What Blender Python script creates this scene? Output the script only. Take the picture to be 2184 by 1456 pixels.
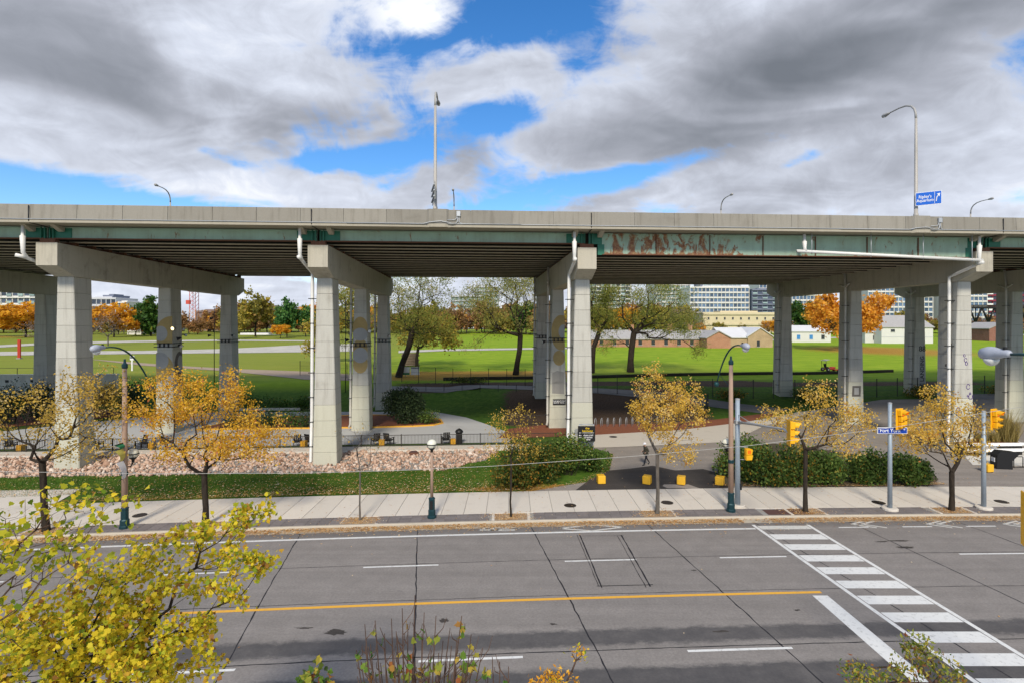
import bpy, bmesh, math, random
import numpy as np
from mathutils import Vector, Matrix
R = math.radians
random.seed(7); rng = np.random.default_rng(7)
scene = bpy.context.scene
for o in list(bpy.data.objects): bpy.data.objects.remove(o, do_unlink=True)
COL = scene.collection

# ------------------------------------------------------------------ camera
F = 1150.0; HY = 690.0; CX = 1092.0; CH = 10.8      # focal length (px of a 2184 px wide picture), horizon row, centre column, eye height
cam = bpy.data.cameras.new('camera'); camo = bpy.data.objects.new('camera', cam); COL.objects.link(camo)
cam.sensor_width = 36.0; cam.lens = 36.0 * F / 2184.0; cam.shift_y = -38.0 / 2184.0
cam.clip_start = 0.1; cam.clip_end = 9000
camo.location = (0, 0, CH); camo.rotation_euler = (R(90), 0, 0)
scene.camera = camo
scene.view_settings.view_transform = 'Standard'; scene.view_settings.look = 'None'
scene.view_settings.exposure = 0.62; scene.view_settings.gamma = 1.0; scene.view_settings.use_curve_mapping = False

# ------------------------------------------------------------------ sun and sky
SUN_EL = R(38); SUN_AZ = R(185)                     # azimuth clockwise from +Y: behind the camera
sun = bpy.data.lights.new('sun', 'SUN'); sun.energy = 2.5; sun.angle = R(10); sun.color = (1.0, 0.91, 0.76)
suno = bpy.data.objects.new('sun', sun); COL.objects.link(suno); suno.location = (20, -60, 60)
sd = Vector((math.sin(SUN_AZ) * math.cos(SUN_EL), math.cos(SUN_AZ) * math.cos(SUN_EL), math.sin(SUN_EL)))
suno.rotation_euler = sd.to_track_quat('Z', 'Y').to_euler()

world = bpy.data.worlds.new('World'); scene.world = world; world.use_nodes = True
wn = world.node_tree.nodes; wl = world.node_tree.links; wn.clear()
class G:
    """tiny node-graph helper"""
    def __init__(s, tree): s.t = tree; s.n = tree.nodes; s.l = tree.links
    def put(s, sock, v):
        if isinstance(v, bpy.types.NodeSocket): s.l.new(v, sock)
        elif v is not None: sock.default_value = v
    def math(s, op, a, b=None, c=None, clamp=False):
        n = s.n.new('ShaderNodeMath'); n.operation = op; n.use_clamp = clamp
        for i, v in enumerate((a, b, c)):
            if v is not None: s.put(n.inputs[i], v)
        return n.outputs[0]
    def vmath(s, op, a, b=None):
        n = s.n.new('ShaderNodeVectorMath'); n.operation = op
        s.put(n.inputs[0], a)
        if b is not None: s.put(n.inputs[1], b)
        return n.outputs['Value'] if op in ('DOT_PRODUCT', 'LENGTH') else n.outputs['Vector']
    def noise(s, vec, scale, detail=4, rough=0.55, dist=0.0, typ='FBM'):
        n = s.n.new('ShaderNodeTexNoise'); n.inputs['Scale'].default_value = scale; n.inputs['Detail'].default_value = detail
        n.inputs['Roughness'].default_value = rough; n.inputs['Distortion'].default_value = dist
        if vec is not None: s.l.new(vec, n.inputs['Vector'])
        return n.outputs['Fac']
    def ramp(s, fac, stops, interp='LINEAR'):
        n = s.n.new('ShaderNodeValToRGB'); n.color_ramp.interpolation = interp; e = n.color_ramp.elements
        while len(e) < len(stops): e.new(0.5)
        for i, (p, c) in enumerate(stops):
            e[i].position = p; e[i].color = (c[0], c[1], c[2], 1) if not isinstance(c, (int, float)) else (c, c, c, 1)
        s.put(n.inputs[0], fac); return n.outputs[0]
    def mix(s, fac, a, b, mode='MIX'):
        n = s.n.new('ShaderNodeMix'); n.data_type = 'RGBA'; n.blend_type = mode
        s.put(n.inputs[0], fac)
        for i, v in ((6, a), (7, b)):
            if isinstance(v, tuple): v = (v[0], v[1], v[2], 1)
            s.put(n.inputs[i], v)
        return n.outputs[2]
    def sep(s, v):
        n = s.n.new('ShaderNodeSeparateXYZ'); s.l.new(v, n.inputs[0]); return n.outputs
    def comb(s, x, y, z):
        n = s.n.new('ShaderNodeCombineXYZ'); s.put(n.inputs[0], x); s.put(n.inputs[1], y); s.put(n.inputs[2], z); return n.outputs[0]
    def smooth(s, v, a, b):
        n = s.n.new('ShaderNodeMapRange'); n.interpolation_type = 'SMOOTHSTEP'
        s.put(n.inputs[0], v); n.inputs[1].default_value = a; n.inputs[2].default_value = b
        return n.outputs[0]

g = G(world.node_tree)
tc = wn.new('ShaderNodeTexCoord'); D = tc.outputs['Generated']
x_, y_, z_ = g.sep(D)
zc = g.math('ADD', g.math('MAXIMUM', z_, 0.0), 0.16)
q = g.comb(g.math('DIVIDE', x_, zc), g.math('DIVIDE', y_, zc), 0.0)           # position on a flat cloud layer
qs = g.vmath('MULTIPLY', q, (1.0, 1.35, 1.0))
warp = wn.new('ShaderNodeTexNoise'); warp.inputs['Scale'].default_value = 0.8; warp.inputs['Detail'].default_value = 2
wl.new(q, warp.inputs['Vector'])
qw = g.vmath('ADD', qs, g.vmath('MULTIPLY', warp.outputs['Color'], (0.9, 0.9, 0.9)))
n1 = g.noise(qw, 0.95, 6, 0.56, 0.25)
n2 = g.noise(g.vmath('ADD', qw, (7.3, 2.1, 0)), 1.7, 3, 0.55, 0.6)
n3 = g.noise(D, 5.0, 6, 0.60, 0.7)
n4 = g.noise(g.vmath('MULTIPLY', D, (1.0, 1.0, 1.6)), 13.0, 6, 0.64, 0.8)
def lobe(px, py, rx, ry, tilt=0.0):
    """soft elliptical patch of the sky round one direction"""
    c = Vector((px - CX, F, HY - py)); L = c.length; c.normalize()
    r = c.cross(Vector((0, 0, 1))).normalized(); u = r.cross(c)
    t = R(tilt); r2 = r * math.cos(t) + u * math.sin(t); u2 = u * math.cos(t) - r * math.sin(t)
    a = g.vmath('DOT_PRODUCT', D, tuple(r2 * (L / rx))); b = g.vmath('DOT_PRODUCT', D, tuple(u2 * (L / ry)))
    e = g.math('ADD', g.math('MULTIPLY', a, a), g.math('MULTIPLY', b, b))
    return g.math('POWER', 2.71828, g.math('MULTIPLY', e, -1.0))
def total(lst, base):
    s = base
    for amp, *a in lst: s = g.math('MULTIPLY_ADD', lobe(*a), amp, s)
    return s
dens = g.math('ADD', g.math('ADD', g.math('MULTIPLY', n1, 0.80), g.math('MULTIPLY', n3, 0.46)), g.math('MULTIPLY', n4, 0.24))
dens = total([(0.28, 330, 130, 620, 190, 0), (0.32, 1720, 120, 480, 150, 14), (-0.17, 1200, 20, 160, 90, -20), (-0.36, 60, 408, 270, 42, -4),
              (-0.26, 430, 322, 140, 24, -14), (-0.27, 800, 336, 160, 26, 10), (-0.36, 1330, 374, 290, 30, 12), (-0.25, 1080, 252, 130, 34, 8),
              (0.18, 620, 395, 330, 40, -6), (0.24, 1290, 290, 120, 50, -20), (0.15, 1950, 370, 340, 110, 8), (-0.16, 1700, 345, 110, 16, 14),
              (0.20, 1090, 145, 150, 36, 18), (0.10, 1180, 420, 120, 24, 15), (0.15, 890, 30, 80, 60, 0)], g.math('ADD', dens, g.math('MULTIPLY_ADD', g.smooth(z_, 0.13, 0.0), 0.25, -0.160)))
alpha = g.smooth(dens, 0.52, 0.68)
big = total([(0.20, 330, 200, 340, 70, -4), (0.20, 640, 260, 300, 60, 6), (0.28, 400, 150, 700, 200, 0), (0.62, 1800, 115, 430, 100, 18), (0.50, 1450, 225, 270, 62, 8), (0.30, 1680, 150, 560, 190, 10),
             (0.10, 120, 60, 330, 120, 0), (0.25, 1700, 410, 300, 50, 10), (0.20, 1000, 310, 130, 40, 10), (-0.3, 890, 30, 110, 80, 0), (0.14, 60, 300, 240, 60, 0)], 0.19)
dark = g.math('MULTIPLY', big, g.math('MULTIPLY_ADD', g.smooth(n2, 0.28, 0.72), 0.95, 0.60))
dark = g.math('ADD', dark, g.math('MULTIPLY', g.math('SUBTRACT', n3, 0.5), 0.55))
dark = g.math('ADD', dark, g.math('MULTIPLY', g.math('SUBTRACT', n4, 0.5), 0.48))
dark = g.math('ADD', dark, g.math('MULTIPLY', g.math('SUBTRACT', dens, 0.80), 0.25))
dark = g.math('SUBTRACT', 1.0, g.math('POWER', 2.71828, g.math('MULTIPLY', g.math('MAXIMUM', dark, 0.0), -1.05)))
ccol = g.ramp(dark, [(0.0, (0.92, 0.94, 0.98)), (0.20, (0.65, 0.695, 0.80)), (0.50, (0.39, 0.412, 0.475)), (0.85, (0.165, 0.183, 0.215))])
sky = wn.new('ShaderNodeTexSky'); sky.sky_type = 'NISHITA'; sky.sun_disc = False
sky.sun_elevation = SUN_EL; sky.sun_rotation = SUN_AZ; sky.altitude = 100; sky.air_density = 1.0; sky.dust_density = 0.0; sky.ozone_density = 2.5
hs = wn.new('ShaderNodeHueSaturation'); hs.inputs['Saturation'].default_value = 1.32; hs.inputs['Value'].default_value = 1.15; hs.inputs['Hue'].default_value = 0.505
wl.new(sky.outputs[0], hs.inputs['Color'])
b1 = wn.new('ShaderNodeBackground'); b1.inputs['Strength'].default_value = 0.10; wl.new(hs.outputs[0], b1.inputs['Color'])
b2 = wn.new('ShaderNodeBackground'); b2.inputs['Strength'].default_value = 0.74; wl.new(ccol, b2.inputs['Color'])
mx = wn.new('ShaderNodeMixShader'); wl.new(alpha, mx.inputs[0]); wl.new(b1.outputs[0], mx.inputs[1]); wl.new(b2.outputs[0], mx.inputs[2])
world.cycles.sampling_method = 'MANUAL'; world.cycles.sample_map_resolution = 256
wo = wn.new('ShaderNodeOutputWorld'); wl.new(mx.outputs[0], wo.inputs['Surface'])

# ------------------------------------------------------------------ materials
MT = {}
def newmat(name):
    m = bpy.data.materials.new(name); m.use_nodes = True; m.node_tree.nodes.clear(); MT[name] = m
    gg = G(m.node_tree); out = gg.n.new('ShaderNodeOutputMaterial'); return m, gg, out
def bsdf(gg, out, col, rough=0.8, metal=0.0, bump=None, bstr=0.3, bdist=0.02, spec=0.3, **kw):
    p = gg.n.new('ShaderNodeBsdfPrincipled')
    gg.put(p.inputs['Base Color'], (col[0], col[1], col[2], 1) if isinstance(col, tuple) else col)
    gg.put(p.inputs['Roughness'], rough); p.inputs['Metallic'].default_value = metal; p.inputs['Specular IOR Level'].default_value = spec
    for k, v in kw.items(): gg.put(p.inputs[k], v)
    if bump is not None:
        b = gg.n.new('ShaderNodeBump'); b.inputs['Strength'].default_value = bstr; b.inputs['Distance'].default_value = bdist
        gg.l.new(bump, b.inputs['Height']); gg.l.new(b.outputs[0], p.inputs['Normal'])
    gg.l.new(p.outputs[0], out.inputs['Surface']); return p
def pos(gg): return gg.n.new('ShaderNodeNewGeometry').outputs['Position']
def orand(gg): return gg.n.new('ShaderNodeObjectInfo').outputs['Random']
def simple(name, col, rough=0.6, metal=0.0, var=0.10, scale=6.0, spec=0.35, bstr=0.15, ov=0.0):
    """one paint or plain material with mottled colour and fine relief"""
    m, gg, out = newmat(name); p = pos(gg)
    n = gg.noise(p, scale, 5, 0.6); n2 = gg.noise(p, scale * 7, 3, 0.6)
    f = gg.math('ADD', gg.math('MULTIPLY', n, 1.4), gg.math('MULTIPLY', n2, 0.6))
    f = gg.math('MULTIPLY_ADD', gg.math('SUBTRACT', f, 1.0), var * 2, 1.0)
    if ov: f = gg.math('MULTIPLY', f, gg.math('MULTIPLY_ADD', gg.math('SUBTRACT', orand(gg), 0.5), ov * 2, 1.0))
    c = gg.mix(1.0, (col[0], col[1], col[2]), gg.comb(f, f, f), 'MULTIPLY')
    bsdf(gg, out, c, rough, metal, n2, bstr, 0.01, spec); return m
def concrete(name, col, dark=(0.16, 0.15, 0.13), stain=0.5, streak=0.5, ov=0.06, scale=0.7, fine=14.0):
    m, gg, out = newmat(name); p = pos(gg)
    big = gg.noise(p, scale, 6, 0.62, 0.3); fn = gg.noise(p, fine, 5, 0.65)
    st = gg.noise(gg.vmath('MULTIPLY', p, (3.2, 3.2, 0.22)), 1.0, 5, 0.6)
    s1 = gg.smooth(big, 0.52, 0.85); s2 = gg.smooth(st, 0.47, 0.76)
    f = gg.math('ADD', gg.math('MULTIPLY', s1, stain), gg.math('MULTIPLY', s2, streak), clamp=True)
    c = gg.mix(f, col, dark)
    v = gg.math('MULTIPLY_ADD', gg.math('SUBTRACT', fn, 0.5), 0.30, 1.0)
    if ov: v = gg.math('MULTIPLY', v, gg.math('MULTIPLY_ADD', gg.math('SUBTRACT', orand(gg), 0.5), ov * 2, 1.0))
    c = gg.mix(1.0, c, gg.comb(v, v, v), 'MULTIPLY')
    bsdf(gg, out, c, 0.9, 0, fn, 0.25, 0.015, 0.2); return m
concrete('parapet', (0.26, 0.242, 0.207), (0.15, 0.133, 0.105), 0.55, 0.6, 0.09)
concrete('lip', (0.38, 0.345, 0.275), (0.27, 0.23, 0.17), 0.5, 0.3)
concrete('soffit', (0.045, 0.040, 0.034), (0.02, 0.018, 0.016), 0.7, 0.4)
concrete('cap', (0.44, 0.41, 0.34), (0.14, 0.126, 0.103), 0.75, 0.32)
concrete('column', (0.455, 0.445, 0.40), (0.25, 0.23, 0.195), 0.5, 0.6, 0.06)
concrete('column_paint', (0.50, 0.49, 0.40), (0.37, 0.35, 0.27), 0.45, 0.45, 0.05)
concrete('slab', (0.60, 0.55, 0.48), (0.37, 0.33, 0.28), 0.5, 0.0, 0.06, 0.9)
concrete('kerb', (0.46, 0.41, 0.33), (0.22, 0.18, 0.14), 0.6, 0.0)
concrete('trail', (0.47, 0.475, 0.48), (0.25, 0.25, 0.25), 0.5, 0.0, 0.0, 0.25)
concrete('pale_wall', (0.66, 0.63, 0.57), (0.34, 0.33, 0.30), 0.4, 0.4)
concrete('grey_block', (0.30, 0.29, 0.27), (0.14, 0.13, 0.12), 0.6, 0.3)
# asphalt of the street: UV = (metres along, metres from the pavement edge)
def asphalt(name, base, bands=False):
    m, gg, out = newmat(name); p = pos(gg)
    fn = gg.noise(p, 28, 3, 0.7); md = gg.noise(p, 1.1, 6, 0.65, 0.5); sp = gg.noise(p, 9, 4, 0.7)
    lon = gg.noise(gg.vmath('MULTIPLY', p, (0.05, 1.3, 1)), 1.0, 4, 0.6)
    gr = gg.noise(p, 11, 6, 0.75)
    v = gg.math('MULTIPLY_ADD', gg.math('SUBTRACT', gr, 0.5), 0.95, 1.0)
    v = gg.math('MULTIPLY', v, gg.math('MULTIPLY_ADD', gg.math('SUBTRACT', lon, 0.5), 0.55, 1.0))
    v = gg.math('MULTIPLY', v, gg.math('MULTIPLY_ADD', gg.math('SUBTRACT', md, 0.5), 0.42, 1.0))
    c = gg.mix(1.0, base, gg.comb(v, v, v), 'MULTIPLY')
    spots = gg.smooth(gg.noise(p, 4.5, 6, 0.75), 0.64, 0.70)
    c = gg.mix(gg.math('MULTIPLY', spots, 0.35), c, (0.03, 0.03, 0.03))
    if bands:
        uv = gg.n.new('ShaderNodeUVMap').outputs[0]; u, vv, _ = gg.sep(uv)
        ed = gg.math('ADD', vv, gg.math('MULTIPLY', gg.math('SUBTRACT', gg.noise(gg.vmath('MULTIPLY', p, (.6, 1, 1)), 2.2, 7, 0.75), 0.5), 0.85))
        def band(a, b, amt, s=0.16):
            k = gg.math('MULTIPLY', gg.smooth(ed, a - s, a + s), gg.math('SUBTRACT', 1.0, gg.smooth(ed, b - s, b + s)))
            return gg.math('MULTIPLY', k, amt)
        gap = gg.smooth(gg.noise(gg.vmath('MULTIPLY', p, (0.25, 0.0, 0)), 1.0, 2, 0.5), 0.30, 0.42)
        k = gg.math('MULTIPLY', gg.math('MULTIPLY', gg.math('ADD', band(15.45, 16.35, 0.66), band(17.55, 19.0, 0.70)), gap), gg.math('MULTIPLY_ADD', gg.noise(p, 1.4, 6, 0.7), 0.7, 0.72), clamp=True)
        k = gg.math('MAXIMUM', k, band(4.9, 6.35, 0.28, 0.3))
        k = gg.math('MAXIMUM', k, gg.math('MULTIPLY', gg.smooth(gg.noise(gg.vmath('MULTIPLY', p, (0.7, 1.6, 1)), 0.7, 7, 0.72), 0.66, 0.72), 0.5))
        c = gg.mix(k, c, (0.045, 0.045, 0.05))
    bsdf(gg, out, c, 0.92, 0, fn, 0.4, 0.01, 0.15); return m
asphalt('road', (0.222, 0.203, 0.188), True)
asphalt('plaza', (0.27, 0.240, 0.213))
asphalt('dark_asphalt', (0.060, 0.053, 0.048))
asphalt('path_asphalt', (0.19, 0.185, 0.18))
def paint(name, col, wear=0.35):
    m, gg, out = newmat(name); p = pos(gg)
    w = gg.noise(p, 5.0, 7, 0.75); fn = gg.noise(p, 40, 3, 0.6)
    f = gg.math('MULTIPLY', gg.smooth(w, 0.50, 0.78), wear)
    c = gg.mix(f, col, (0.15, 0.145, 0.14))
    bsdf(gg, out, c, 0.8, 0, fn, 0.2, 0.005, 0.2); return m
paint('white_paint', (0.66, 0.66, 0.64), 0.75); paint('yellow_paint', (0.70, 0.37, 0.05), 0.45)
paint('faded_paint', (0.56, 0.55, 0.51), 0.9)
simple('tar', (0.018, 0.018, 0.022), 0.7)
# ground: painted by the vertex masks 'bare' (soil), 'dry' (yellowed turf), 'litter' (fallen leaves), 'lush'
m, gg, out = newmat('ground'); p = pos(gg)
def vat(gg, n):
    a = gg.n.new('ShaderNodeAttribute'); a.attribute_name = n; return a.outputs['Fac']
nb = gg.noise(p, 0.35, 6, 0.6, 0.4); nf = gg.noise(p, 9.0, 4, 0.7); nm = gg.noise(p, 1.7, 5, 0.65)
stripe = gg.noise(gg.vmath('MULTIPLY', p, (0.05, 0.30, 0)), 1.0, 3, 0.6)
gcol = gg.ramp(gg.math('ADD', gg.math('MULTIPLY', nb, 0.6), gg.math('MULTIPLY', stripe, 0.4)), [(0.3, (0.140, 0.232, 0.012)), (0.5, (0.205, 0.305, 0.015)), (0.72, (0.300, 0.365, 0.030))])
lush = gg.ramp(nm, [(0.3, (0.038, 0.088, 0.010)), (0.55, (0.070, 0.140, 0.016)), (0.75, (0.125, 0.175, 0.030))])
gcol = gg.mix(vat(gg, 'lush'), gcol, lush)
gcol = gg.mix(gg.math('MULTIPLY', vat(gg, 'dry'), gg.math('MULTIPLY_ADD', nb, 0.6, 0.5), clamp=True), gcol, (0.20, 0.185, 0.042))
bm_ = gg.smooth(gg.math('ADD', vat(gg, 'bare'), gg.math('MULTIPLY', gg.math('SUBTRACT', nm, 0.5), 0.9)), 0.35, 0.65)
soil = gg.ramp(nf, [(0.3, (0.050, 0.032, 0.021)), (0.7, (0.125, 0.083, 0.055))])
gcol = gg.mix(bm_, gcol, soil)
lm = gg.smooth(gg.math('ADD', vat(gg, 'litter'), gg.math('MULTIPLY', gg.math('SUBTRACT', gg.noise(p, 2.6, 6, 0.75), 0.5), 1.6)), 0.45, 0.75)
lit = gg.ramp(nf, [(0.3, (0.20, 0.09, 0.025)), (0.55, (0.42, 0.21, 0.04)), (0.75, (0.46, 0.29, 0.09))])
gcol = gg.mix(gg.math('MULTIPLY', lm, 0.85), gcol, lit)
v = gg.math('MULTIPLY_ADD', gg.math('SUBTRACT', nf, 0.5), 0.7, 1.0)
gcol = gg.mix(1.0, gcol, gg.comb(v, v, v), 'MULTIPLY')
bsdf(gg, out, gcol, 0.95, 0, nf, 0.6, 0.06, 0.1)
simple('mulch', (0.22, 0.075, 0.035), 0.95, var=0.35, scale=4)
simple('bed_soil', (0.075, 0.062, 0.035), 0.95, var=0.4, scale=3); simple('dirt_path', (0.33, 0.25, 0.18), 0.95, var=0.2, scale=2)
simple('pale_path', (0.46, 0.43, 0.37), 0.9, var=0.3, scale=.4)
simple('paver', (0.175, 0.155, 0.15), 0.9, var=0.25, scale=9, ov=0.12)
simple('tactile', (0.10, 0.052, 0.045), 0.8, var=0.2, scale=12)
simple('iron', (0.065, 0.05, 0.04), 0.6, 0.6, var=0.2)
# steel of the deck
m, gg, out = newmat('girder_green'); p = pos(gg)
gx, gy, gz = gg.sep(p)
r1 = gg.noise(gg.vmath('MULTIPLY', p, (1.6, 1.0, 0.75)), 1.0, 8, 0.68, 0.6)
zone = gg.smooth(gg.math('ABSOLUTE', gg.math('SUBTRACT', gx, 11.0)), 10.5, 3.0)
low = gg.smooth(gz, 16.15, 15.80)
gn = gg.smooth(gg.math('ADD', r1, gg.math('ADD', gg.math('MULTIPLY', zone, 0.13), gg.math('MULTIPLY', low, 0.10))), 0.585, 0.68)
vst = gg.noise(gg.vmath('MULTIPLY', p, (2.5, 2.5, 0.15)), 1.0, 4, 0.6)
gcl = gg.ramp(gg.math('ADD', gg.math('MULTIPLY', gg.noise(p, 0.6, 5, 0.6), 0.6), gg.math('MULTIPLY', vst, 0.4)), [(0.3, (0.26, 0.32, 0.24)), (0.55, (0.34, 0.47, 0.37)), (0.75, (0.38, 0.54, 0.44))])
rust = gg.ramp(gg.noise(p, 5, 6, 0.7), [(0.3, (0.12, 0.055, 0.03)), (0.5, (0.24, 0.11, 0.06)), (0.68, (0.36, 0.27, 0.13))])
bsdf(gg, out, gg.mix(gn, gcl, rust), 0.75, 0, r1, 0.3, 0.01, 0.3)
simple('fresh_green', (0.025, 0.15, 0.095), 0.5, var=0.12)
simple('girder_shaded', (0.035, 0.030, 0.024), 0.85, var=0.35, scale=2.5); simple('flange_lit', (0.40, 0.35, 0.27), 0.85, var=0.3, scale=1.5)  # inner girders: deck shade painted into the webs, ground bounce into the bottom flanges
simple('rusty', (0.14, 0.06, 0.035), 0.85, var=0.3)
simple('pvc', (0.70, 0.69, 0.66), 0.45, var=0.10, scale=2.0)
simple('pvc_old', (0.50, 0.48, 0.43), 0.6, var=0.16, scale=2.0)
simple('galvanised', (0.42, 0.44, 0.46), 0.5, 0.35, var=0.12)
simple('grey_pole', (0.36, 0.35, 0.33), 0.6, 0.2, var=0.08)
simple('black', (0.012, 0.012, 0.013), 0.5)
simple('black_metal', (0.018, 0.018, 0.018), 0.45, 0.3)
simple('fence_metal', (0.055, 0.048, 0.042), 0.5, 0.4)
simple('clay_pole', (0.33, 0.225, 0.165), 0.75, var=0.10)
simple('teal_iron', (0.012, 0.045, 0.055), 0.45, 0.3)
simple('teal_arm', (0.012, 0.06, 0.065), 0.45, 0.2)
simple('bridge_pole', (0.40, 0.375, 0.34), 0.6, 0.15, var=0.08)
simple('pole_blue', (0.30, 0.36, 0.42), 0.5, 0.2, var=0.10)
simple('lamp_grey', (0.36, 0.38, 0.44), 0.4)
simple('lens', (0.55, 0.55, 0.53), 0.25)
simple('globe', (0.66, 0.66, 0.56), 0.25)
simple('signal_yellow', (0.80, 0.40, 0.008), 0.45, var=0.06)
simple('signal_shadow', (0.10, 0.05, 0.01), 0.6)
simple('block_yellow', (0.76, 0.42, 0.025), 0.55, var=0.08)
simple('chair_yellow', (0.66, 0.34, 0.02), 0.55, var=0.08)
simple('mural_yellow', (0.38, 0.28, 0.12), 0.9, var=0.15, scale=1.5)
simple('mural_grey', (0.33, 0.33, 0.32), 0.9, var=0.12, scale=1.5)
simple('mural_dark', (0.12, 0.11, 0.10), 0.9, var=0.2, scale=1.5)
simple('sign_blue', (0.006, 0.045, 0.33), 0.4, var=0.06)
simple('sign_bright_blue', (0.01, 0.12, 0.56), 0.4, var=0.05)
simple('white', (0.78, 0.78, 0.77), 0.5, var=0.05)
simple('sign_yellow', (0.75, 0.50, 0.02), 0.5)
simple('red_paint', (0.42, 0.04, 0.02), 0.5)
simple('dark_glass', (0.03, 0.035, 0.04), 0.15, spec=0.6)
simple('banner_green', (0.03, 0.22, 0.10), 0.7); simple('banner_yellow', (0.55, 0.50, 0.12), 0.7); simple('banner_white', (0.66, 0.67, 0.70), 0.7)
simple('planter_wood', (0.02, 0.018, 0.016), 0.7)
simple('jacket', (0.055, 0.05, 0.035), 0.9); simple('trousers', (0.012, 0.013, 0.018), 0.9); simple('cap_white', (0.70, 0.70, 0.72), 0.8)
simple('skin', (0.45, 0.27, 0.19), 0.6); simple('shoe', (0.02, 0.02, 0.02), 0.7)
def emit(name, col, s):
    m, gg, out = newmat(name); e = gg.n.new('ShaderNodeEmission'); e.inputs[0].default_value = (*col, 1); e.inputs[1].default_value = s
    gg.l.new(e.outputs[0], out.inputs['Surface'])
emit('red_light', (1.0, 0.04, 0.02), 1.1); emit('flood_light', (1.0, 0.80, 0.45), 1.6); emit('orange_light', (1.0, 0.20, 0.02), 0.7)
def bark(name, a, b, sc=9):
    m, gg, out = newmat(name); p = pos(gg)
    n = gg.noise(gg.vmath('MULTIPLY', p, (1, 1, 0.25)), sc, 6, 0.7)
    bsdf(gg, out, gg.ramp(n, [(0.3, a), (0.7, b)]), 0.95, 0, n, 0.8, 0.03, 0.1)
bark('bark_dark', (0.018, 0.014, 0.011), (0.055, 0.044, 0.034)); bark('bark_grey', (0.07, 0.06, 0.05), (0.17, 0.15, 0.13)); bark('twig_brown', (0.06, 0.035, 0.025), (0.14, 0.09, 0.07), 20)
def leafmat(name, stops, trans=0.35, rough=0.6, attr='tint'):
    m, gg, out = newmat(name)
    f = vat(gg, attr) if attr else orand(gg)
    c = gg.ramp(f, stops)
    pr = gg.n.new('ShaderNodeBsdfPrincipled'); gg.l.new(c, pr.inputs['Base Color']); pr.inputs['Roughness'].default_value = rough; pr.inputs['Specular IOR Level'].default_value = 0.25
    tr = gg.n.new('ShaderNodeBsdfTranslucent'); gg.l.new(c, tr.inputs[0])
    ms = gg.n.new('ShaderNodeMixShader'); ms.inputs[0].default_value = trans
    gg.l.new(pr.outputs[0], ms.inputs[1]); gg.l.new(tr.outputs[0], ms.inputs[2]); gg.l.new(ms.outputs[0], out.inputs['Surface']); return m
YT = [(0.0, (0.15, 0.24, 0.02)), (0.22, (0.33, 0.36, 0.02)), (0.5, (0.60, 0.50, 0.025)), (0.78, (0.74, 0.54, 0.03)), (0.9, (0.62, 0.38, 0.03)), (1.0, (0.28, 0.13, 0.03))]
leafmat('leaf_fore', YT); leafmat('leaf_fore_obj', YT, attr=None)
leafmat('leaf_gold', [(0.0, (0.30, 0.20, 0.03)), (0.3, (0.70, 0.44, 0.05)), (0.65, (0.86, 0.60, 0.12)), (0.92, (0.88, 0.70, 0.32)), (1.0, (0.50, 0.20, 0.06))], 0.52)
leafmat('leaf_amber', [(0.0, (0.30, 0.18, 0.03)), (0.3, (0.72, 0.42, 0.03)), (0.7, (0.88, 0.55, 0.05)), (0.9, (0.86, 0.60, 0.20)), (1.0, (0.56, 0.18, 0.08))], 0.52)
leafmat('leaf_bronze', [(0.0, (0.16, 0.15, 0.03)), (0.35, (0.52, 0.34, 0.05)), (0.75, (0.74, 0.50, 0.09)), (1.0, (0.80, 0.62, 0.30))], 0.52)
leafmat('leaf_orange', [(0.0, (0.40, 0.17, 0.02)), (0.4, (0.70, 0.33, 0.02)), (0.8, (0.84, 0.45, 0.03)), (1.0, (0.86, 0.54, 0.08))], 0.45)
leafmat('leaf_maple_far', [(0.0, (0.48, 0.20, 0.03)), (0.4, (0.78, 0.36, 0.03)), (0.8, (0.86, 0.46, 0.06)), (1.0, (0.80, 0.44, 0.14))], 0.45)
leafmat('leaf_willow', [(0.0, (0.10, 0.125, 0.028)), (0.4, (0.22, 0.255, 0.05)), (0.75, (0.36, 0.37, 0.08)), (1.0, (0.58, 0.42, 0.09))], 0.5)
leafmat('leaf_willow_pale', [(0.0, (0.11, 0.13, 0.035)), (0.4, (0.26, 0.28, 0.07)), (0.75, (0.42, 0.40, 0.10)), (1.0, (0.60, 0.44, 0.12))], 0.45)
leafmat('leaf_green', [(0.0, (0.018, 0.05, 0.012)), (0.5, (0.045, 0.115, 0.018)), (0.9, (0.10, 0.19, 0.03)), (1.0, (0.24, 0.20, 0.03))])
leafmat('leaf_bush', [(0.0, (0.035, 0.07, 0.014)), (0.5, (0.105, 0.18, 0.032)), (0.86, (0.21, 0.29, 0.065)), (1.0, (0.40, 0.24, 0.03))])
leafmat('leaf_bush_mix', [(0.0, (0.03, 0.055, 0.012)), (0.45, (0.075, 0.125, 0.02)), (0.7, (0.17, 0.17, 0.03)), (0.85, (0.36, 0.21, 0.03)), (1.0, (0.46, 0.22, 0.03))])
leafmat('leaf_conifer', [(0.0, (0.015, 0.028, 0.012)), (0.6, (0.035, 0.060, 0.024)), (1.0, (0.07, 0.10, 0.035))], 0.15)
leafmat('leaf_pine', [(0.0, (0.015, 0.06, 0.018)), (0.5, (0.045, 0.14, 0.03)), (1.0, (0.12, 0.22, 0.04))], 0.2)
leafmat('leaf_russet', [(0.0, (0.16, 0.09, 0.05)), (0.5, (0.32, 0.17, 0.07)), (0.85, (0.44, 0.27, 0.08)), (1.0, (0.48, 0.20, 0.08))])
leafmat('leaf_yellowgreen', [(0.0, (0.13, 0.13, 0.03)), (0.5, (0.32, 0.27, 0.05)), (0.85, (0.52, 0.38, 0.04)), (1.0, (0.36, 0.22, 0.06))])
leafmat('leaf_bare', [(0.0, (0.15, 0.11, 0.09)), (0.6, (0.26, 0.20, 0.17)), (1.0, (0.36, 0.26, 0.18))], 0.1)
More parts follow.
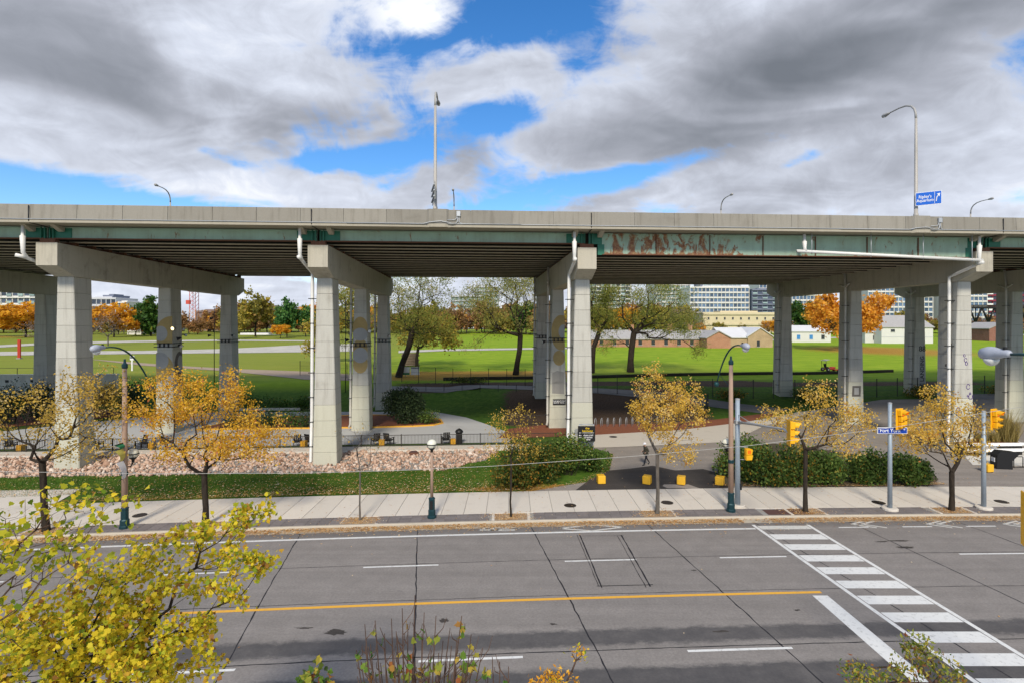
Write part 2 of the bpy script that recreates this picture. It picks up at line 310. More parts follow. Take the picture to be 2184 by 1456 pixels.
leafmat('fallen', [(0.0, (0.24, 0.11, 0.05)), (0.3, (0.52, 0.25, 0.07)), (0.6, (0.68, 0.40, 0.13)), (0.85, (0.76, 0.56, 0.32)), (1.0, (0.80, 0.70, 0.52))], 0.1, 0.8)
leafmat('blade', [(0.0, (0.035, 0.080, 0.010)), (0.5, (0.080, 0.155, 0.018)), (1.0, (0.17, 0.24, 0.045))], 0.3)
leafmat('tall_grass', [(0.0, (0.16, 0.13, 0.04)), (0.6, (0.36, 0.27, 0.08)), (1.0, (0.46, 0.36, 0.14))], 0.3)
leafmat('leaf_shrub', [(0.0, (0.06, 0.10, 0.02)), (0.4, (0.16, 0.21, 0.03)), (0.7, (0.40, 0.34, 0.05)), (1.0, (0.25, 0.08, 0.03))]); leafmat('leaf_shrub_obj', [(0.0, (0.06, 0.13, 0.02)), (0.4, (0.14, 0.24, 0.03)), (0.7, (0.46, 0.36, 0.05)), (1.0, (0.30, 0.09, 0.03))], attr=None)
# stones, brick, walls far off
m, gg, out = newmat('stones'); p = pos(gg)
f = vat(gg, 'tint'); c = gg.ramp(f, [(0.0, (0.15, 0.085, 0.055)), (0.3, (0.42, 0.26, 0.18)), (0.65, (0.58, 0.42, 0.32)), (0.9, (0.66, 0.57, 0.49)), (1.0, (0.32, 0.19, 0.13))])
bsdf(gg, out, c, 0.85, 0, gg.noise(p, 22, 4, 0.6), 0.4, 0.02, 0.2)
def brickmat(name, a, b, mortar, scale=3.0):
    m, gg, out = newmat(name); tcn = gg.n.new('ShaderNodeTexCoord').outputs['Object']
    ox, oy, oz = gg.sep(tcn); v2 = gg.comb(gg.math('ADD', ox, oy), oz, 0.0)
    bt = gg.n.new('ShaderNodeTexBrick'); gg.l.new(v2, bt.inputs['Vector']); bt.inputs['Scale'].default_value = scale
    bt.inputs['Color1'].default_value = (*a, 1); bt.inputs['Color2'].default_value = (*b, 1); bt.inputs['Mortar'].default_value = (*mortar, 1)
    n = gg.noise(tcn, 0.5, 5, 0.6); v = gg.math('MULTIPLY_ADD', n, 0.7, 0.65)
    bsdf(gg, out, gg.mix(1.0, bt.outputs[0], gg.comb(v, v, v), 'MULTIPLY'), 0.9)
brickmat('brick_orange', (0.36, 0.15, 0.085), (0.42, 0.20, 0.11), (0.40, 0.30, 0.22)); brickmat('brick_red', (0.22, 0.085, 0.06), (0.27, 0.11, 0.075), (0.28, 0.2, 0.17))
brickmat('fort_stone', (0.40, 0.29, 0.17), (0.46, 0.34, 0.21), (0.33, 0.25, 0.16), 1.6)
simple('metal_roof', (0.60, 0.60, 0.60), 0.5, var=0.08, scale=0.5); simple('shingle_roof', (0.36, 0.345, 0.33), 0.8, var=0.15, scale=1.2)
simple('white_wall', (0.62, 0.61, 0.58), 0.7, var=0.06, scale=0.5); simple('grey_wall', (0.50, 0.51, 0.54), 0.7, var=0.08, scale=0.4, ov=0.05)
simple('cream_wall', (0.58, 0.50, 0.33), 0.8, var=0.08, scale=0.5); simple('maroon', (0.24, 0.035, 0.06), 0.7); simple('glass_green', (0.27, 0.36, 0.36), 0.25, var=0.1, scale=0.6, ov=0.25)
simple('glass_blue', (0.085, 0.14, 0.23), 0.2, var=0.15, scale=0.3, ov=0.5, spec=0.6); simple('glass_dark', (0.05, 0.065, 0.10), 0.2, var=0.15, scale=0.3, ov=0.5, spec=0.6); simple('slate', (0.16, 0.18, 0.24), 0.6)
simple('mauve_wall', (0.22, 0.16, 0.145), 0.85, var=0.1, scale=0.4); simple('blue_door', (0.05, 0.22, 0.50), 0.5); simple('crane_red', (0.55, 0.08, 0.05), 0.5); simple('crane_orange', (0.62, 0.25, 0.08), 0.5)
simple('graffiti_purple', (0.09, 0.04, 0.22), 0.7); simple('log', (0.20, 0.15, 0.11), 0.9, var=0.3); simple('timber_dark', (0.035, 0.028, 0.02), 0.9)

# ------------------------------------------------------------------ mesh helpers
def link(name, me, mat=None, parent=None, loc=None, rotz=None):
    o = bpy.data.objects.new(name, me); COL.objects.link(o)
    if mat is not None and me is not None and not me.materials:
        for k in (mat if isinstance(mat, (list, tuple)) else [mat]): me.materials.append(MT[k])
    if parent is not None: o.parent = parent
    if loc is not None: o.location = loc
    if rotz is not None: o.rotation_euler = (0, 0, rotz)
    return o
def tag(o, label, cat=None, group=None, kind=None):
    if label: o['label'] = label
    if cat: o['category'] = cat
    if group: o['group'] = group
    if kind: o['kind'] = kind
    return o
def thing(name, label, cat, loc=(0, 0, 0), rotz=0.0, group=None):
    return tag(link(name, None, None, None, loc, rotz), label, cat, group)
class MB:
    def __init__(s): s.v = []; s.f = []; s.m = []; s.cm = 0
    def add(s, vs, fs):
        b = len(s.v); s.v += [tuple(p) for p in vs]
        for f in fs: s.f.append([b + i for i in f]); s.m.append(s.cm)
        return s
    def box(s, c, d, rot=None, ch=0.0):
        """box centred at c with full sizes d; ch = chamfer of all edges"""
        hx, hy, hz = d[0] / 2, d[1] / 2, d[2] / 2
        if ch <= 0:
            vs = [(sx * hx, sy * hy, sz * hz) for sz in (-1, 1) for sy in (-1, 1) for sx in (-1, 1)]
            fs = [(0, 2, 3, 1), (4, 5, 7, 6), (0, 1, 5, 4), (2, 6, 7, 3), (0, 4, 6, 2), (1, 3, 7, 5)]
        else:
            c2 = ch; vs = []
            for (z, i) in ((-hz, c2), (-hz + c2, 0), (hz - c2, 0), (hz, c2)):
                ax, ay = hx - i, hy - i
                k = c2 if i == 0 else 0.0001
                vs += [(ax - k, -ay, z), (ax, -ay + k, z), (ax, ay - k, z), (ax - k, ay, z), (-ax + k, ay, z), (-ax, ay - k, z), (-ax, -ay + k, z), (-ax + k, -ay, z)]
            fs = [tuple(reversed(range(8))), tuple(range(24, 32))]
            for r_ in range(3):
                for j in range(8): a = r_ * 8 + j; b = r_ * 8 + (j + 1) % 8; fs.append((a, b, b + 8, a + 8))
        M = rot if rot is not None else None
        vs = [((M @ Vector(p)) if M else Vector(p)) + Vector(c) for p in vs]
        return s.add(vs, fs)
    def tube(s, pts, rad, n=8, caps=True):
        pts = [Vector(p) for p in pts]; m = len(pts)
        rad = [rad] * m if isinstance(rad, (int, float)) else rad
        up = None; rings = []
        for i in range(m):
            t = (pts[min(i + 1, m - 1)] - pts[max(i - 1, 0)])
            t = t.normalized() if t.length > 1e-9 else Vector((0, 0, 1))
            if up is None:
                up = t.orthogonal().normalized()
            else:
                up = up - t * up.dot(t); up = up.normalized() if up.length > 1e-6 else t.orthogonal().normalized()
            w = t.cross(up)
            rings.append([pts[i] + (up * math.cos(2 * math.pi * j / n) + w * math.sin(2 * math.pi * j / n)) * rad[i] for j in range(n)])
        vs = [p for r in rings for p in r]; fs = []
        for i in range(m - 1):
            for j in range(n): a = i * n + j; b = i * n + (j + 1) % n; fs.append((a, b, b + n, a + n))
        if caps: fs += [tuple(reversed(range(n))), tuple(range((m - 1) * n, m * n))]
        return s.add(vs, fs)
    def lathe(s, c, prof, n=16, axis=None):
        """profile [(r, z)] turned round a vertical axis through c"""
        vs = []
        for r, z in prof:
            for j in range(n):
                a = 2 * math.pi * j / n; p = Vector((r * math.cos(a), r * math.sin(a), z))
                vs.append((axis @ p if axis else p) + Vector(c))
        fs = []; m = len(prof)
        for i in range(m - 1):
            for j in range(n): a = i * n + j; b = i * n + (j + 1) % n; fs.append((a, b, b + n, a + n))
        fs += [tuple(reversed(range(n))), tuple(range((m - 1) * n, m * n))]
        return s.add(vs, fs)
    def prism(s, poly, a, b):
        """extrude a polygon given as 3-D points by vector a->b offsets"""
        n = len(poly); a = Vector(a); b = Vector(b)
        vs = [Vector(p) + a for p in poly] + [Vector(p) + b for p in poly]
        fs = [tuple(reversed(range(n))), tuple(range(n, 2 * n))] + [(i, (i + 1) % n, n + (i + 1) % n, n + i) for i in range(n)]
        return s.add(vs, fs)
    def mesh(s, name='m', smooth=False, fix=True):
        me = bpy.data.meshes.new(name); me.from_pydata(s.v, [], s.f)
        if any(s.m): me.polygons.foreach_set('material_index', s.m)
        if fix:
            bm = bmesh.new(); bm.from_mesh(me); bmesh.ops.recalc_face_normals(bm, faces=bm.faces); bm.to_mesh(me); bm.free()
        if smooth: me.polygons.foreach_set('use_smooth', [True] * len(me.polygons))
        me.update(); return me
    def build(s, name, mat, parent=None, loc=None, rotz=None, smooth=False):
        return link(name, s.mesh(name, smooth), mat, parent, loc, rotz)
def bx(name, mat, parent, c, d, rot=None, ch=0.0): return MB().box(c, d, rot, ch).build(name, mat, parent)
def tb(name, mat, parent, pts, rad, n=10): return MB().tube(pts, rad, n).build(name, mat, parent, smooth=True)
def fastmesh(name, V, faces_n, tint=None):
    """V (k*n,3) numpy: k separate faces of n corners (every n rows one face)"""
    me = bpy.data.meshes.new(name); nv = len(V); k = nv // faces_n
    me.vertices.add(nv); me.vertices.foreach_set('co', np.ascontiguousarray(V, dtype=np.float32).ravel())
    me.loops.add(nv); me.loops.foreach_set('vertex_index', np.arange(nv, dtype=np.int32))
    me.polygons.add(k); me.polygons.foreach_set('loop_start', np.arange(0, nv, faces_n, dtype=np.int32))
    if tint is not None:
        a = me.attributes.new('tint', 'FLOAT', 'FACE'); a.data.foreach_set('value', np.ascontiguousarray(tint, dtype=np.float32))
    me.update(calc_edges=True); return me
def fastmesh_idx(name, V, Fi, tint=None):
    me = bpy.data.meshes.new(name); k, n = Fi.shape
    me.vertices.add(len(V)); me.vertices.foreach_set('co', np.ascontiguousarray(V, dtype=np.float32).ravel())
    me.loops.add(k * n); me.loops.foreach_set('vertex_index', np.ascontiguousarray(Fi, dtype=np.int32).ravel())
    me.polygons.add(k); me.polygons.foreach_set('loop_start', np.arange(0, k * n, n, dtype=np.int32))
    if tint is not None:
        a = me.attributes.new('tint', 'FLOAT', 'FACE'); a.data.foreach_set('value', np.ascontiguousarray(tint, dtype=np.float32))
    me.update(calc_edges=True); return me
def rand_rot(k):
    q = rng.normal(size=(k, 4)); q /= np.linalg.norm(q, axis=1)[:, None]; w, x, y, z = q.T
    return np.stack([np.stack([1 - 2 * (y * y + z * z), 2 * (x * y - z * w), 2 * (x * z + y * w)], 1), np.stack([2 * (x * y + z * w), 1 - 2 * (x * x + z * z), 2 * (y * z - x * w)], 1),
                     np.stack([2 * (x * z - y * w), 2 * (y * z + x * w), 1 - 2 * (x * x + y * y)], 1)], 1)
LEAF4 = np.array([[-0.5, 0, 0], [0.02, -0.34, 0.10], [0.5, 0, -0.04], [0.02, 0.34, 0.10]])
LEAFLONG = np.array([[-0.5, 0, 0], [0.0, -0.13, 0.03], [0.5, 0, -0.10], [0.0, 0.13, 0.03]])
def leaf_cloud(name, P_, size, shape=LEAF4, var=0.35, tint=None, down=None):
    k = len(P_); sc = size * (1 + var * (rng.random(k) - 0.5) * 2)
    Rm = rand_rot(k)
    if down is not None:                                   # leaves that hang: mix the blade axis towards -z
        ax = Rm[:, :, 0] * (1 - down) + np.array([0, 0, -1]) * down; ax /= np.linalg.norm(ax, axis=1)[:, None]
        b = np.cross(ax, Rm[:, :, 1]); b /= np.linalg.norm(b, axis=1)[:, None]; c = np.cross(ax, b); Rm = np.stack([ax, b, c], 2)
    V = np.einsum('kij,nj->kni', Rm, shape) * sc[:, None, None] + P_[:, None, :]
    if tint is None: tint = rng.random(k)
    return fastmesh(name, V.reshape(-1, 3), len(shape), tint)

# ------------------------------------------------------------------ where things are
def P(x, y, Y): return Vector(((x - CX) / F * Y, Y, CH - (y - HY) / F * Y))
_cx = np.array([-26.9, -15.3, -1.55, 15.5, 33.6]); _cy = np.array([31.9, 33.05, 34.3, 35.0, 35.4])
_pf = np.polyfit(_cx, _cy, 2)
def cline(X):
    """back edge of the far pavement (the street bends gently)"""
    Xc = min(max(X, -34.0), 38.0); b = 2 * _pf[0] * Xc + _pf[1]
    return float(np.polyval(_pf, Xc) + b * (X - Xc))
SL = 0.0665
def sstep(t): t = min(max(t, 0.0), 1.0); return t * t * (3 - 2 * t)
def T(X, Y):
    d = cline(X) - Y
    if d > 3.9: return -0.10 + 0.20 * (1 - min(1, (d - 3.9) / 0.6))
    if d > 0: return 0.10
    v = Y - SL * X
    z = 0.13 + 0.27 * sstep(-d / 12.0)
    vs = 65.0 if X < -9 else (54.0 if X > 0 else 54.0 + 11.0 * (-X) / 9.0)
    if X < -22: vs = 67.0
    z += 1.9 * sstep((v - vs) / (74.0 - min(vs, 62.0) + (0 if vs < 60 else 3)))
    if v > 78: z += (min(v, 330.0) - 78.0) * 0.0155
    return z
def GT(x, y):
    """where the sight line through a picture point meets the ground"""
    dx = (x - CX) / F; dz = -(y - HY) / F
    Y = 10.0; step = 0.5
    while Y < 900:
        if CH + dz * Y <= T(dx * Y, Y): break
        Y += step if Y < 120 else 2.0
    a, b = Y - 2.0, Y
    for _ in range(24):
        m_ = (a + b) / 2
        if CH + dz * m_ <= T(dx * m_, m_): b = m_
        else: a = m_
    return Vector((dx * b, b, T(dx * b, b)))
# ------------------------------------------------------------------ lettering (made first, while the scene is empty)
TXT = {}
def prep_text(words):
    obs = []
    for w_ in words:
        cu = bpy.data.curves.new('lettering', 'FONT'); cu.body = w_; cu.size = 1.0; cu.align_x = 'CENTER'; cu.align_y = 'CENTER'; cu.extrude = 0.01; cu.offset = 0.012; cu.resolution_u = 3; cu.space_line = 0.85
        o = bpy.data.objects.new('lettering', cu); COL.objects.link(o); obs.append(o)
    dg = bpy.context.evaluated_depsgraph_get(); dg.update()
    for w_, o in zip(words, obs):
        TXT[w_] = bpy.data.meshes.new_from_object(o.evaluated_get(dg)); TXT[w_].name = 'lettering'
    for o in obs: bpy.data.objects.remove(o, do_unlink=True)
prep_text(['THE LANDING', '88', 'the\nbentway', 'skate trail\nstrachan\ngate', 'Fort York', 'Bl', "Ripley's\nAquarium", 'THE BENTWAY', 'BENTWAY', 'THE BENTWAY\nSKATE TRAIL'])
def text(word, name, mat, parent, origin, right, up, size, thick=0.3):
    """flat raised lettering in the plane (right, up); coordinates local to the parent"""
    r = Vector(right).normalized(); u = Vector(up).normalized(); n = r.cross(u)
    me = TXT[word].copy(); o = link(name, me, None, parent); me.materials.clear(); me.materials.append(MT[mat])
    M = Matrix((r * size, u * size, n * size * thick)).transposed().to_4x4(); M.translation = Vector(origin); o.matrix_local = M
    return o

# ================================================================== GROUND
def spaced(lo, hi, step, far, grow):
    a = list(np.arange(lo, hi + 1e-6, step)); s = step; x = hi
    while x < far: s *= grow; x += s; a.append(x)
    return a
xs = spaced(-76, 80, 1.0, 1600, 1.25); s = 1.0; x = -76.0
while x > -1600: s *= 1.25; x -= s; xs.insert(0, x)
ys = [-60, -20, 0, 8, 12] + spaced(14, 96, 1.0, 2600, 1.07)
nx, ny = len(xs), len(ys)
V = np.array([(x, y, T(x, y)) for y in ys for x in xs])
ii, jj = np.meshgrid(np.arange(nx - 1), np.arange(ny - 1)); a = (jj * nx + ii).ravel()
gme = fastmesh_idx('ground', V, np.stack([a, a + 1, a + nx + 1, a + nx], 1))
def box1(v, a, b, s):            # soft 0..1 window
    return np.clip((v - a) / s, 0, 1) * np.clip((b - v) / s, 0, 1)
gX, gY = V[:, 0], V[:, 1]; gv = gY - SL * gX; gd = np.array([cline(x) for x in gX]) - gY
lushm = np.clip((79 - gv) / 4, 0, 1)
bare = box1(gX, -3, 24, 4) * box1(gv, 52, 73, 4) * 0.95 + box1(gv, 72, 80, 2) * box1(gX, -20, 40, 6) * 0.75 + box1(gX, -60, -3, 3) * box1(gv, 46, 63, 2) * 0.5 + box1(gX, 24, 70, 4) * box1(gv, 70, 77, 2) * 0.7
litter = box1(gd, -2.0, 1, 1.2) * 0.55 + box1(gv, 78, 98, 5) * box1(gX, -24, 16, 6) * 0.82 + box1(gv, 79, 100, 5) * box1(gX, -64, -22, 8) * 0.30 + 0.95 * np.exp(-(((gX - 104) / 26) ** 2 + ((gY - 150) / 28) ** 2)) + box1(gX, -3, 5, 1.5) * box1(gd, -4, 0.5, 1) * 0.3 + np.exp(-(((gX + 250) / 50) ** 2 + ((gY - 232) / 24) ** 2))
dry = box1(gX, -400, -18, 20) * np.clip((gv - 80) / 10, 0, 1) * 0.75 + box1(gX, 5, 40, 8) * box1(gv, 80, 110, 8) * 0.35
for nme, arr in (('lush', lushm), ('bare', bare), ('litter', np.clip(litter, 0, 1)), ('dry', dry)):
    at = gme.attributes.new(nme, 'FLOAT', 'POINT'); at.data.foreach_set('value', arr.astype(np.float32))
gme.polygons.foreach_set('use_smooth', [True] * len(gme.polygons))
tag(link('ground', gme, 'ground'), None, kind='structure')

def drape(name, pxs, mat, off, parent=None, world=None, step=1.5, kind='structure'):
    """a sheet lying on the terrain inside an outline (picture points projected onto the ground, or world XY)"""
    pts = [GT(*p) for p in pxs] if world is None else [Vector((p[0], p[1], 0)) for p in world]
    bm = bmesh.new(); f = bm.faces.new([bm.verts.new((p.x, p.y, 0)) for p in pts])
    bmesh.ops.triangulate(bm, faces=[f])
    x0, x1 = min(p.x for p in pts), max(p.x for p in pts); y0, y1 = min(p.y for p in pts), max(p.y for p in pts)
    st = max(step, (x1 - x0) / 60, (y1 - y0) / 60)
    for (lo, hi, no) in ((x0, x1, (1, 0, 0)), (y0, y1, (0, 1, 0))):
        c = lo + st
        while c < hi:
            bmesh.ops.bisect_plane(bm, geom=bm.verts[:] + bm.edges[:] + bm.faces[:], plane_co=(no[0] * c, no[1] * c, 0), plane_no=no); c += st
    bmesh.ops.remove_doubles(bm, verts=bm.verts[:], dist=0.0005)
    for v in bm.verts: v.co.z = T(v.co.x, v.co.y) + off
    bmesh.ops.recalc_face_normals(bm, faces=bm.faces[:])
    me = bpy.data.meshes.new(name); bm.to_mesh(me); bm.free()
    if me.polygons and me.polygons[0].normal.z < 0: me.flip_normals()
    o = link(name, me, mat, parent)
    if parent is None: tag(o, None, kind=kind)
    return o

# ------------------------------------------------------------------ street
def sheet_d(X0, X1, d0, d1, z, step=1.0, uv=False, skew=0.0):
    n = max(1, int(abs(X1 - X0) / step)); me = MB(); vs = []; fs = []; uvs = []
    for i in range(n + 1):
        X = X0 + (X1 - X0) * i / n
        for d in (d0, d1): vs.append((X + skew * (d - d0), cline(X) - d, z)); uvs.append((X, d))
    for i in range(n): fs.append((2 * i, 2 * i + 1, 2 * i + 3, 2 * i + 2))
    m = bpy.data.meshes.new('sheet'); m.from_pydata(vs, [], fs)
    if uv:
        l = m.uv_layers.new(name='UVMap')
        for lp in m.loops: l.data[lp.index].uv = uvs[lp.vertex_index]
    if m.polygons[0].normal.z < 0: m.flip_normals()
    m.update(); return m
road = tag(link('road', sheet_d(-90, 100, 5.0, 21.5, 0.0, 1.0, True), 'road'), None, kind='structure')
def mark(name, X0, X1, d0, d1, mat='white_paint', z=0.006): return link(name, sheet_d(X0, X1, d0, d1, z), mat, road)
mark('edge_line', -60, 12.85, 6.42, 6.60)
mark('centre_line', -60, 12.45, 13.15, 13.32, 'yellow_paint')
for k in range(-5, 1): mark('lane_dash', -6.6 + 9 * k, -3.3 + 9 * k, 9.86, 9.97)
mark('lane_dash', 2.40, 5.70, 9.86, 9.97); mark('lane_dash', 9.6, 12.75, 9.86, 9.97)
for k in range(-5, 2): mark('lane_dash', -3.0 + 9 * k - (0.2 if k == 1 else 0), 0.35 + 9 * k, 16.78, 16.90)
for k in range(3): mark('bike_dash', 17.35 + 3.45 * k, 18.95 + 3.45 * k, 6.45, 6.56)
for k in range(9): mark('lane_dash', 21.0 + 9 * k, 24.2 + 9 * k, 9.86, 9.97)
# crosswalk, skewed a little to the street
def xl(Y): return 12.95 + 0.080 * (29.15 - Y)
def xr(Y): return 15.90 + 0.062 * (29.15 - Y)
def quad(name, pts, mat, z, parent):
    m = bpy.data.meshes.new(name); m.from_pydata([(p[0], p[1], z) for p in pts], [], [tuple(range(len(pts)))])
    if m.polygons[0].normal.z < 0: m.flip_normals()
    return link(name, m, mat, parent)
for fx in (xl, xr): quad('crosswalk_edge', [(fx(29.0) - 0.09, 29.0), (fx(29.0) + 0.09, 29.0), (fx(14) + 0.09, 14), (fx(14) - 0.09, 14)], 'white_paint', 0.006, road)
for k in range(11):
    ya = 27.70 - 1.252 * k; yb = ya - 0.66
    if yb < 14: break
    quad('crosswalk_stripe', [(xl(ya) + 0.13, ya), (xr(ya) - 0.13, ya), (xr(yb) - 0.13, yb), (xl(yb) + 0.13, yb)], 'white_paint', 0.006, road)
quad('crosswalk_stripe', [(xl(28.9) + 0.13, 28.85), (xr(28.9) - 0.13, 28.9), (xr(28.35) - 0.13, 28.4), (xl(28.35) + 0.13, 28.35)], 'faded_paint', 0.006, road)
quad('stop_bar', [(11.95, 21.45), (12.55, 21.45), (12.72, 14.2), (12.05, 14.2)], 'white_paint', 0.006, road)
# bicycle stencil, diamond and chevrons in the bicycle lane
def stencil(name, polys, mat='faded_paint', z=0.006):
    me = bpy.data.meshes.new(name); vs = []; fs = []
    for p in polys: b = len(vs); vs += [(q[0], q[1], z) for q in p]; fs.append(tuple(range(b, b + len(p))))
    me.from_pydata(vs, [], fs); bm = bmesh.new(); bm.from_mesh(me); bmesh.ops.recalc_face_normals(bm, faces=bm.faces[:])
    for f in bm.faces:
        if f.normal.z < 0: f.normal_flip()
    bm.to_mesh(me); bm.free(); return link(name, me, mat, road)
def gl(x, y): p = (CH) * F / (y - HY); return ((x - CX) / F * p, p)
def bar(a, b, w): 
    a = Vector(a); b = Vector(b); t = (b - a).normalized(); n = Vector((-t.y, t.x)) * w / 2
    return [a + n, b + n, b - n, a - n]
ring = lambda cx, cy, rx, ry, w: [[(cx + rx * math.cos(t), cy + ry * math.sin(t)), (cx + rx * math.cos(t + .55), cy + ry * math.sin(t + .55)), (cx + (rx - w) * math.cos(t + .55), cy + (ry - w * .7) * math.sin(t + .55)), (cx + (rx - w) * math.cos(t), cy + (ry - w * .7) * math.sin(t))] for t in np.arange(0, 6.28, .571)]
c0 = gl(1062, 1127); cy0 = c0[1]
stencil('bicycle_stencil', ring(c0[0] + 0.42, cy0 - 0.14, 0.52, 0.15, .12) + ring(c0[0] + 0.42, cy0 + 0.22, 0.52, 0.15, .12) + [bar((c0[0] - 0.95, cy0 - .15), (c0[0] + .2, cy0 - .12), .12), bar((c0[0] - 0.95, cy0 + .18), (c0[0] + .2, cy0 + .20), .10), bar((c0[0] - .3, cy0 - .2), (c0[0] - .3, cy0 + .28), .2), bar((c0[0] - .75, cy0 - .15), (c0[0] - .75, cy0 + .2), .14)])
a_, b_, c_, d_ = gl(1195, 1126), gl(1260, 1118.5), gl(1330, 1123), gl(1262, 1131)
stencil('diamond_stencil', [bar(a_, b_, .13), bar(b_, c_, .13), bar(c_, d_, .13), bar(d_, a_, .13)])
for px in (1815, 1976, 2140, 2300):
    for o_ in (0, 22): stencil('chevron_stencil', [bar(gl(px + o_, 1117), gl(px + o_ + 30, 1110), .13), bar(gl(px + o_ + 3, 1117), gl(px + o_ + 55, 1124.5), .13)])
# sealed cracks and saw cuts
def crack(name, pts, w, mat='tar', z=0.004, jit=0.05):
    P_ = []
    for (a, b) in zip(pts[:-1], pts[1:]):
        n = max(2, int(math.dist(a, b) / 0.35))
        for i in range(n): t = i / n; P_.append((a[0] + (b[0] - a[0]) * t + random.uniform(-jit, jit), a[1] + (b[1] - a[1]) * t + random.uniform(-jit, jit) * .5))
    P_.append(pts[-1]); vs = []; fs = []
    for i, p in enumerate(P_):
        q = P_[min(i + 1, len(P_) - 1)]; o = P_[max(i - 1, 0)]; t = Vector((q[0] - o[0], q[1] - o[1])).normalized(); ww = w * random.uniform(.55, 1.2) / 2
        vs += [(p[0] - t.y * ww, p[1] + t.x * ww, z), (p[0] + t.y * ww, p[1] - t.x * ww, z)]
    for i in range(len(P_) - 1): fs.append((2 * i, 2 * i + 1, 2 * i + 3, 2 * i + 2))
    m = bpy.data.meshes.new(name); m.from_pydata(vs, [], fs)
    if m.polygons[0].normal.z < 0: m.flip_normals()
    return link(name, m, mat, road)
for X in (-22.6, -16.8, -10.9, -4.95, 1.02, 7.3, 13.2, 18.4, 24.3, 30.0): crack('sealed_crack', [(X, cline(X) - 5.7), (X + 0.17 * 6, cline(X) - 11.9), (X + .17 * 14.5, 13.6)], 0.055, jit=.022)
for dd, w in ((9.72, .035), (12.95, .035), (16.62, .05)): crack('long_crack', [(X, cline(X) - dd) for X in range(-42, 44, 6)], w, jit=.03)
for a, b, w in (((1236, 1139), (1284, 1253), .06), ((1231, 1140), (1277, 1250), .03), ((1325, 1140), (1387, 1250), .07), ((1317, 1142), (1378, 1252), .03), ((1240, 1142), (1330, 1141.5), .03), ((1273, 1249), (1393, 1246), .05)):
    crack('saw_cut', [gl(*a), gl(*b)], w, jit=.012, z=.009)
def stain(x, y, w, h):
    n = 22; pts = []
    for k in range(n):
        a = 2 * math.pi * k / n; r_ = random.uniform(.55, 1.15); pts.append(gl(x + w * r_ * math.cos(a), y + h * r_ * math.sin(a)))
    quad('oil_stain', pts, 'dark_asphalt', .0025, road)
for a in ((716, 1347, 26, 7), (947, 1322, 10, 5), (1915, 1152, 34, 1.6), (1880, 1154, 16, 1.4), (1930, 1166, 22, 2.5), (1540, 1345, 20, 2.5), (1180, 1330, 9, 2), (650, 1338, 22, 2), (1700, 1300, 8, 2), (1480, 1215, 7, 1.4)): stain(*a)
# gutter, kerb, boulevard, pavement
link('gutter', sheet_d(-90, 100, 5.16, 5.72, 0.010), 'kerb', road)
def strip_solid(X0, X1, d0, d1, z0, z1, step=1.0, ch=0.03):
    mb = MB(); n = max(1, int((X1 - X0) / step)); prof = [(d0, z0), (d0, z1 - ch), (d0 + ch, z1), (d1 - ch, z1), (d1, z1 - ch), (d1, z0)]; k = len(prof); vs = []; fs = []
    for i in range(n + 1):
        X = X0 + (X1 - X0) * i / n; c = cline(X); vs += [(X, c - d, z) for d, z in prof]
    for i in range(n):
        for j in range(k): a = i * k + j; b = i * k + (j + 1) % k; fs.append((a, b, b + k, a + k))
    fs += [tuple(range(k)), tuple(range(n * k, n * k + k))]
    return mb.add(vs, fs)
kerb = tag(strip_solid(-90, 100, 4.98, 5.16, -0.2, 0.15).build('kerb', 'kerb'), None, kind='structure')
pav = tag(strip_solid(-90, 100, 0.02, 3.90, -0.2, 0.118, 1.0, 0.0).build('pavement', 'grey_block'), None, kind='structure')
X = -38.0; i = 0
while X < 44:
    w = 1.26; g_ = 0.012; c1, c2 = cline(X + g_), cline(X + w - g_); prof = [(X + g_, c1 - 3.9), (X + w - g_, c2 - 3.9), (X + w - g_, c2), (X + g_, c1)]
    dz = random.uniform(-.002, .003); b = 0.012; cxm = X + w / 2; cym = (c1 + c2) / 2 - 1.95
    top = [(x + (b if x < cxm else -b), y + (b if y < cym else -b), .150 + dz) for x, y in prof]
    low = [(x, y, .150 + dz - b) for x, y in prof]; bot = [(x, y, .120) for x, y in prof]
    MB().add(bot + low + top, [(0, 1, 5, 4), (1, 2, 6, 5), (2, 3, 7, 6), (3, 0, 4, 7), (4, 5, 9, 8), (5, 6, 10, 9), (6, 7, 11, 10), (7, 4, 8, 11), (8, 9, 10, 11)]).build('slab', 'slab', pav)
    X += w; i += 1
boul = tag(strip_solid(-90, 100, 3.90, 4.98, -0.2, 0.128, 1.0, 0.0).build('boulevard', 'grey_block'), None, kind='structure')
PITS = [(x, c) for x, c in ((90, 1108), (436, 1100), (768, 1104), (1090, 1100), (1402, 1096), (1718, 1090), (2030, 1087))]
pitX = [((x - CX) / F * (cline((x - CX) / F * 30) - 4.45)) for x, _ in PITS]
pm = MB().box((0, 0, 0), (0.60, 0.345, 0.05), None, 0.008).mesh('paver')
X = -36.0
while X < 42:
    if min(abs(X + .3 - q) for q in pitX) > 1.15 and not (14.0 < X < 17.2):
        ang = math.atan2(cline(X + .5) - cline(X - .5), 1.0)
        for r_ in range(3): link('paver', pm, 'paver', boul, (X + .3, cline(X + .3) - 4.085 - r_ * .355, .128 + random.uniform(0, .004)), ang)
    X += 0.61
for q in pitX:
    m_ = MB()
    for sx in (-1, 1): m_.box((q + sx * 0.98, cline(q) - 4.44, 0.118), (0.16, 1.06, 0.07), None, .01)
    m_.build('pit_edging', 'slab', boul)
    link('pit_soil', sheet_d(q - .9, q + .9, 3.93, 4.96, .134, .45), 'dirt_path', boul)
link('tactile_plate', sheet_d(14.35, 16.9, 4.05, 4.90, .140, .5), 'tactile', boul)
